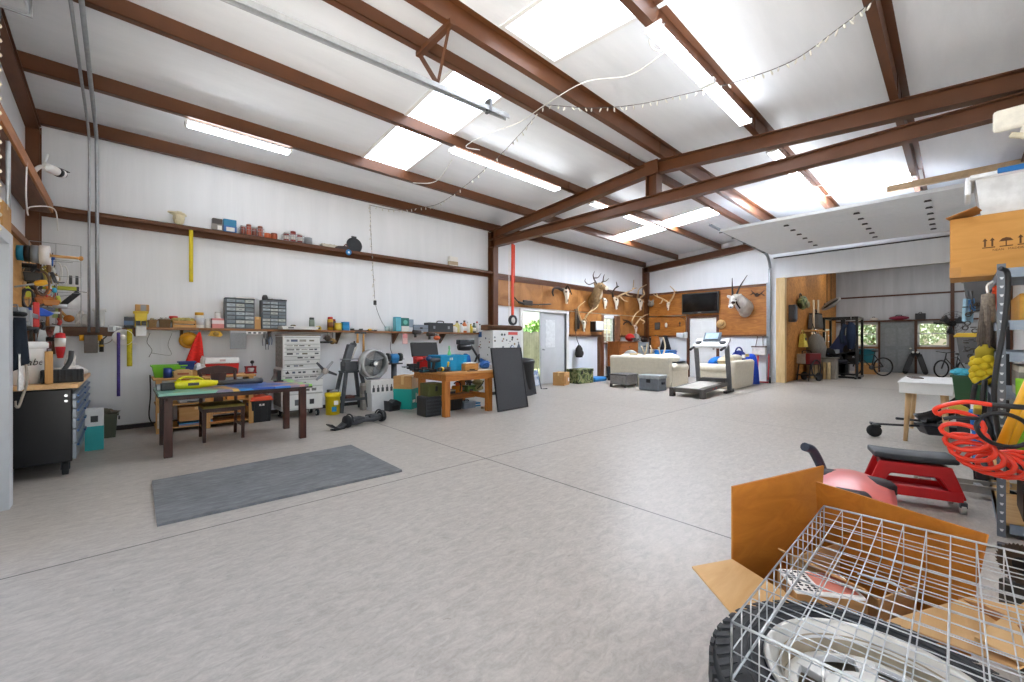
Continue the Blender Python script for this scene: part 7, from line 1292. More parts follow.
P('deck',MB().add([(-.88,-.34,.10),(.85,-.34,.16),(.85,.34,.16),(-.88,.34,.10),(-.88,-.34,.20),(.85,-.34,.25),(.85,.34,.25),(-.88,.34,.20)],[(0,3,2,1),(4,5,6,7),(0,1,5,4),(1,2,6,5),(2,3,7,6),(3,0,4,7)]),DK,t,.015);P('belt',MB().add([(-.87,-.24,.202),(.6,-.24,.242),(.6,.24,.242),(-.87,.24,.202),(-.87,-.24,.210),(.6,-.24,.25),(.6,.24,.25),(-.87,.24,.21)],[(0,3,2,1),(4,5,6,7),(0,1,5,4),(1,2,6,5),(2,3,7,6),(3,0,4,7)]),M('#b9b4ab',.8,0,.12,8),t)
P('motor_hood',MB().frus(.74,0,.24,.33,.18,.33,.13,.3),M('#3b3a39',.5),t,.02)
for s in(-1,1):
 P('foot',MB().bb(-.93,-.80,s*.33-.05,s*.33+.05,0,.2),M('#4c4743',.6),t,.015);P('upright',MB().beam((.80,s*.36,.02),(.58,s*.36,1.14),.06,.10,(0,1,0)),M('#6f7274',.4,.4),t,.008);P('base_rail',MB().bb(.45,1.0,s*.36-.04,s*.36+.04,0,.06),M('#33322f',.5),t,.008);P('handrail',MB().tube(spl([(.60,s*.36,1.12),(.4,s*.36,1.08),(.2,s*.35,1.03)],4),.03,8),BLK,t)
P('red_marks',MB().bb(-.3,-.25,-.345,-.338,.15,.18).bb(-.1,-.05,-.345,-.338,.16,.19),M('#a8352e',.5),t)
P('console',MB().tf((.58,0,1.16),(0,-.55,0)).bb(-.16,.22,-.40,.40,-.03,.05),M('#d5d6d5',.4),t,.03);P('display',MB().tf((.66,0,1.31),(0,-.95,0)).bb(-.1,.16,-.2,.2,-.02,.03),M('#55606a',.3),t,.01);P('screen',MB().tf((.63,0,1.33),(0,-.95,0)).bb(-.05,.12,-.15,.15,.005,.012),M('#a9c0cf',.2),t)
for s in(-1,1):P('cup_holder',MB().tf((.55,s*.28,1.2),(0,-.55,0)).lathe([(.0,.0),(.07,0),(.075,.012),(0,.014)],14),BLK,t)
t=T('blue_cushion','bright blue cushion lying on the far end of the loveseat','cushion',(11.9,4.45,.46));P('cushion',MB().ell((0,0,.18),(.5,.2,.18)),FAB('#1d6fc4'),t);P('seam',MB().tube(circ((0,0,.18),.5,24,plane='xy',ry=.2),.01,6,True),FAB('#155aa5'),t)
t=T('tan_pillow','tan pillow on the near end of the loveseat','pillow',(11.62,4.15,.58));P('pillow',MB().ell((0,0,.12),(.2,.22,.14)),FAB('#cdbf9f'),t);P('trim',MB().tube(circ((0,0,.12),.2,18,plane='xy',ry=.22),.012,6,True),FAB('#8f7b58'),t)
p=fl(752.5,384.5);t=T('blue_roll','tall royal blue roll standing at the corner of the loveseat','roll',(13.35,4.06,0));P('roll',MB().tube([(0,0,0),(0,0,.4),(0,.02,.7),(0,.03,.8)],[.2,.17,.15,.12],18),FAB('#1c45b5'),t);P('top_fold',MB().ell((0,.03,.8),(.13,.13,.07)),FAB('#2a5ad0'),t)
t=T('blue_strap_bag','dark blue duffel bag lying on the back of the loveseat','bag',(12.6,4.16,.60));P('bag',MB().ell((0,0,.18),(.34,.16,.2)),FAB('#1d2f80'),t);P('handle',MB().tube(circ((0,-.0,.3),.28,12,0,PI,'xz',.16),.022,6),FAB('#16246a'),t);P('white_tag',MB().bb(-.16,-.04,-.18,-.12,.16,.26),PAPER,t);P('tan_lining',MB().bb(.05,.3,-.17,-.1,.2,.27),M('#cdb36a',.8),t)
t=root('white_purse','white patterned purse hanging on the white wall under the plywood','bag',FW_,760.5,355.5);hh=FW_.p(760,346).z-FW_.p(760,355.5).z;P('body',MB().bb(-.19,.19,-.2,-.02,0,hh),M('#ded6d2',.6,0,.15,12),t,.05);P('trim',MB().bb(-.2,.2,-.21,-.01,hh-.04,hh),M('#6a5a54',.6),t,.01)
for s in(-.1,.1):P('strap',MB().tube(spl([(s,-.1,hh),(s*.8,-.05,hh+.2),(s*.7,0,hh+.33)],4),.012,6),M('#5a4c46',.6),t)
t=T('hand_truck','red and grey hand truck leaning at the door track','hand truck',(14.0,3.95,0),-PI/2+.2);RDM=PLA('#c5282c')
for s in(-1,1):P('rail',MB().tube([(s*.14,-.22,.1),(s*.14,.05,.62),(s*.14,.12,.85)],.02,8),RDM if s<0 else M('#9b2b2e',.4),t);P('wheel',MB().cyl((s*.16,-.18,.09),(s*.21,-.18,.09),.09),RUB,t)
P('toe_plate',MB().bb(-.16,.16,-.42,-.2,.02,.05),RDM,t,.004);P('grip',MB().tube(spl([(-.14,.12,.85),(-.12,.18,1.0),(.12,.18,1.0),(.14,.12,.85)],4),.02,8),DSTEEL,t)
AW=AYL-.02
t=T('welder_cart','grey and red welding machine on a wheeled cart inside the overhead door','welder',(onX(807,341,15.6).x,YatX(807,15.6),0),-PI/2-.4)
P('cart',MB().bb(-.2,.2,-.2,.3,.16,.2).bb(-.2,.2,-.1,.3,.5,.53),BLK,t,.004)
for s in(-1,1):P('wheel',MB().cyl((s*.2,.2,.13),(s*.25,.2,.13),.13),RUB,t);P('front_leg',MB().beam((s*.18,-.2,0),(s*.18,-.1,.52),.03,.03,(0,1,0)),BLK,t)
P('machine',MB().bb(-.18,.10,-.22,.28,.53,.84),M('#a7a9a8',.4,.3),t,.015);P('red_end',MB().bb(.10,.24,-.22,.28,.53,.86),PLA('#6d161b'),t,.015);P('handle',MB().tube(spl([(-.15,0,.84),(-.13,0,.93),(.1,0,.93),(.13,0,.85)],4),.015,6),BLK,t);P('cable_coil',MB().tube(circ((.28,.0,.4),.2,14,plane='yz',ry=.26),.02,6,True),RUB,t)
y=YatX(823,16.6);t=T('timber_chest','grey timber box with split logs stacked in front, on the annex floor','chest',(16.7,y+.1,0),-PI/2);P('box',MB().bb(-.35,.42,-.05,.4,0,.66),M('#8c867c',.8,0,.2,4,.2),t,.01);P('lid',MB().bb(-.38,.45,-.08,.42,.66,.70),M('#736d63',.8,0,.2),t,.006)
for i in range(6):S('split_log',MB().tf((16.55+.02*(i%2),y-.28+.11*i+.12,.0),(0,.12,.1*i)).prism([(-.05,0),(.05,0),(.03,.5),(-.02,.55)],-.04,.04,'y'),M(('#cbb58a','#b79b6b','#8b6f49')[i%3],.9),'split log leaning upright against the grey timber box, %s from the welder'%('first','second','third','fourth','fifth','sixth')[i],'log',group='split logs at the timber box')
def onw(kind,u,v0,v1,label,cat,hw,parts):
 p1=onY(u,v1,AYL);hh=onY(u,v0,AYL).z-p1 .z;t=T(kind,label,cat,(p1 .x,AYL,p1 .z),0)
 for nm,fn,m in parts:P(nm,fn(hw,hh),m,t,.015)
 return t
onw('wall_box',789.5,305,322,'dark grey box fixed to the brown board wall by the door jamb','box',.13,(('box',lambda w,h:MB().bb(-w,w,-.16,0,0,h),M('#4c5056',.5)),('cover',lambda w,h:MB().bb(-w*.8,w*.8,-.19,-.15,h*.1,h*.9),M('#5f646b',.4))))
onw('camouflage_pack',797.5,296,310,'camouflage backpack hanging on the brown board wall','backpack',.26,(('pack',lambda w,h:MB().ell((0,-.14,h/2),(w,.14,h/2)),m_camo()),('front_pocket',lambda w,h:MB().ell((.02,-.26,h*.35),(w*.6,.07,h*.25)),FAB('#8d8a6b')),('strap',lambda w,h:MB().tube(circ((0,-.08,h*.9),.12,10),.02,6,True),BLK)))
onw('plank_shelf',811,330,331.5,'pale shelf board on the brown wall holding the grey cooler bag','shelf',1.1,(('board',lambda w,h:MB().bb(-w,w*.5,-.4,0,-.02,.03),PINE),('post',lambda w,h:MB().bb(w*.42,w*.5,-.4,-.34,-1.25,-.02),PINE)))
p=onY(811,330,AYL);t=T('cooler_bag','grey cooler bag sitting on the pale shelf board','bag',(p.x-.35,AYL-.2,p.z+.03));P('body',MB().frus(0,0,0,.48,.34,.17,.28,.14),M('#5c5a56',.8),t,.03);P('lid',MB().bb(-.28,.28,-.14,.14,.48,.53),M('#2e2d2c',.8),t,.02);P('handle',MB().tube(spl([(-.15,0,.53),(-.1,0,.64),(.1,0,.64),(.15,0,.53)],4),.02,6),BLK,t)
onw('yellow_bag',799,334,347,'pale yellow tote bag hanging under the shelf board','bag',.26,(('bag_body',lambda w,h:MB().add([(-w,-.2,0),(w,-.2,0),(w,-.03,0),(-w,-.03,0),(-w*.6,-.16,h),(w*.6,-.16,h),(w*.6,-.05,h),(-w*.6,-.05,h)],[(0,3,2,1),(4,5,6,7),(0,1,5,4),(1,2,6,5),(2,3,7,6),(3,0,4,7)]),FAB('#c9b64e')),('emblem',lambda w,h:MB().cyl((0,-.205,h*.6),(0,-.17,h*.6),.05),DGR),('handle',lambda w,h:MB().tube(circ((0,-.1,h),.13,10,0,PI),.02,6),M('#8a7a35',.8))))
onw('hanging_rack',822,305,306.5,'dark hook rail hanging by two cords from the annex roof','rack',.9,(('bar',lambda w,h:MB().bb(-w,w,-.25,-.21,0,.05),DSTEEL),('cords',lambda w,h:MB().cyl((-w*.5,-.23,0),(-w*.5,-.23,1.6),.012,n=6).cyl((w*.3,-.23,0),(w*.3,-.23,1.6),.012,n=6),BLK)))
for i,u in enumerate((812.5,817)):
 p=onY(u,356,AYL-.25);hh=onY(u,300,AYL-.25).z-p.z;t=T('paddle','pale wooden paddle hanging upright on the brown wall, %s of two'%('nearer','farther')[i],'paddle',(p.x,AYL-.28,p.z),0,'paddles on the brown wall');P('shaft',MB().cyl((0,0,.5),(0,.0,hh),.03,n=8),M('#c9b79a',.6),t);P('blade',MB().prism([(-.1,0),(.1,0),(.16,.3),(.05,.62),(-.05,.62),(-.16,.3)],-.015,.015),M('#a7a39c',.6),t,.01)
p=onY(817,361,AYL-.3);t=T('grey_cover','grey canvas cover hanging below the paddles','cover',(p.x-.4,AYL-.35,.72));P('canvas',MB().lathe([(0,0),(.24,.0),(.28,.3),(.2,.62),(.08,.75),(0,.75)],14),FAB('#77746f'),t);P('tie',MB().cyl((0,0,.75),(0,.1,1.1),.015,n=6),BLK,t)
p=onX(831,304,18.6);t=T('silver_decoy','silver and dark long shape hanging at the end of the brown wall','decoration',(18.6,p.y,p.z),-PI/2);P('body',MB().ell((0,0,0),(.34,.07,.13),rot=(0,-.62,0)),M('#9d9a97',.3,.5),t);P('stripe',MB().ell((0,-.03,0),(.28,.06,.05),rot=(0,-.62,0)),BLK,t);P('cord',MB().cyl((0,0,.1),(0,.0,1.0),.01,n=6),BLK,t)
RXa=17.6;ya,yb=YatX(823,RXa),YatX(858,RXa);t=T('gym_rack','tall black steel gym rack inside the annex','gym rack',(RXa,(ya+yb)/2,0),-PI/2);w2=abs(ya-yb)/2*.94;H_=ZatX(840,317,RXa)
for s in(-1,1):
 for d in(0,1.1):P('upright',MB().bb(s*w2-.035,s*w2+.035,d-.035,d+.035,0,H_),M_CART,t)
 P('side_rail',MB().bb(s*w2-.03,s*w2+.03,-.3,1.3,.0,.06).bb(s*w2-.03,s*w2+.03,0,1.1,H_-.07,H_),M_CART,t)
[P('top_bar',MB().bb(-w2,w2,d-.03,d+.03,H_-.07,H_),M_CART,t)for d in(0,1.1)];P('mid_post',MB().bb(-.06,.06,.5,.6,0,H_),M_CART,t);P('lower_bar',MB().bb(-w2,w2,-.02,.04,.1,.16).bb(-w2,w2,.5,.56,.45,.5),M_CART,t);P('weight_stack',MB().bb(-.2,.14,.5,.8,.1,.85),M('#2a2b2d',.5),t,.01)
for x,z in((-.35,.8),(-.15,.62),(.32,.7),(.25,.95)):P('weight_plate',MB().lathe([(.03,-.03),(.2,-.03),(.2,.03),(.03,.03),(.03,-.03)],18,(x,.2,z),'y'),RUB,t)
t=T('exercise_machine','black and navy exercise machine with a padded back standing in the gym rack','exercise machine',(17.9,YatX(840,17.9),0),-PI/2);P('back_pad',MB().tf((-.05,.1,1.05),(-.2,.5,0)).bb(-.2,.2,-.06,.06,-.5,.42),M('#1d2a55',.5),t,.04);P('seat_pad',MB().bb(-.35,.25,-.35,.1,.5,.6),M('#191d2b',.5),t,.03);P('frame',MB().tube(spl([(-.5,-.3,.04),(-.3,0,.4),(.2,.1,.6),(.35,.2,1.5),(.2,.2,1.9)],5),.045,8).bb(-.6,.6,-.4,-.3,0,.07),M_CART,t);P('white_panel',MB().bb(-.15,.0,-.12,-.1,.75,.95),M('#a9b3bd',.5),t);P('lever',MB().tube([(-.6,-.2,.6),(.5,-.1,.95)],.03,8),M_CART,t)
t=T('dark_suit','dark blue padded suit hanging at the right of the gym rack','clothing',(17.5,YatX(851,17.5),.95),-PI/2);P('cloth',MB().lathe([(0,0),(.09,.05),(.14,.4),(.12,.8),(.05,.9),(0,.92)],12),FAB('#1a2b45'),t);P('sleeve',MB().tube(spl([(-.15,-.05,.85),(-.24,-.1,.5),(-.2,-.12,.2)],4),.06,8),FAB('#1a2b42'),t);P('hanger',MB().cyl((0,0,1.0),(0,0,1.3),.012,n=6),STEEL,t)
def bicycle(label,loc,rz,s=1,hexc='#1d1f24'):
 t=T('bicycle',label,'bicycle',loc,rz);m=PLA(hexc,.4);R=.33*s
 for x in(-.5*s,.5*s):
  P('tyre',MB().tube(circ((x,0,R),R-.02,24),.024,6,True),RUB,t);mb=MB();[mb.cyl((x,0,R),(x+(R-.03)*math.cos(a),0,R+(R-.03)*math.sin(a)),.003,n=4)for a in[k*PI/5 for k in range(10)]];P('spokes',mb,STEEL,t)
 P('frame',MB().tube([(-.5*s,0,R),(-.12*s,0,R-.03),(.32*s,0,.72*s),(-.2*s,0,.76*s),(-.12*s,0,R-.03)],.02,8).tube([(-.5*s,0,R),(-.2*s,0,.76*s),(-.23*s,0,.86*s)],.016,8),m,t);P('fork',MB().tube([(.5*s,0,R),(.33*s,0,.72*s),(.29*s,0,.92*s)],.02,8),m,t);P('saddle',MB().ell((-.24*s,0,.89*s),(.13,.06,.035)),BLK,t);P('handlebar',MB().tube([(.33*s,-.28,.98*s),(.29*s,0,.93*s),(.33*s,.28,.98*s)],.015,8),BLK,t);P('crank',MB().lathe([(0,-.02),(.08,-.02),(.08,.02),(0,.02)],14,(-.12*s,0,R-.03),'y'),DSTEEL,t);return t
bicycle('black bicycle parked between the gym rack and the grey annex door',(19.3,YatX(868,19.3),0),2.3)
bicycle('small dark bicycle parked under the wall fan',(20.6,YatX(953,20.6),0),2.5,.9,'#26262a')
y=YatX(866,20.4);tub('teal_tote','teal storage tote behind the black bicycle','tote',(20.5,y,.42),.5,.5,.5,PLA('#1f6f80'),-PI/2,lid=PLA('#185a68'));carton('plain cardboard box under the teal tote','box',(20.5,y,0),.6,.6,.42,CARD,-PI/2)
for i,u in enumerate((908.5,922)):
 t=T('kick_scooter','black folded scooter leaning on the annex wall under the window, %s one'%('left','right')[i],'scooter',(21.55,YatX(u,21.5),0),-PI/2);t.scale=(.75,1,.82);s=1-2*i
 P('deck',MB().tf((0,.05,.5),(-.25,s*.3,0)).bb(-.11,.11,-.03,.03,-.42,.42),M('#1b1b1d',.5),t,.02)
 for z in(.1,.92):P('wheel',MB().cyl((-s*.12+s*.28*(z>.5),.1*(z>.5)-.05,z),(-s*.12+s*.28*(z>.5),.1*(z>.5)+.02,z),.1),RUB,t)
 P('grip_tape',MB().tf((0,.05,.5),(-.25,s*.3,0)).bb(-.08,.08,-.036,-.03,-.3,.3),M('#3c3d40',.9),t);P('lamp',MB().ell((s*.16,0,1.0),(.05,.05,.05)),WHT,t)
for u,v0,wpx,hexc,kind,label in((899,316,21,'#7c1f3a','duffel_bag','maroon duffel bag lying on the annex ledge over the grey door'),(920.5,313.5,10.5,'#24252b','black_case','black case standing on the annex ledge over the right window'),(874,319,8,'#d8d6d0','white_bag','small white bag on the annex ledge over the left window')):
 yy=YatX(u,AX-.06);w=abs(YatX(u-wpx/2,AX)-YatX(u+wpx/2,AX));hh=max(.12,ZatX(u,v0,AX)-2.06);t=T(kind,label,'case' if 'case' in kind else 'bag',(AX-.1,yy,2.06),-PI/2)
 P('body',MB().bb(-w/2,w/2,-.1,.08,0,hh)if 'case' in kind else MB().ell((0,0,hh*.48),(w/2,.12,hh*.5)),PLA(hexc,.6),t,.015);P('handle',MB().tube(spl([(-w*.15,-.06,hh*.95),(-w*.1,-.06,hh*1.15),(w*.1,-.06,hh*1.15),(w*.15,-.06,hh*.95)],4),.015,6),BLK,t)
p=onX(953,323.5,21.3);t=T('wall_fan','large black caged wall fan by the right annex window','fan',(21.3,p.y,p.z),-PI/2+.6);mb=MB()
for k in range(1,6):mb.tube(circ((0,-.06*(k%2),0),.085*k,22),.006,4,True)
for k in range(10):a=k*PI/5;mb.cyl((0,-.05,0),(.42*math.cos(a),0,.42*math.sin(a)),.005,n=4)
P('cage',mb,BLK,t);P('motor',MB().cyl((0,0,0),(0,.25,0),.1),BLK,t);P('bracket',MB().beam((0,.2,0),(0,.85,.05),.06,.06),BLK,t)
for k in range(3):P('blade',MB().sheet(lambda i,j:((.06+.3*i)*math.cos(k*2.09+j*.8),.03+.05*j,(.06+.3*i)*math.sin(k*2.09+j*.8)),3,4,.006),DGR,t)
t=T('white_desk','small white desk with splayed pale wooden legs near the right wall','desk',(7.62,.25,0));P('top',MB().bb(-.62,.62,-.235,.245,.72,.74),WHT,t,.004);P('apron',MB().bb(-.60,.60,-.225,.235,.60,.72),M('#e9e9e7',.4,0,.02),t,.004)
for sx in(-1,1):
 for sy in(-1,1):P('leg',MB().tube([(sx*.50,sy*.15,.60),(sx*.545,sy*.18,0)],[.032,.02],10),wood('#dcb98a','#c69d69',(9,9,1),.5,'pale_wood'),t)
t=T('thin_folder','dark brown folder lying on the white desk','folder',(7.85,.38,.74),.2);P('cover',MB().bb(-.17,.17,-.06,.06,0,.012),M('#4d3a30',.6),t,.003);P('page_edge',MB().bb(-.16,.165,-.055,.055,.003,.009),PAPER,t)
t=T('kart_seat','black kart frame with a moulded seat and small wheels under the white desk','kart',(7.25,.40,0),-PI/2+.45);P('main_bar',MB().tube([(-.40,0,.17),(.0,0,.17),(.5,0,.2)],.014,8).tube([(-.35,-.13,.16),(-.37,.0,.17),(-.35,.13,.16)],.018,8),BLK,t);P('side_bars',MB().tube([(-.1,.09,.24),(.55,.12,.2)],.016,8),BLK,t)
P('front_wheel',MB().lathe([(.03,-.025),(.075,-.025),(.08,0),(.075,.025),(.03,.025),(0,.025)],18,(-.36,.0,.08),'y'),RUB,t)
P('seat',MB().sheet(lambda a,b:(.10+.42*a+.04*math.sin(b*PI),-.16+.32*b,.22+.26*a**1.7+.08*abs(2*b-1)**2*(1-.3*a)),10,8,.02),M('#1c1d21',.25),t);P('seat_badge',MB().bb(.36,.4,-.17,-.155,.33,.39),M('#b9c6cf',.4),t);P('under_tray',MB().frus(.3,0,.08,.2,.16,.1,.22,.14),M('#24262b',.4),t,.015)
for s in(-1,1):P('rear_wheel',MB().lathe([(.03,-.03),(.085,-.03),(.09,0),(.085,.03),(.03,.03),(0,.03)],20,(.52,s*.20,.09),'y'),RUB,t);P('handle',MB().tube([(.2,s*.16,.24),(.62,s*.16,.46)],.014,6),BLK,t)
RED=PLA('#c4161c',.35);t=T('mechanic_stool','red mechanic stool with a black padded seat on casters','stool',(4.42,.24,0),PI/2+.28);t.scale=(.84,.84,.97)
P('seat',MB().tf((0,0,.37),(0,0,0)).sheet(lambda a,b:(-.28+.56*a,-.15+.30*b,.010*(2*a-1)**2),8,2,.045),M('#34373a',.6,0,.1),t,.012);P('side_frame',MB().prism([(-.24,.33),(.24,.33),(.33,.10),(.27,.08),(.16,.24),(-.16,.24),(-.27,.08),(-.33,.10)],-.13,-.10),RED,t,.01);P('side_frame',MB().prism([(-.24,.33),(.24,.33),(.33,.10),(.27,.08),(.16,.24),(-.16,.24),(-.27,.08),(-.33,.10)],.10,.13),RED,t,.01);P('tray',MB().bb(-.30,.30,-.15,.15,.085,.12).bb(-.3,.3,-.16,-.15,.085,.16).bb(-.3,.3,.15,.16,.085,.16),RED,t,.006);P('under_seat',MB().bb(-.22,.22,-.10,.10,.28,.33),M('#6d0d10',.5),t)
for sx in(-1,1):
 for sy in(-1,1):c=P('caster',MB().cyl((sx*.30-.015,sy*.14,.035),(sx*.30+.015,sy*.14,.035),.035),M('#b8b2a8',.5),t);P('fork',MB().bb(sx*.3-.022,sx*.3+.022,sy*.14-.02,sy*.14+.02,.05,.09),DSTEEL,c)
t=T('creeper','pale red moulded mechanic creeper with black pads behind the open carton','creeper',(3.66,.50,0),.15);t.scale=(1,1,1.15);P('body',MB().sheet(lambda a,b:(-.62+1.24*a,(-.22+.44*b)*(1-.45*abs(2*a-1)**3),.10+.09*math.sin(a*PI)+.05*math.cos((b-.5)*3)),18,10,.05),PLA('#d96a63',.35),t)
for x,y,r in((.12,.10,.13),(.10,-.13,.12),(-.28,0,.11),(.44,0,.09)):P('pad',MB().tf((x,y,.215-.06*(x>.4)),(0,0,.3)).lathe([(0,.035),(r*.8,.03),(r,.01),(r,-.03)],18),M('#2e2225',.7),t)
for sx in(-.5,0,.5):
 for sy in(-.14,.14):P('caster',MB().cyl((sx,sy-.012,.035),(sx,sy+.012,.035),.035),DGR,t)
p=onZ(822,478,.22);t=T('jack_lever','dark curved handle sticking up behind the left carton flap','handle',(p.x+.25,p.y+.05,0));P('shaft',MB().tube(spl([(.1,-.02,.03),(.05,.0,.2),(-.02,.05,.36),(-.10,.09,.40)],5),.035,10),M('#3a4250',.4),t);P('foot',MB().bb(-.02,.2,-.08,.06,0,.05),M('#2c3340',.4),t,.01)
p=fl(958,497);t=T('floor_dolly','low silver floor jack frame with black wheels by the rack shelf','floor jack',(p.x+.12,p.y-.05,0),-PI/2+.2)
for s in(-1,1):P('side_rail',MB().bb(-.30,.26,s*.09-.012,s*.09+.012,.05,.11),M('#b0aca4',.4,.5),t,.004);P('wheel',MB().cyl((.2,s*.11-.02,.055),(.2,s*.11+.02,.055),.055),RUB,t);P('front_wheel',MB().cyl((-.28,s*.1-.015,.03),(-.28,s*.1+.015,.03),.03),DSTEEL,t)
P('cross_bars',MB().bb(-.2,-.16,-.09,.09,.06,.09).bb(.05,.09,-.09,.09,.06,.09),STEEL,t)
RX0,RX1,RYF,RYB=4.06,5.25,-.18,-.78;ANG=M('#6a7078',.45,.4,.12)
t=T('rack_shelf','grey slotted angle rack shelf along the right wall','rack',(0,0,0));RH=1.73
for x,sx in((RX0,1),(RX1,-1)):
 for y,sy in((RYF,-1),(RYB,1)):
  P('post',MB().bb(x,x+sx*.035,y-.002,y+.002,0,RH).bb(x-.002,x+.002,y,y+sy*.035,0,RH),ANG,t)
for i in range(30):P('slot',MB().tf((RX0-.003,RYF-.0175,.05+i*.055)).prism([(-.009,0),(.009,0),(.004,-.015),(-.004,-.015)],0,.0012,'x'),M('#cfd3d6',.6),t)
SHZ=(.09,.54,.88,1.17,1.37,1.62)
for z in SHZ[:5]+(1.70,):P('shelf',MB().bb(RX0+.004,RX1-.004,RYB,RYF-.004,z-.012,z),wood('#c9a266','#b38848',(8,1,8))if z==.09 else M('#7d8894',.5,.1),t);P('beam',MB().bb(RX0+.002,RX0+.02,RYB,RYF-.05,z-.06,z),M('#8a96a3',.45,.3),t);P('beam',MB().bb(RX0,RX1,RYF-.02,RYF-.004,z-.06,z),M('#8a96a3',.45,.3),t)
P('wood_rail',MB().bb(RX0+.01,RX1,RYF-.05,RYF-.022,.28,.35),PINE,t)
cz=RH+.003;H_=.46
t=T('large_carton','large tan carton with handling symbols, overhanging the top of the rack shelf','box',(4.74,.033,cz),-PI/2)
P('carton',MB().bb(0,.82,0,.41,0,H_),wood('#d39b52','#c48c44',(1,5,5),.75,'cardboard'),t,.008);P('flap',MB().beam((.0,.05,H_),(.16,.02,H_+.05),.24,.006),M('#a8763a',.8),t);P('tape',MB().bb(-.002,.06,-.002,.05,0,.08).bb(.0,.82,-.0015,0,.0,.012),M('#c08a44',.4),t)
INK=M('#5a3a1c',.8)
def sym(x,kind):
 mb=MB();y0,y1=-.0025,.0002
 if kind==0:
  for q in(-.018,.018):mb.bb(x+q-.005,x+q+.005,y0,y1,.215,.26);mb.prism([(x+q-.013,.258),(x+q+.013,.258),(x+q,.28)],y0,y1)
  mb.bb(x-.032,x+.032,y0,y1,.205,.212)
 else:
  mb.prism([(x-.035,.245),(x-.02,.265),(x,.272),(x+.02,.265),(x+.035,.245)],y0,y1);mb.bb(x-.003,x+.003,y0,y1,.21,.25);mb.bb(x-.032,x+.032,y0,y1,.205,.212)
 P('printed_symbol',mb,INK,t)
for i,k in enumerate((0,1,0,1,0)):sym(.20+.085*i,k)
TXT('NEAN   MADEIRA',.021,INK,t,(.30,-.0015,.185))
t=T('clear_tote','cloudy white lidded tote with a blue latch on top of the large carton','tote',(4.985,-.41,cz+H_+.003),-PI/2);P('body',tub_mb(.62,.38,.30,.9),M('#dfe2e4',.25,0,.2,6,.1),t,.006);P('contents',MB().ell((0,0,.13),(.25,.17,.12)),M('#bfc9d3',.5,0,.3,6),t);P('lid',MB().bb(-.34,.34,-.23,.23,.285,.32).bb(-.36,-.33,-.18,.18,.18,.32),M('#e6e9ec',.3),t,.012);P('latch',MB().bb(-.2,.1,-.242,-.225,.29,.33),PLA('#1f6fb5'),t,.006)
for x,y,r,h,c,l_,nm,z in((4.10,-.36,.055,.16,'#1e8a48','#c4282c','green jar with a red lid on the rack shelf, nearest the post',1.172),(4.16,-.50,.05,.17,'#23272f','#2f7fc0','black jar with a blue lid behind the green jar',1.172),(4.10,-.53,.05,.13,'#c98a3c','#e3dccb','orange jar with a pale lid on the rack shelf',1.172),(4.13,-.66,.05,.16,'#2a60a8','#1f4f90','blue jar at the back of the jar shelf',1.172)):jar(nm,(x,y,z),r,h,c,l_,bandhex='#dfe6d8' if 'green' in nm else None)
carton('dark brown box on the lowest board of the rack','box',(4.36,-.5,.092),.4,.42,.30,M('#3a2a1e',.7),tape=None,name='dark_carton',band=(M('#2a2019',.7),.6,.95));carton('long yellow brown carton under the top beam of the rack','box',(4.45,-.5,1.372),.6,.45,.17,wood('#d29a35','#b9801f',(1,5,5)),tape=None,name='yellow_carton');t=carton('white and grey box on the middle of the rack shelf','box',(4.35,-.52,.882),.45,.5,.2,M('#c9c2b4',.7),tape=None,name='printed_carton',band=(M('#8f8b84',.7),.3,.8))
t=T('green_cloth','lime green cloth draped over the rack shelf','cloth',(RX0-.03,-.47,.88));P('cloth',MB().sheet(lambda a,b:(-.02-.05*math.sin(b*2.2)-.015*math.sin(a*9),.22-.46*a,.13-.34*b-.10*b*(1-a)),10,8,.01),FAB('#86bf2c'),t);P('eyelet',MB().lathe([(.006,-.004),(.013,-.004),(.013,.004),(.006,.004)],10,(-.075,.2,-.2),'x'),CHROME,t)
jar('pale bowl like tub on the lower rack shelf under the green cloth',(4.12,-.36,.542),.09,.13,'#d5ccc0','#c9beb0',cat='tub',name='pale_tub');tub('dark_bin','black bin standing on the floor just beyond the rack shelf post','bin',(5.45,-.2,0),.24,.22,.32,M('#26282d',.4),taper=.85,lid=None,handle=None)
def hng(u,v,d):r=ray(u,v);return CAM+r*d
SD=[(5.97,-.16)][0];t=T('bin_stand','black bin stand with shelves beyond the rack shelf','stand',(6.28,-.20,0))
for z in(1.545,1.02,.645,.235):P('shelf',MB().bb(-.14,.14,-.13,.14,z-.012,z-.002),BLK,t)
for s_ in(-1,1):P('post',MB().bb(s_*.14-.015,s_*.14+.015,-.15,-.12,0,1.95),BLK,t)
tub('yellow_rim_bin','grey bin with a yellow rim, topmost on the bin stand','bin',(6.28,-.18,1.545),.28,.26,.32,M('#54575b',.5),lid=PLA('#d8bb35'),taper=.72,lidz=.02)
t=tub('yellow_lid_bin','grey bin with a yellow lid on the bin stand above the green bucket','bin',(6.28,-.14,1.02),.32,.28,.27,M('#5f6164',.5),lid=PLA('#e0bd35'),taper=.78,handle=None)
p=Vector((6.26,-.10,.645));tub('green_bucket','dark green bucket filled with rags under the yellow lidded bin','bucket',(p.x,p.y,p.z),.27,.26,.25,PLA('#2c5a38'),taper=.8);rnd=random.Random(77);q=T('blue_rag','light blue rag lying in the dark green bucket','rag',(p.x,p.y,p.z+.23));P('cloth',pilelump(MB(),(0,.02,.04),(.13,.11,.045),rnd,12,.5),FAB('#4db6cf'),q);P('tan_cloth',pilelump(MB(),(-.02,-.1,.02),(.15,.08,.04),rnd,10,.5),FAB('#d9b98d'),q)
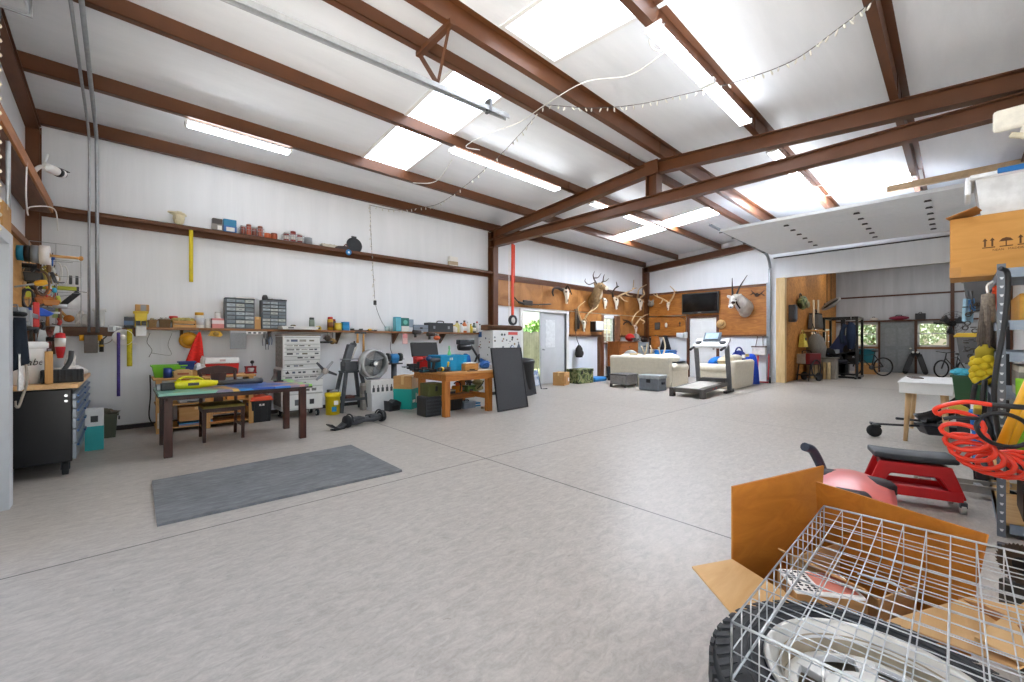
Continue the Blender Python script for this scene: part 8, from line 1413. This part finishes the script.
tub('grey_bin','dark grey bin lowest on the bin stand, under the green bucket','bin',(6.28,-.12,.235),.26,.26,.34,M('#3c3e40',.5),taper=.8);q=T('yellow_gloves','pale yellow gloves hanging over the lowest bin of the stand','gloves',(6.12,-.02,.50));P('glove',MB().ell((0,0,.06),(.05,.09,.045),rot=(.4,0,0)),M('#d9c34a',.7),q);P('second_glove',MB().ell((-.02,-.05,.02),(.05,.07,.04),rot=(.5,0,0)),M('#cdb64a',.7),q)
p=hng(985,383,3.0);t=T('yellow_mitt','fluffy yellow dusting mitt hanging on the rack post','mitt',tuple(p));mb=MB();rnd=random.Random(12)
for i in range(26):a=i*2.4;z=.01+.165*i/25;mb.ell((.05*math.cos(a),.05*math.sin(a),z),(.034,.034,.03),8,6)
P('tufts',mb,M('#c9b01e',.9,0,.15,30,.3),t);P('cuff',MB().lathe([(.05,.17),(.05,.24),(.02,.28),(0,.28)],12),M('#a08e22',.9),t)
p=hng(988,340,3.0);t=T('grey_mop_head','grey brown shaggy mop head hanging on the rack post','mop',tuple(p));mb=MB()
for i in range(40):a=i*2.4;r=.012+.03*((i*7)%10)/10;mb.tube([(r*.5*math.cos(a),r*.5*math.sin(a),.33),(r*math.cos(a),r*math.sin(a),.2),(r*1.5*math.cos(a),r*1.5*math.sin(a),-.08*((i*3)%5)/5)],.006,5)
P('strands',mb,M('#6d645c',.95,0,.3,40,.3),t);P('sleeve',MB().lathe([(.03,.1),(.038,.14),(.034,.33),(.0,.34)],12),M('#857a6e',.95,0,.3,60,.5),t);P('handle_hook',MB().tube(spl([(0,0,.33),(.0,0,.40),(.03,-.05,.43),(.06,-.1,.41)],4),.008,6),PAPER,t)
p=hng(996,322,3.0);t=T('cord_bundle','bundle of orange cord hanging beside the mop head','cord bundle',tuple(p));P('loops',MB().tube(circ((0,0,.11),.03,16,ry=.16),.007,6,True).tube(circ((.01,.01,.09),.025,16,ry=.16),.007,6,True).tube(circ((-.01,.01,.08),.03,16,ry=.14),.007,6,True),M('#e2501c',.6),t);P('tie',MB().bb(-.02,.02,-.015,.02,.2,.225),M('#c23f12',.6),t)
p=hng(968,322,3.4);t=T('blue_packets','blue and white packets clipped at the end of the rack','packets',(p.x,p.y,p.z));t.scale=(.6,.6,.85);P('packet',MB().tf((0,0,.1),(0,.1,-.6)).bb(-.07,.07,-.02,.02,-.1,.12),M('#9fc9dd',.4,0,.3,10),t,.006);P('front_packet',MB().tf((.02,-.03,.16),(0,-.2,-.6)).bb(-.05,.05,-.015,.015,-.06,.06),M('#2f7cc0',.4),t,.006);P('clip',MB().cyl((0,0,.2),(0,0,.3),.008),DSTEEL,t)
p=hng(972,350,3.3);t=T('dark_chain','tangled dark chain hanging from the rack end','chain',(p.x,p.y,p.z-.05));mb=MB();rnd=random.Random(5)
for i in range(34):mb.tube(circ((rnd.uniform(-.05,.06),rnd.uniform(-.04,.04),rnd.uniform(0,.42)),.016,8,plane=rnd.choice(('xz','xy','yz'))),.004,5,True)
P('links',mb,M('#3f3a35',.5,.6),t);P('hook',MB().tube([(0,0,.42),(0,0,.52)],.006,6),DSTEEL,t)
for i,(u0,v0,u1,v1,c,l)in enumerate(((975,385,979,442,'#2b2b2d','black strap hanging below the yellow mitt, leftmost'),(985,380,990,450,'#232325','black strap hanging below the yellow mitt, next to the post'))):
 a,b=hng(u0,v0,2.95-.12*i),hng(u1,v1,2.95-.12*i);t=T('hung_strap',l,'strap',tuple(b));d=a-b;P('band',MB().tube(spl([d,d*.6+Vector((.01,.02,0)),d*.3-Vector((.01,.01,0)),(0,0,0)],5),.014,8),M(c,.6),t);P('hook',MB().tube([d,d+Vector((.02,-.03,.03))],.007,6),DSTEEL,t)
q=[hng(u,v,2.52)for u,v in((1000,268),(1008,276),(1005,320),(997,365),(994,395),(997,425),(1000,440))];t=T('black_hose','long black hose hanging over the front of the rack post','hose',tuple(q[-1]));P('hose',MB().tube(spl([p-q[-1]for p in q],5),.013,8),M('#1c1c1e',.5),t);P('end_fitting',MB().cyl((0,0,0),(.01,0,-.04),.016),DSTEEL,t)
p=hng(977,462,2.9);t=T('blue_mop','blue and white wrung cloth with a yellow clip hanging low at the rack','cloth',(p.x,p.y,p.z));P('blue_cloth',MB().tube(spl([(0,0,.36),(.02,0,.2),(.0,.0,.0)],5),[.04,.04,.035,.03,.03,.025,.03,.03,.02,.02,.02],10),FAB('#2272c4'),t);P('white_cloth',MB().tube(spl([(.05,0,.42),(.06,0,.2),(.02,0,.1)],4),.03,8),FAB('#dfe2e6'),t);P('yellow_clip',MB().beam((-.12,0,.40),(-.01,0,.34),.04,.03),PLA('#dcc53a'),t,.008)
t=T('coiled_hose','bright orange red coiled air hose hanging on the rack post','hose',(3.0,-.03,.9));pts=[];A_,B_=Vector((-.02,.12,.0)),Vector((.0,-.30,-.04));N=8
c0,c1,c2=hng(960,418,2.35),hng(968,478,2.3),hng(1035,462,2.2)
for i in range(N*14+1):
 f=i/(N*14);c=(c0*(1-f)+c1*f)*(1-f)+(c1*(1-f)+c2*f)*f;a=i*2*PI/14;r=.085+.02*f;pts.append(c-t.location+Vector((.35*r*math.cos(a)+.10*r*math.sin(a),r*math.cos(a),.62*r*math.sin(a))))
pts=spl([c0-t.location+Vector((.02,-.12,.085)),c0-t.location+Vector((.0,-.03,.095)),c0-t.location+Vector((0,.05,.07)),c0-t.location+Vector((0.02,.10,.035)),pts[0]],5)+pts[1:];P('hose',MB().tube(pts,.0125,8),PLA('#ea3a1e',.3),t);P('fitting',MB().cyl(pts[0],pts[0]+Vector((0,-.12,.0)),.014),M('#2b2b2d',.5),t);P('brass_coupling',MB().cyl(pts[-1],pts[-1]+Vector((.02,-.06,.02)),.014),M('#b9974a',.3,.8),t)
t=T('black_ring_cable','black cable loop hanging in front of the yellow handles','cable',tuple(hng(1004,430,2.2)));P('loop',MB().tube(circ((0,0,0),.135,26,ry=.085),.011,8,True),BLK,t);P('tail',MB().tube(spl([(-.12,0,.03),(-.25,-.0,.0),(-.28,.02,-.02)],4),.01,8),BLK,t);t.rotation_euler=(0,.25,-.85)
for i,(u0,v0,u1,v1,l)in enumerate(((1022,398,1001,445,'yellow tool handle leaning over the coiled hose, upper one'),(1030,405,1008,450,'yellow tool handle leaning over the coiled hose, lower one'))):
 a,b=hng(u0,v0,2.35+.08*i),hng(u1,v1,2.35+.08*i);t=T('bolt_cutter',l,'tool',tuple(b),0,None);d=a-b;P('handle',MB().tube([d*1.5,(0,0,0)],.021,10),PLA('#e8a916',.4),t);P('grip_end',MB().tube([(0,0,0),d*-.18],.023,10),BLK,t)
t=T('sprayer_pump','grey and red pump with a spring hanging under the coiled hose','pump',tuple(hng(983,478,2.75)));P('cylinder',MB().cyl((0,0,0),(0,0,.16),.035),DSTEEL,t);mb=MB();mb.tube([(.028*math.cos(i*.9),.028*math.sin(i*.9),.17+.0035*i)for i in range(30)],.005,5);P('spring',mb,STEEL,t);P('red_cap',MB().lathe([(0,.26),(.03,.27),(.02,.3),(0,.3)],12),PLA('#c9302c'),t)
p=onY(1010,108,-.18);t=T('hoist_unit','white hoist trolley under the tie beam at the right edge','hoist',(4.05,-.29,2.43));P('plate',MB().bb(-.02,.02,-.22,.13,.13,.27).bb(-.02,.02,-.22,.02,.05,.14),M('#d9d5c8',.5),t,.02);P('lower_arm',MB().beam((0,.06,.10),(0,-.16,.0),.03,.035,(1,0,0)),M('#c4bda6',.5),t,.006);P('pulley_block',MB().bb(-.03,.03,-.2,-.02,-.17,-.08),M('#a9a688',.5),t,.012);P('wheel',MB().cyl((-.03,-.1,.2),(.03,-.1,.2),.035),DSTEEL,t);P('hanger_rod',MB().cyl((0,-.1,.26),(0,-.1,1.6),.012),STEEL,t)
t=T('hoist_chain','dark chain hanging below the white hoist trolley','chain',(4.05,-.32,2.10));mb=MB()
for j in range(2):
 for i in range(9):mb.lathe([(.005,-.004),(.013,-.004),(.013,.004),(.005,.004),(.005,-.004)],8,(0,-.04*j,.02+.024*i),'x' if i%2 else 'y')
P('links',mb,M('#3c3a37',.4,.7),t);P('hook',MB().tube(circ((0,-.02,-.02),.03,10,PI*.2,PI*1.6),.007,6),DSTEEL,t)
WXc,WYc,TR,TW,RR=1.214,.114,.335,.235,.212
def m_tyre():
 q=NT('tyre_rubber');n=q.noise(q.coord(),14,5,.7);q.bsdf(q.ramp(n,[(.3,'#1f2022'),(.7,'#3d3e40')]),.7,0,q.bump(q.noise(q.coord(),90,2),.15,.003));return q.m
MT=m_tyre()
def tyre(label,z,wheel=True):
 t=T('tyre',label,'tyre',(WXc,WYc,z));a=TW/2;prof=[(RR-.01,.03),(RR+.012,.006),(RR+.05,.0),(TR-.05,.0),(TR-.018,.018),(TR,.05),(TR+.004,a),(TR,TW-.05),(TR-.018,TW-.018),(TR-.05,TW),(RR+.05,TW),(RR+.012,TW-.006),(RR-.01,TW-.03),(RR-.01,.03)]
 P('carcass',MB().lathe(prof,64),MT,t)
 mb=MB()
 for k in range(56):
  a_=2*PI*k/56
  for z0,z1,sk in((.035,.10,.02),(.105,.13,0),(.135,.20,-.02)):
   mb.tf((0,0,0),(0,0,a_));mb.add([(TR-.004,-.016+sk,z0),(TR+.005,-.016+sk,z0),(TR+.005,.011+sk,z0),(TR-.004,.011+sk,z0),(TR-.004,-.013,z1),(TR+.005,-.013,z1),(TR+.005,.011,z1),(TR-.004,.011,z1)],[(0,3,2,1),(4,5,6,7),(0,1,5,4),(1,2,6,5),(2,3,7,6),(3,0,4,7)])
  mb.add([(TR-.05,-.012,TW-.002),(TR-.012,-.012,TW-.017),(TR-.012,.008,TW-.017),(TR-.05,.008,TW-.002),(TR-.05,-.012,TW+.0015),(TR-.010,-.012,TW-.014),(TR-.010,.008,TW-.014),(TR-.05,.008,TW+.0015)],[(0,1,2,3),(7,6,5,4),(0,4,5,1),(1,5,6,2),(2,6,7,3),(3,7,4,0)])
 P('tread',mb.notf(),MT,t)
 for r in(RR+.04,TR-.065):P('sidewall_ring',MB().tube(circ((0,0,TW),r,56,plane='xy'),.003,6,True),MT,t)
 if wheel:
  SIL=M('#cfccc4',.35,.4,.08);P('rim',MB().lathe([(RR-.012,.04),(RR-.03,.1),(RR-.03,TW-.06),(RR-.008,TW-.018),(RR+.008,TW-.002),(RR+.004,TW+.006),(RR-.012,TW),(RR-.02,TW-.018),(RR-.03,TW-.02),(RR-.03,.1),(RR-.012,.04)],56),SIL,t);P('barrel',MB().lathe([(RR-.031,TW-.018),(RR-.038,TW-.05),(RR-.04,.08)][::1],56)if 0 else MB().add([((RR-q)*math.cos(2*PI*k/56),(RR-q)*math.sin(2*PI*k/56),z)for q,z in((.024,TW-.016),(.034,TW-.03),(.034,.075))for k in range(56)],[(j*56+k,(j+1)*56+k,(j+1)*56+(k+1)%56,j*56+(k+1)%56)for j in range(2)for k in range(56)],True),M('#a3957c',.5,.1,.15),t)
  mb=MB();zc=TW-.05;ro_=RR-.032
  mb.lathe([(0,zc-.03),(.028,zc-.03),(.03,zc+.012),(.062,zc+.012),(.098,zc+.006),(.1,zc-.012),(.06,zc-.02),(0,zc-.035)],40)
  mb.lathe([(.148,zc-.012),(.15,zc+.004),(ro_-.004,zc-.004),(ro_,zc-.022),(.148,zc-.012)],48)
  for k in range(6):
   b=2*PI*k/6+.3;q0,q1=.13,.2
   mb.prism([(.09*math.cos(b-.2),.09*math.sin(b-.2)),(.16*math.cos(b-.13),.16*math.sin(b-.13)),(.163*math.cos(b),.163*math.sin(b)),(.16*math.cos(b+.13),.16*math.sin(b+.13)),(.09*math.cos(b+.2),.09*math.sin(b+.2)),(.093*math.cos(b),.093*math.sin(b))],zc-.014,zc+.005,'z')
  P('wheel_disc',mb,M('#e2e0da',.4,.1,.04),t,.002)
  for k in range(5):b=2*PI*k/5;P('bolt_hole',MB().cyl((.044*math.cos(b),.044*math.sin(b),zc+.004),(.044*math.cos(b),.044*math.sin(b),zc+.0065),.007,n=10),BLK,t)
  P('dark_back',MB().lathe([(0,.06),(RR-.042,.06),(RR-.042,.065),(0,.065)],32),M('#27241f',.9),t)
 return t
tyre('upper car tyre on a pale wheel with ventilation holes, under the wire cage',TW+.012)
tyre('lower car tyre lying flat on the floor, under the wheeled one',.004,False)
TOP=TW*2+.020
A,B,Cc,D=Vector((1.80,.62,0)),Vector((2.33,.43,0)),Vector((1.99,-.03,0)),Vector((1.58,.17,0));zr=.35
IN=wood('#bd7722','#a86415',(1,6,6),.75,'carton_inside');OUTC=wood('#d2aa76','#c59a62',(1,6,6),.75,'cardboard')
t=T('open_carton','large open cardboard carton with raised flaps behind the tyres','box',((A.x+Cc.x)/2,(A.y+Cc.y)/2,0));o_=Vector(t.location)
def panel(name,p,q,z0,z1,lean0=(0,0),lean1=(0,0),m=IN):
 l0,l1=Vector((*lean0,0)),Vector((*lean1,0));a,b=p-o_,q-o_;n=(b-a).cross(Vector((0,0,1))).normalized()*.004;mb=MB()
 vs=[a+l0*0+Vector((0,0,z0)),b+Vector((0,0,z0)),b+l1+Vector((0,0,z1)),a+l0+Vector((0,0,z1))]
 mb.add([v-n for v in vs]+[v+n for v in vs],[(0,3,2,1),(4,5,6,7),(0,1,5,4),(1,2,6,5),(2,3,7,6),(3,0,4,7)]);return P(name,mb,m,t)
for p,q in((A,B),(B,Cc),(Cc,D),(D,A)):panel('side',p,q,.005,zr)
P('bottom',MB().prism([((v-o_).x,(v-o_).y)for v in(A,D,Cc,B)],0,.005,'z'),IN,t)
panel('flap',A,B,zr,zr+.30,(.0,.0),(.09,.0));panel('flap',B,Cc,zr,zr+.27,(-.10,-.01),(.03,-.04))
d0,d1=(D-A).normalized(),Vector((-.93,.36,0));a,b=A-o_,A+(D-A)*.72-o_;out=Vector((-.30,.10,.01));mb=MB();vs=[a+Vector((0,0,zr)),b+Vector((0,0,zr)),b+out+Vector((0,0,zr+.0)),a+out*.62+Vector((.0,.02,zr))];mb.add(vs+[v+Vector((0,0,.006))for v in vs],[(0,1,2,3),(7,6,5,4),(0,4,5,1),(1,5,6,2),(2,6,7,3),(3,7,4,0)]);P('flap',mb,OUTC,t)
c2=Cc-o_;e=D+(Cc-D)*.15-o_;mb=MB();vs=[c2+Vector((0,0,zr+.06)),e+Vector((0,0,zr+.06)),e+Vector((-.08,-.24,zr+.10)),c2+Vector((-.03,-.26,zr+.12))];mb.add(vs+[v+Vector((0,0,.006))for v in vs],[(0,1,2,3),(7,6,5,4),(0,4,5,1),(1,5,6,2),(2,6,7,3),(3,7,4,0)]);P('flap',mb,OUTC,t)
t=carton('smaller open tan carton nested inside the large carton','box',(2.07,.26,.006),.34,.30,.36,OUTC,2.78,name='inner_carton',open_=.1)
t=carton('small white box with dense black print and a salmon panel, inside the large carton','box',(1.80,.33,.33),.21,.15,.055,PAPER,-.95,name='labelled_box',tape=None)
P('salmon_panel',MB().bb(-.02,.09,-.06,.06,.0545,.0565),PLA('#df8a78',.5),t);P('cardboard_side',MB().bb(-.1055,.1055,-.0755,.0755,.0,.046),CARD,t)
mb=MB();rnd=random.Random(8)
for i in range(4):
 for j in range(9):
  if rnd.random()<.85:mb.box((-.09+.018*i,-.06+.0145*j,.0556),(.011,.0085,.001),(0,0,rnd.uniform(-.6,.6)))
P('printed_pattern',mb,M('#26262a',.6),t)
carton('plain closed box filling the bottom of the large carton','box',(1.80,.33,.006),.22,.18,.322,CARD,-.95)
t=S('loose_board',MB().tf((1.73,-.26,.47),(.10,-.06,-.35)).bb(-.20,.20,-.17,.17,-.004,.004),OUTC,'loose tan cardboard sheet lying beside the wire cage at the right edge','cardboard sheet')
t=carton('cardboard box standing on the floor under the loose cardboard sheet','box',(1.78,-.36,0),.36,.26,.44,CARD,.2)
S('timber_offcut',MB().beam((1.98,-.02,.40),(1.66,-.16,.50),.035,.02),wood('#b5752f','#8b521a'),'short varnished wooden slat lying across the right corner of the large carton','slat',bev=.003)
WIRE=MET('#bcbfc1',.35);x0,x1,y0,y1,zb,zt=.97,1.90,-.42,.335,TOP+.006,.625
t=T('wire_cage','galvanised wire mesh cage lying over the tyre and the open carton','cage',((x0+x1)/2,(y0+y1)/2,zb));ox,oy=(x0+x1)/2,(y0+y1)/2;H=zt-zb;a,b=(x1-x0)/2,(y1-y0)/2;r=.0016
def grid(name,P0,U,V,nu,nv,sag=0):
 mb=MB();P0,U,V=Vector(P0),Vector(U),Vector(V)
 def pt(i,j):p=P0+U*i+V*j;p.z-=sag*math.sin(PI*i)*math.sin(PI*j);return p
 for i in range(nu+1):mb.tube([pt(i/nu,j/6)for j in range(7)],r*(1.5 if i in(0,nu)else 1),5)
 for j in range(nv+1):mb.tube([pt(i/6,j/nv)+Vector((0,0,r*1.2))for i in range(7)],r*(1.5 if j in(0,nv)else 1),5)
 return P(name,mb,WIRE,t)
grid('top_mesh',(-a,-b,H),(2*a,0,0),(0,2*b,0),15,14,.012);grid('bottom_mesh',(-a,-b,.003),(2*a,0,0),(0,2*b,0),15,14)
grid('side_mesh',(-a,b,0),(2*a,0,0),(0,0,H),15,2);grid('end_mesh',(a,-b,0),(0,2*b,0),(0,0,H),14,2);grid('end_mesh',(-a,-b,0),(0,2*b,0),(0,0,H),14,2)
P('handle',MB().tube(spl([onZ(858,574,.632)-Vector((ox,oy,zb)),onZ(872,578,.645)-Vector((ox,oy,zb)),onZ(892,583,.645)-Vector((ox,oy,zb)),onZ(906,592,.632)-Vector((ox,oy,zb))],5),[.003]*4+[.006]*8+[.003]*4,8,flat=.6),STEEL,t);P('twisted_tie',MB().tube([(-.12+.012*math.sin(i),-.10-.01*i,H+.006+.003*math.cos(i*1.7))for i in range(12)],.003,6),STEEL,t)
p=hng(1024,566,1.55);t=T('saw_blade','round toothed saw blade standing at the right edge behind the cage','saw blade',(p.x,p.y,p.z),-PI/2-.5);pts=[]
for k in range(40):a_=2*PI*k/40;pts+=[(.072*math.cos(a_),.072*math.sin(a_)),(.079*math.cos(a_+.05),.079*math.sin(a_+.05))]
P('disc',MB().prism(pts,-.002,.002),M('#54493f',.5,.5),t);P('hub',MB().cyl((0,-.006,0),(0,.006,0),.03),BLK,t);P('stand',MB().bb(-.06,.06,-.02,.02,-p.z,-.075),M('#3a3835',.6),t,.004)
mb=MB();mb.tube(spl([fl(945,541),fl(965,545),fl(985,547),fl(1000,548)],6),.006,6);mb.v=[v+Vector((0,0,.007))for v in mb.v];t=T('floor_lead','grey power lead with a black plug on the floor before the rack shelf','lead',(0,0,0));P('lead',mb,M('#77736e',.6),t);q=fl(1002,549);P('plug',MB().bb(q.x-.03,q.x+.03,q.y-.03,q.y+.02,0,.035),BLK,t,.008)
ry=3.56;t=T('door_rail','long grey steel door rail hanging from a red bracket under the purlins','rail',(0,ry,0));z0,z1=3.66,3.84
for dy in(-.03,.03):P('channel',MB().beam((-.4,dy,z0),(3.25,dy,z1),.012,.05),M('#a9acae',.4,.4),t)
P('web',MB().beam((-.4,0,z0+.022),(3.25,0,z1+.022),.06,.008),M('#8d9092',.4,.4),t);P('stop_plate',MB().bb(2.95,2.98,-.045,.045,z1-.05,z1+.09),M('#6a6d70',.4,.6),t)
bx=2.30;zz=z0+(z1-z0)*(bx+.4)/3.65
t=T('rail_bracket','red oxide angle bracket joining the purlins to the hanging door rail','bracket',(bx,ry,zz+.03));hh=hb(3.5)-zz-.03
P('strut',MB().beam((0,.0,0),(0,.36,hh-.02),.05,.006,(1,0,0)),M_STEEL,t);P('strut',MB().beam((0,0,0),(0,-.22,hh-.0),.05,.006,(1,0,0)),M_STEEL,t);P('header',MB().bb(-.03,.03,-.26,.38,hh-.05,hh),M_STEEL,t)
BULB=M('#d9d6cc',.3)
def onroof(u,v,drop=.25):
 r=ray(u,v);d=3.0/r.z
 for _ in range(8):y=r.y*d;d=(hb(max(YR,min(YB,y)))+ROOFT-drop-CH)/r.z
 return CAM+r*d
def string(label,pts,n,end=None):
 t=T('string_light',label,'string light',tuple(pts[0]));o=Vector(pts[0]);path=spl([p-o for p in pts],14);P('wire',MB().tube(path,.004,5),M('#4a4845',.6),t)
 tot=len(path);rnd=random.Random(n);bm0=None
 for i in range(n):
  p=path[int((i+.5)*tot/n)]
  if bm0 is None:bm0=P('bulb',MB().lathe([(0,0),(.006,-.006),(.011,-.035),(.006,-.055),(0,-.058)],8),BULB,t);b=bm0
  else:b=bm0 .copy();COL.objects.link(b)
  b.location=p;b.rotation_euler=(rnd.uniform(-.6,.6),rnd.uniform(-.6,.6),0)
 if end:P('plug',MB().bb(*end),BLK,t)
string('string of tiny bulbs sagging across the front roof slope past the bright tube light',[onroof(u,v,.22)for u,v in((874,0),(835,31),(790,62),(735,82),(690,93),(640,104),(595,108),(548,105))],46)
string('string of tiny bulbs running down the back roof slope to the wall',[onroof(u,v,.24)for u,v in((545,105),(520,134),(495,160),(466,185),(440,203),(418,208),(395,210))]+[Vector((XatY(369,7.78),7.78,ZatY(369,205,7.78)))],34)
x=XatY(370,7.76);string('vertical string of tiny bulbs hanging down the back wall over the fan',[Vector((x,7.76,ZatY(369,206,7.76))),Vector((x+.02,7.76,3.3)),Vector((XatY(373,7.76),7.76,2.6)),Vector((XatY(375,7.76),7.76,ZatY(375,303,7.76)))],24,None)
mb=MB();mb.tube(spl([onY(375,303,7.7),onY(378,313,7.75),onY(382,322,7.8),onY(386,328,7.8)],5),.004,5);t=T('plug_lead','thin dark lead with a plug hanging from the vertical bulb string to the shelf','lead',tuple(onY(375,303,7.7)));o=Vector(t.location);mb.v=[v-o for v in mb.v];P('lead',mb,BLK,t);P('plug',MB().bb(-.025,.025,-.02,.02,-.04,.05),BLK,t,.006)
mb=MB();mb.tube(spl([onroof(668,50,.26),onroof(655,50,.3),onroof(649,40,.3),onroof(658,28,.27),onroof(664,24,.2)],6),.006,6);mb.tube(spl([onroof(668,50,.26),onroof(630,75,.26),onroof(585,82,.24),onroof(545,105,.24),onroof(520,122,.24),onroof(490,133,.24),onroof(466,146,.26),onroof(480,150,.3)],6),.006,6);S('loose_cable',mb,M('#dedbd4',.5),'white loose cable looping from the bright tube light across to the next tube light','cable')
mb=MB();mb.tube(spl([onroof(413,183,.26),onroof(430,183,.25),onroof(440,178,.26),onroof(452,160,.24)],5),.006,6);S('loose_cable',mb,M('#cfccc5',.5),'short pale cable hanging near the paired tube lights on the back slope','cable')
t=T('spot_lamp','small lamp box at the near end of the string lights on the tube light housing','lamp',tuple(onroof(871,2,.2)));P('box',MB().bb(-.03,.03,-.03,.03,-.03,.05),BLK,t,.006)
for o in[o for o in bpy.data.objects if o.parent is None and o.type=='EMPTY' and o['label'].startswith('small lamp box')]:
 [bpy.data.objects.remove(c)for c in kids(o)];bpy.data.objects.remove(o)
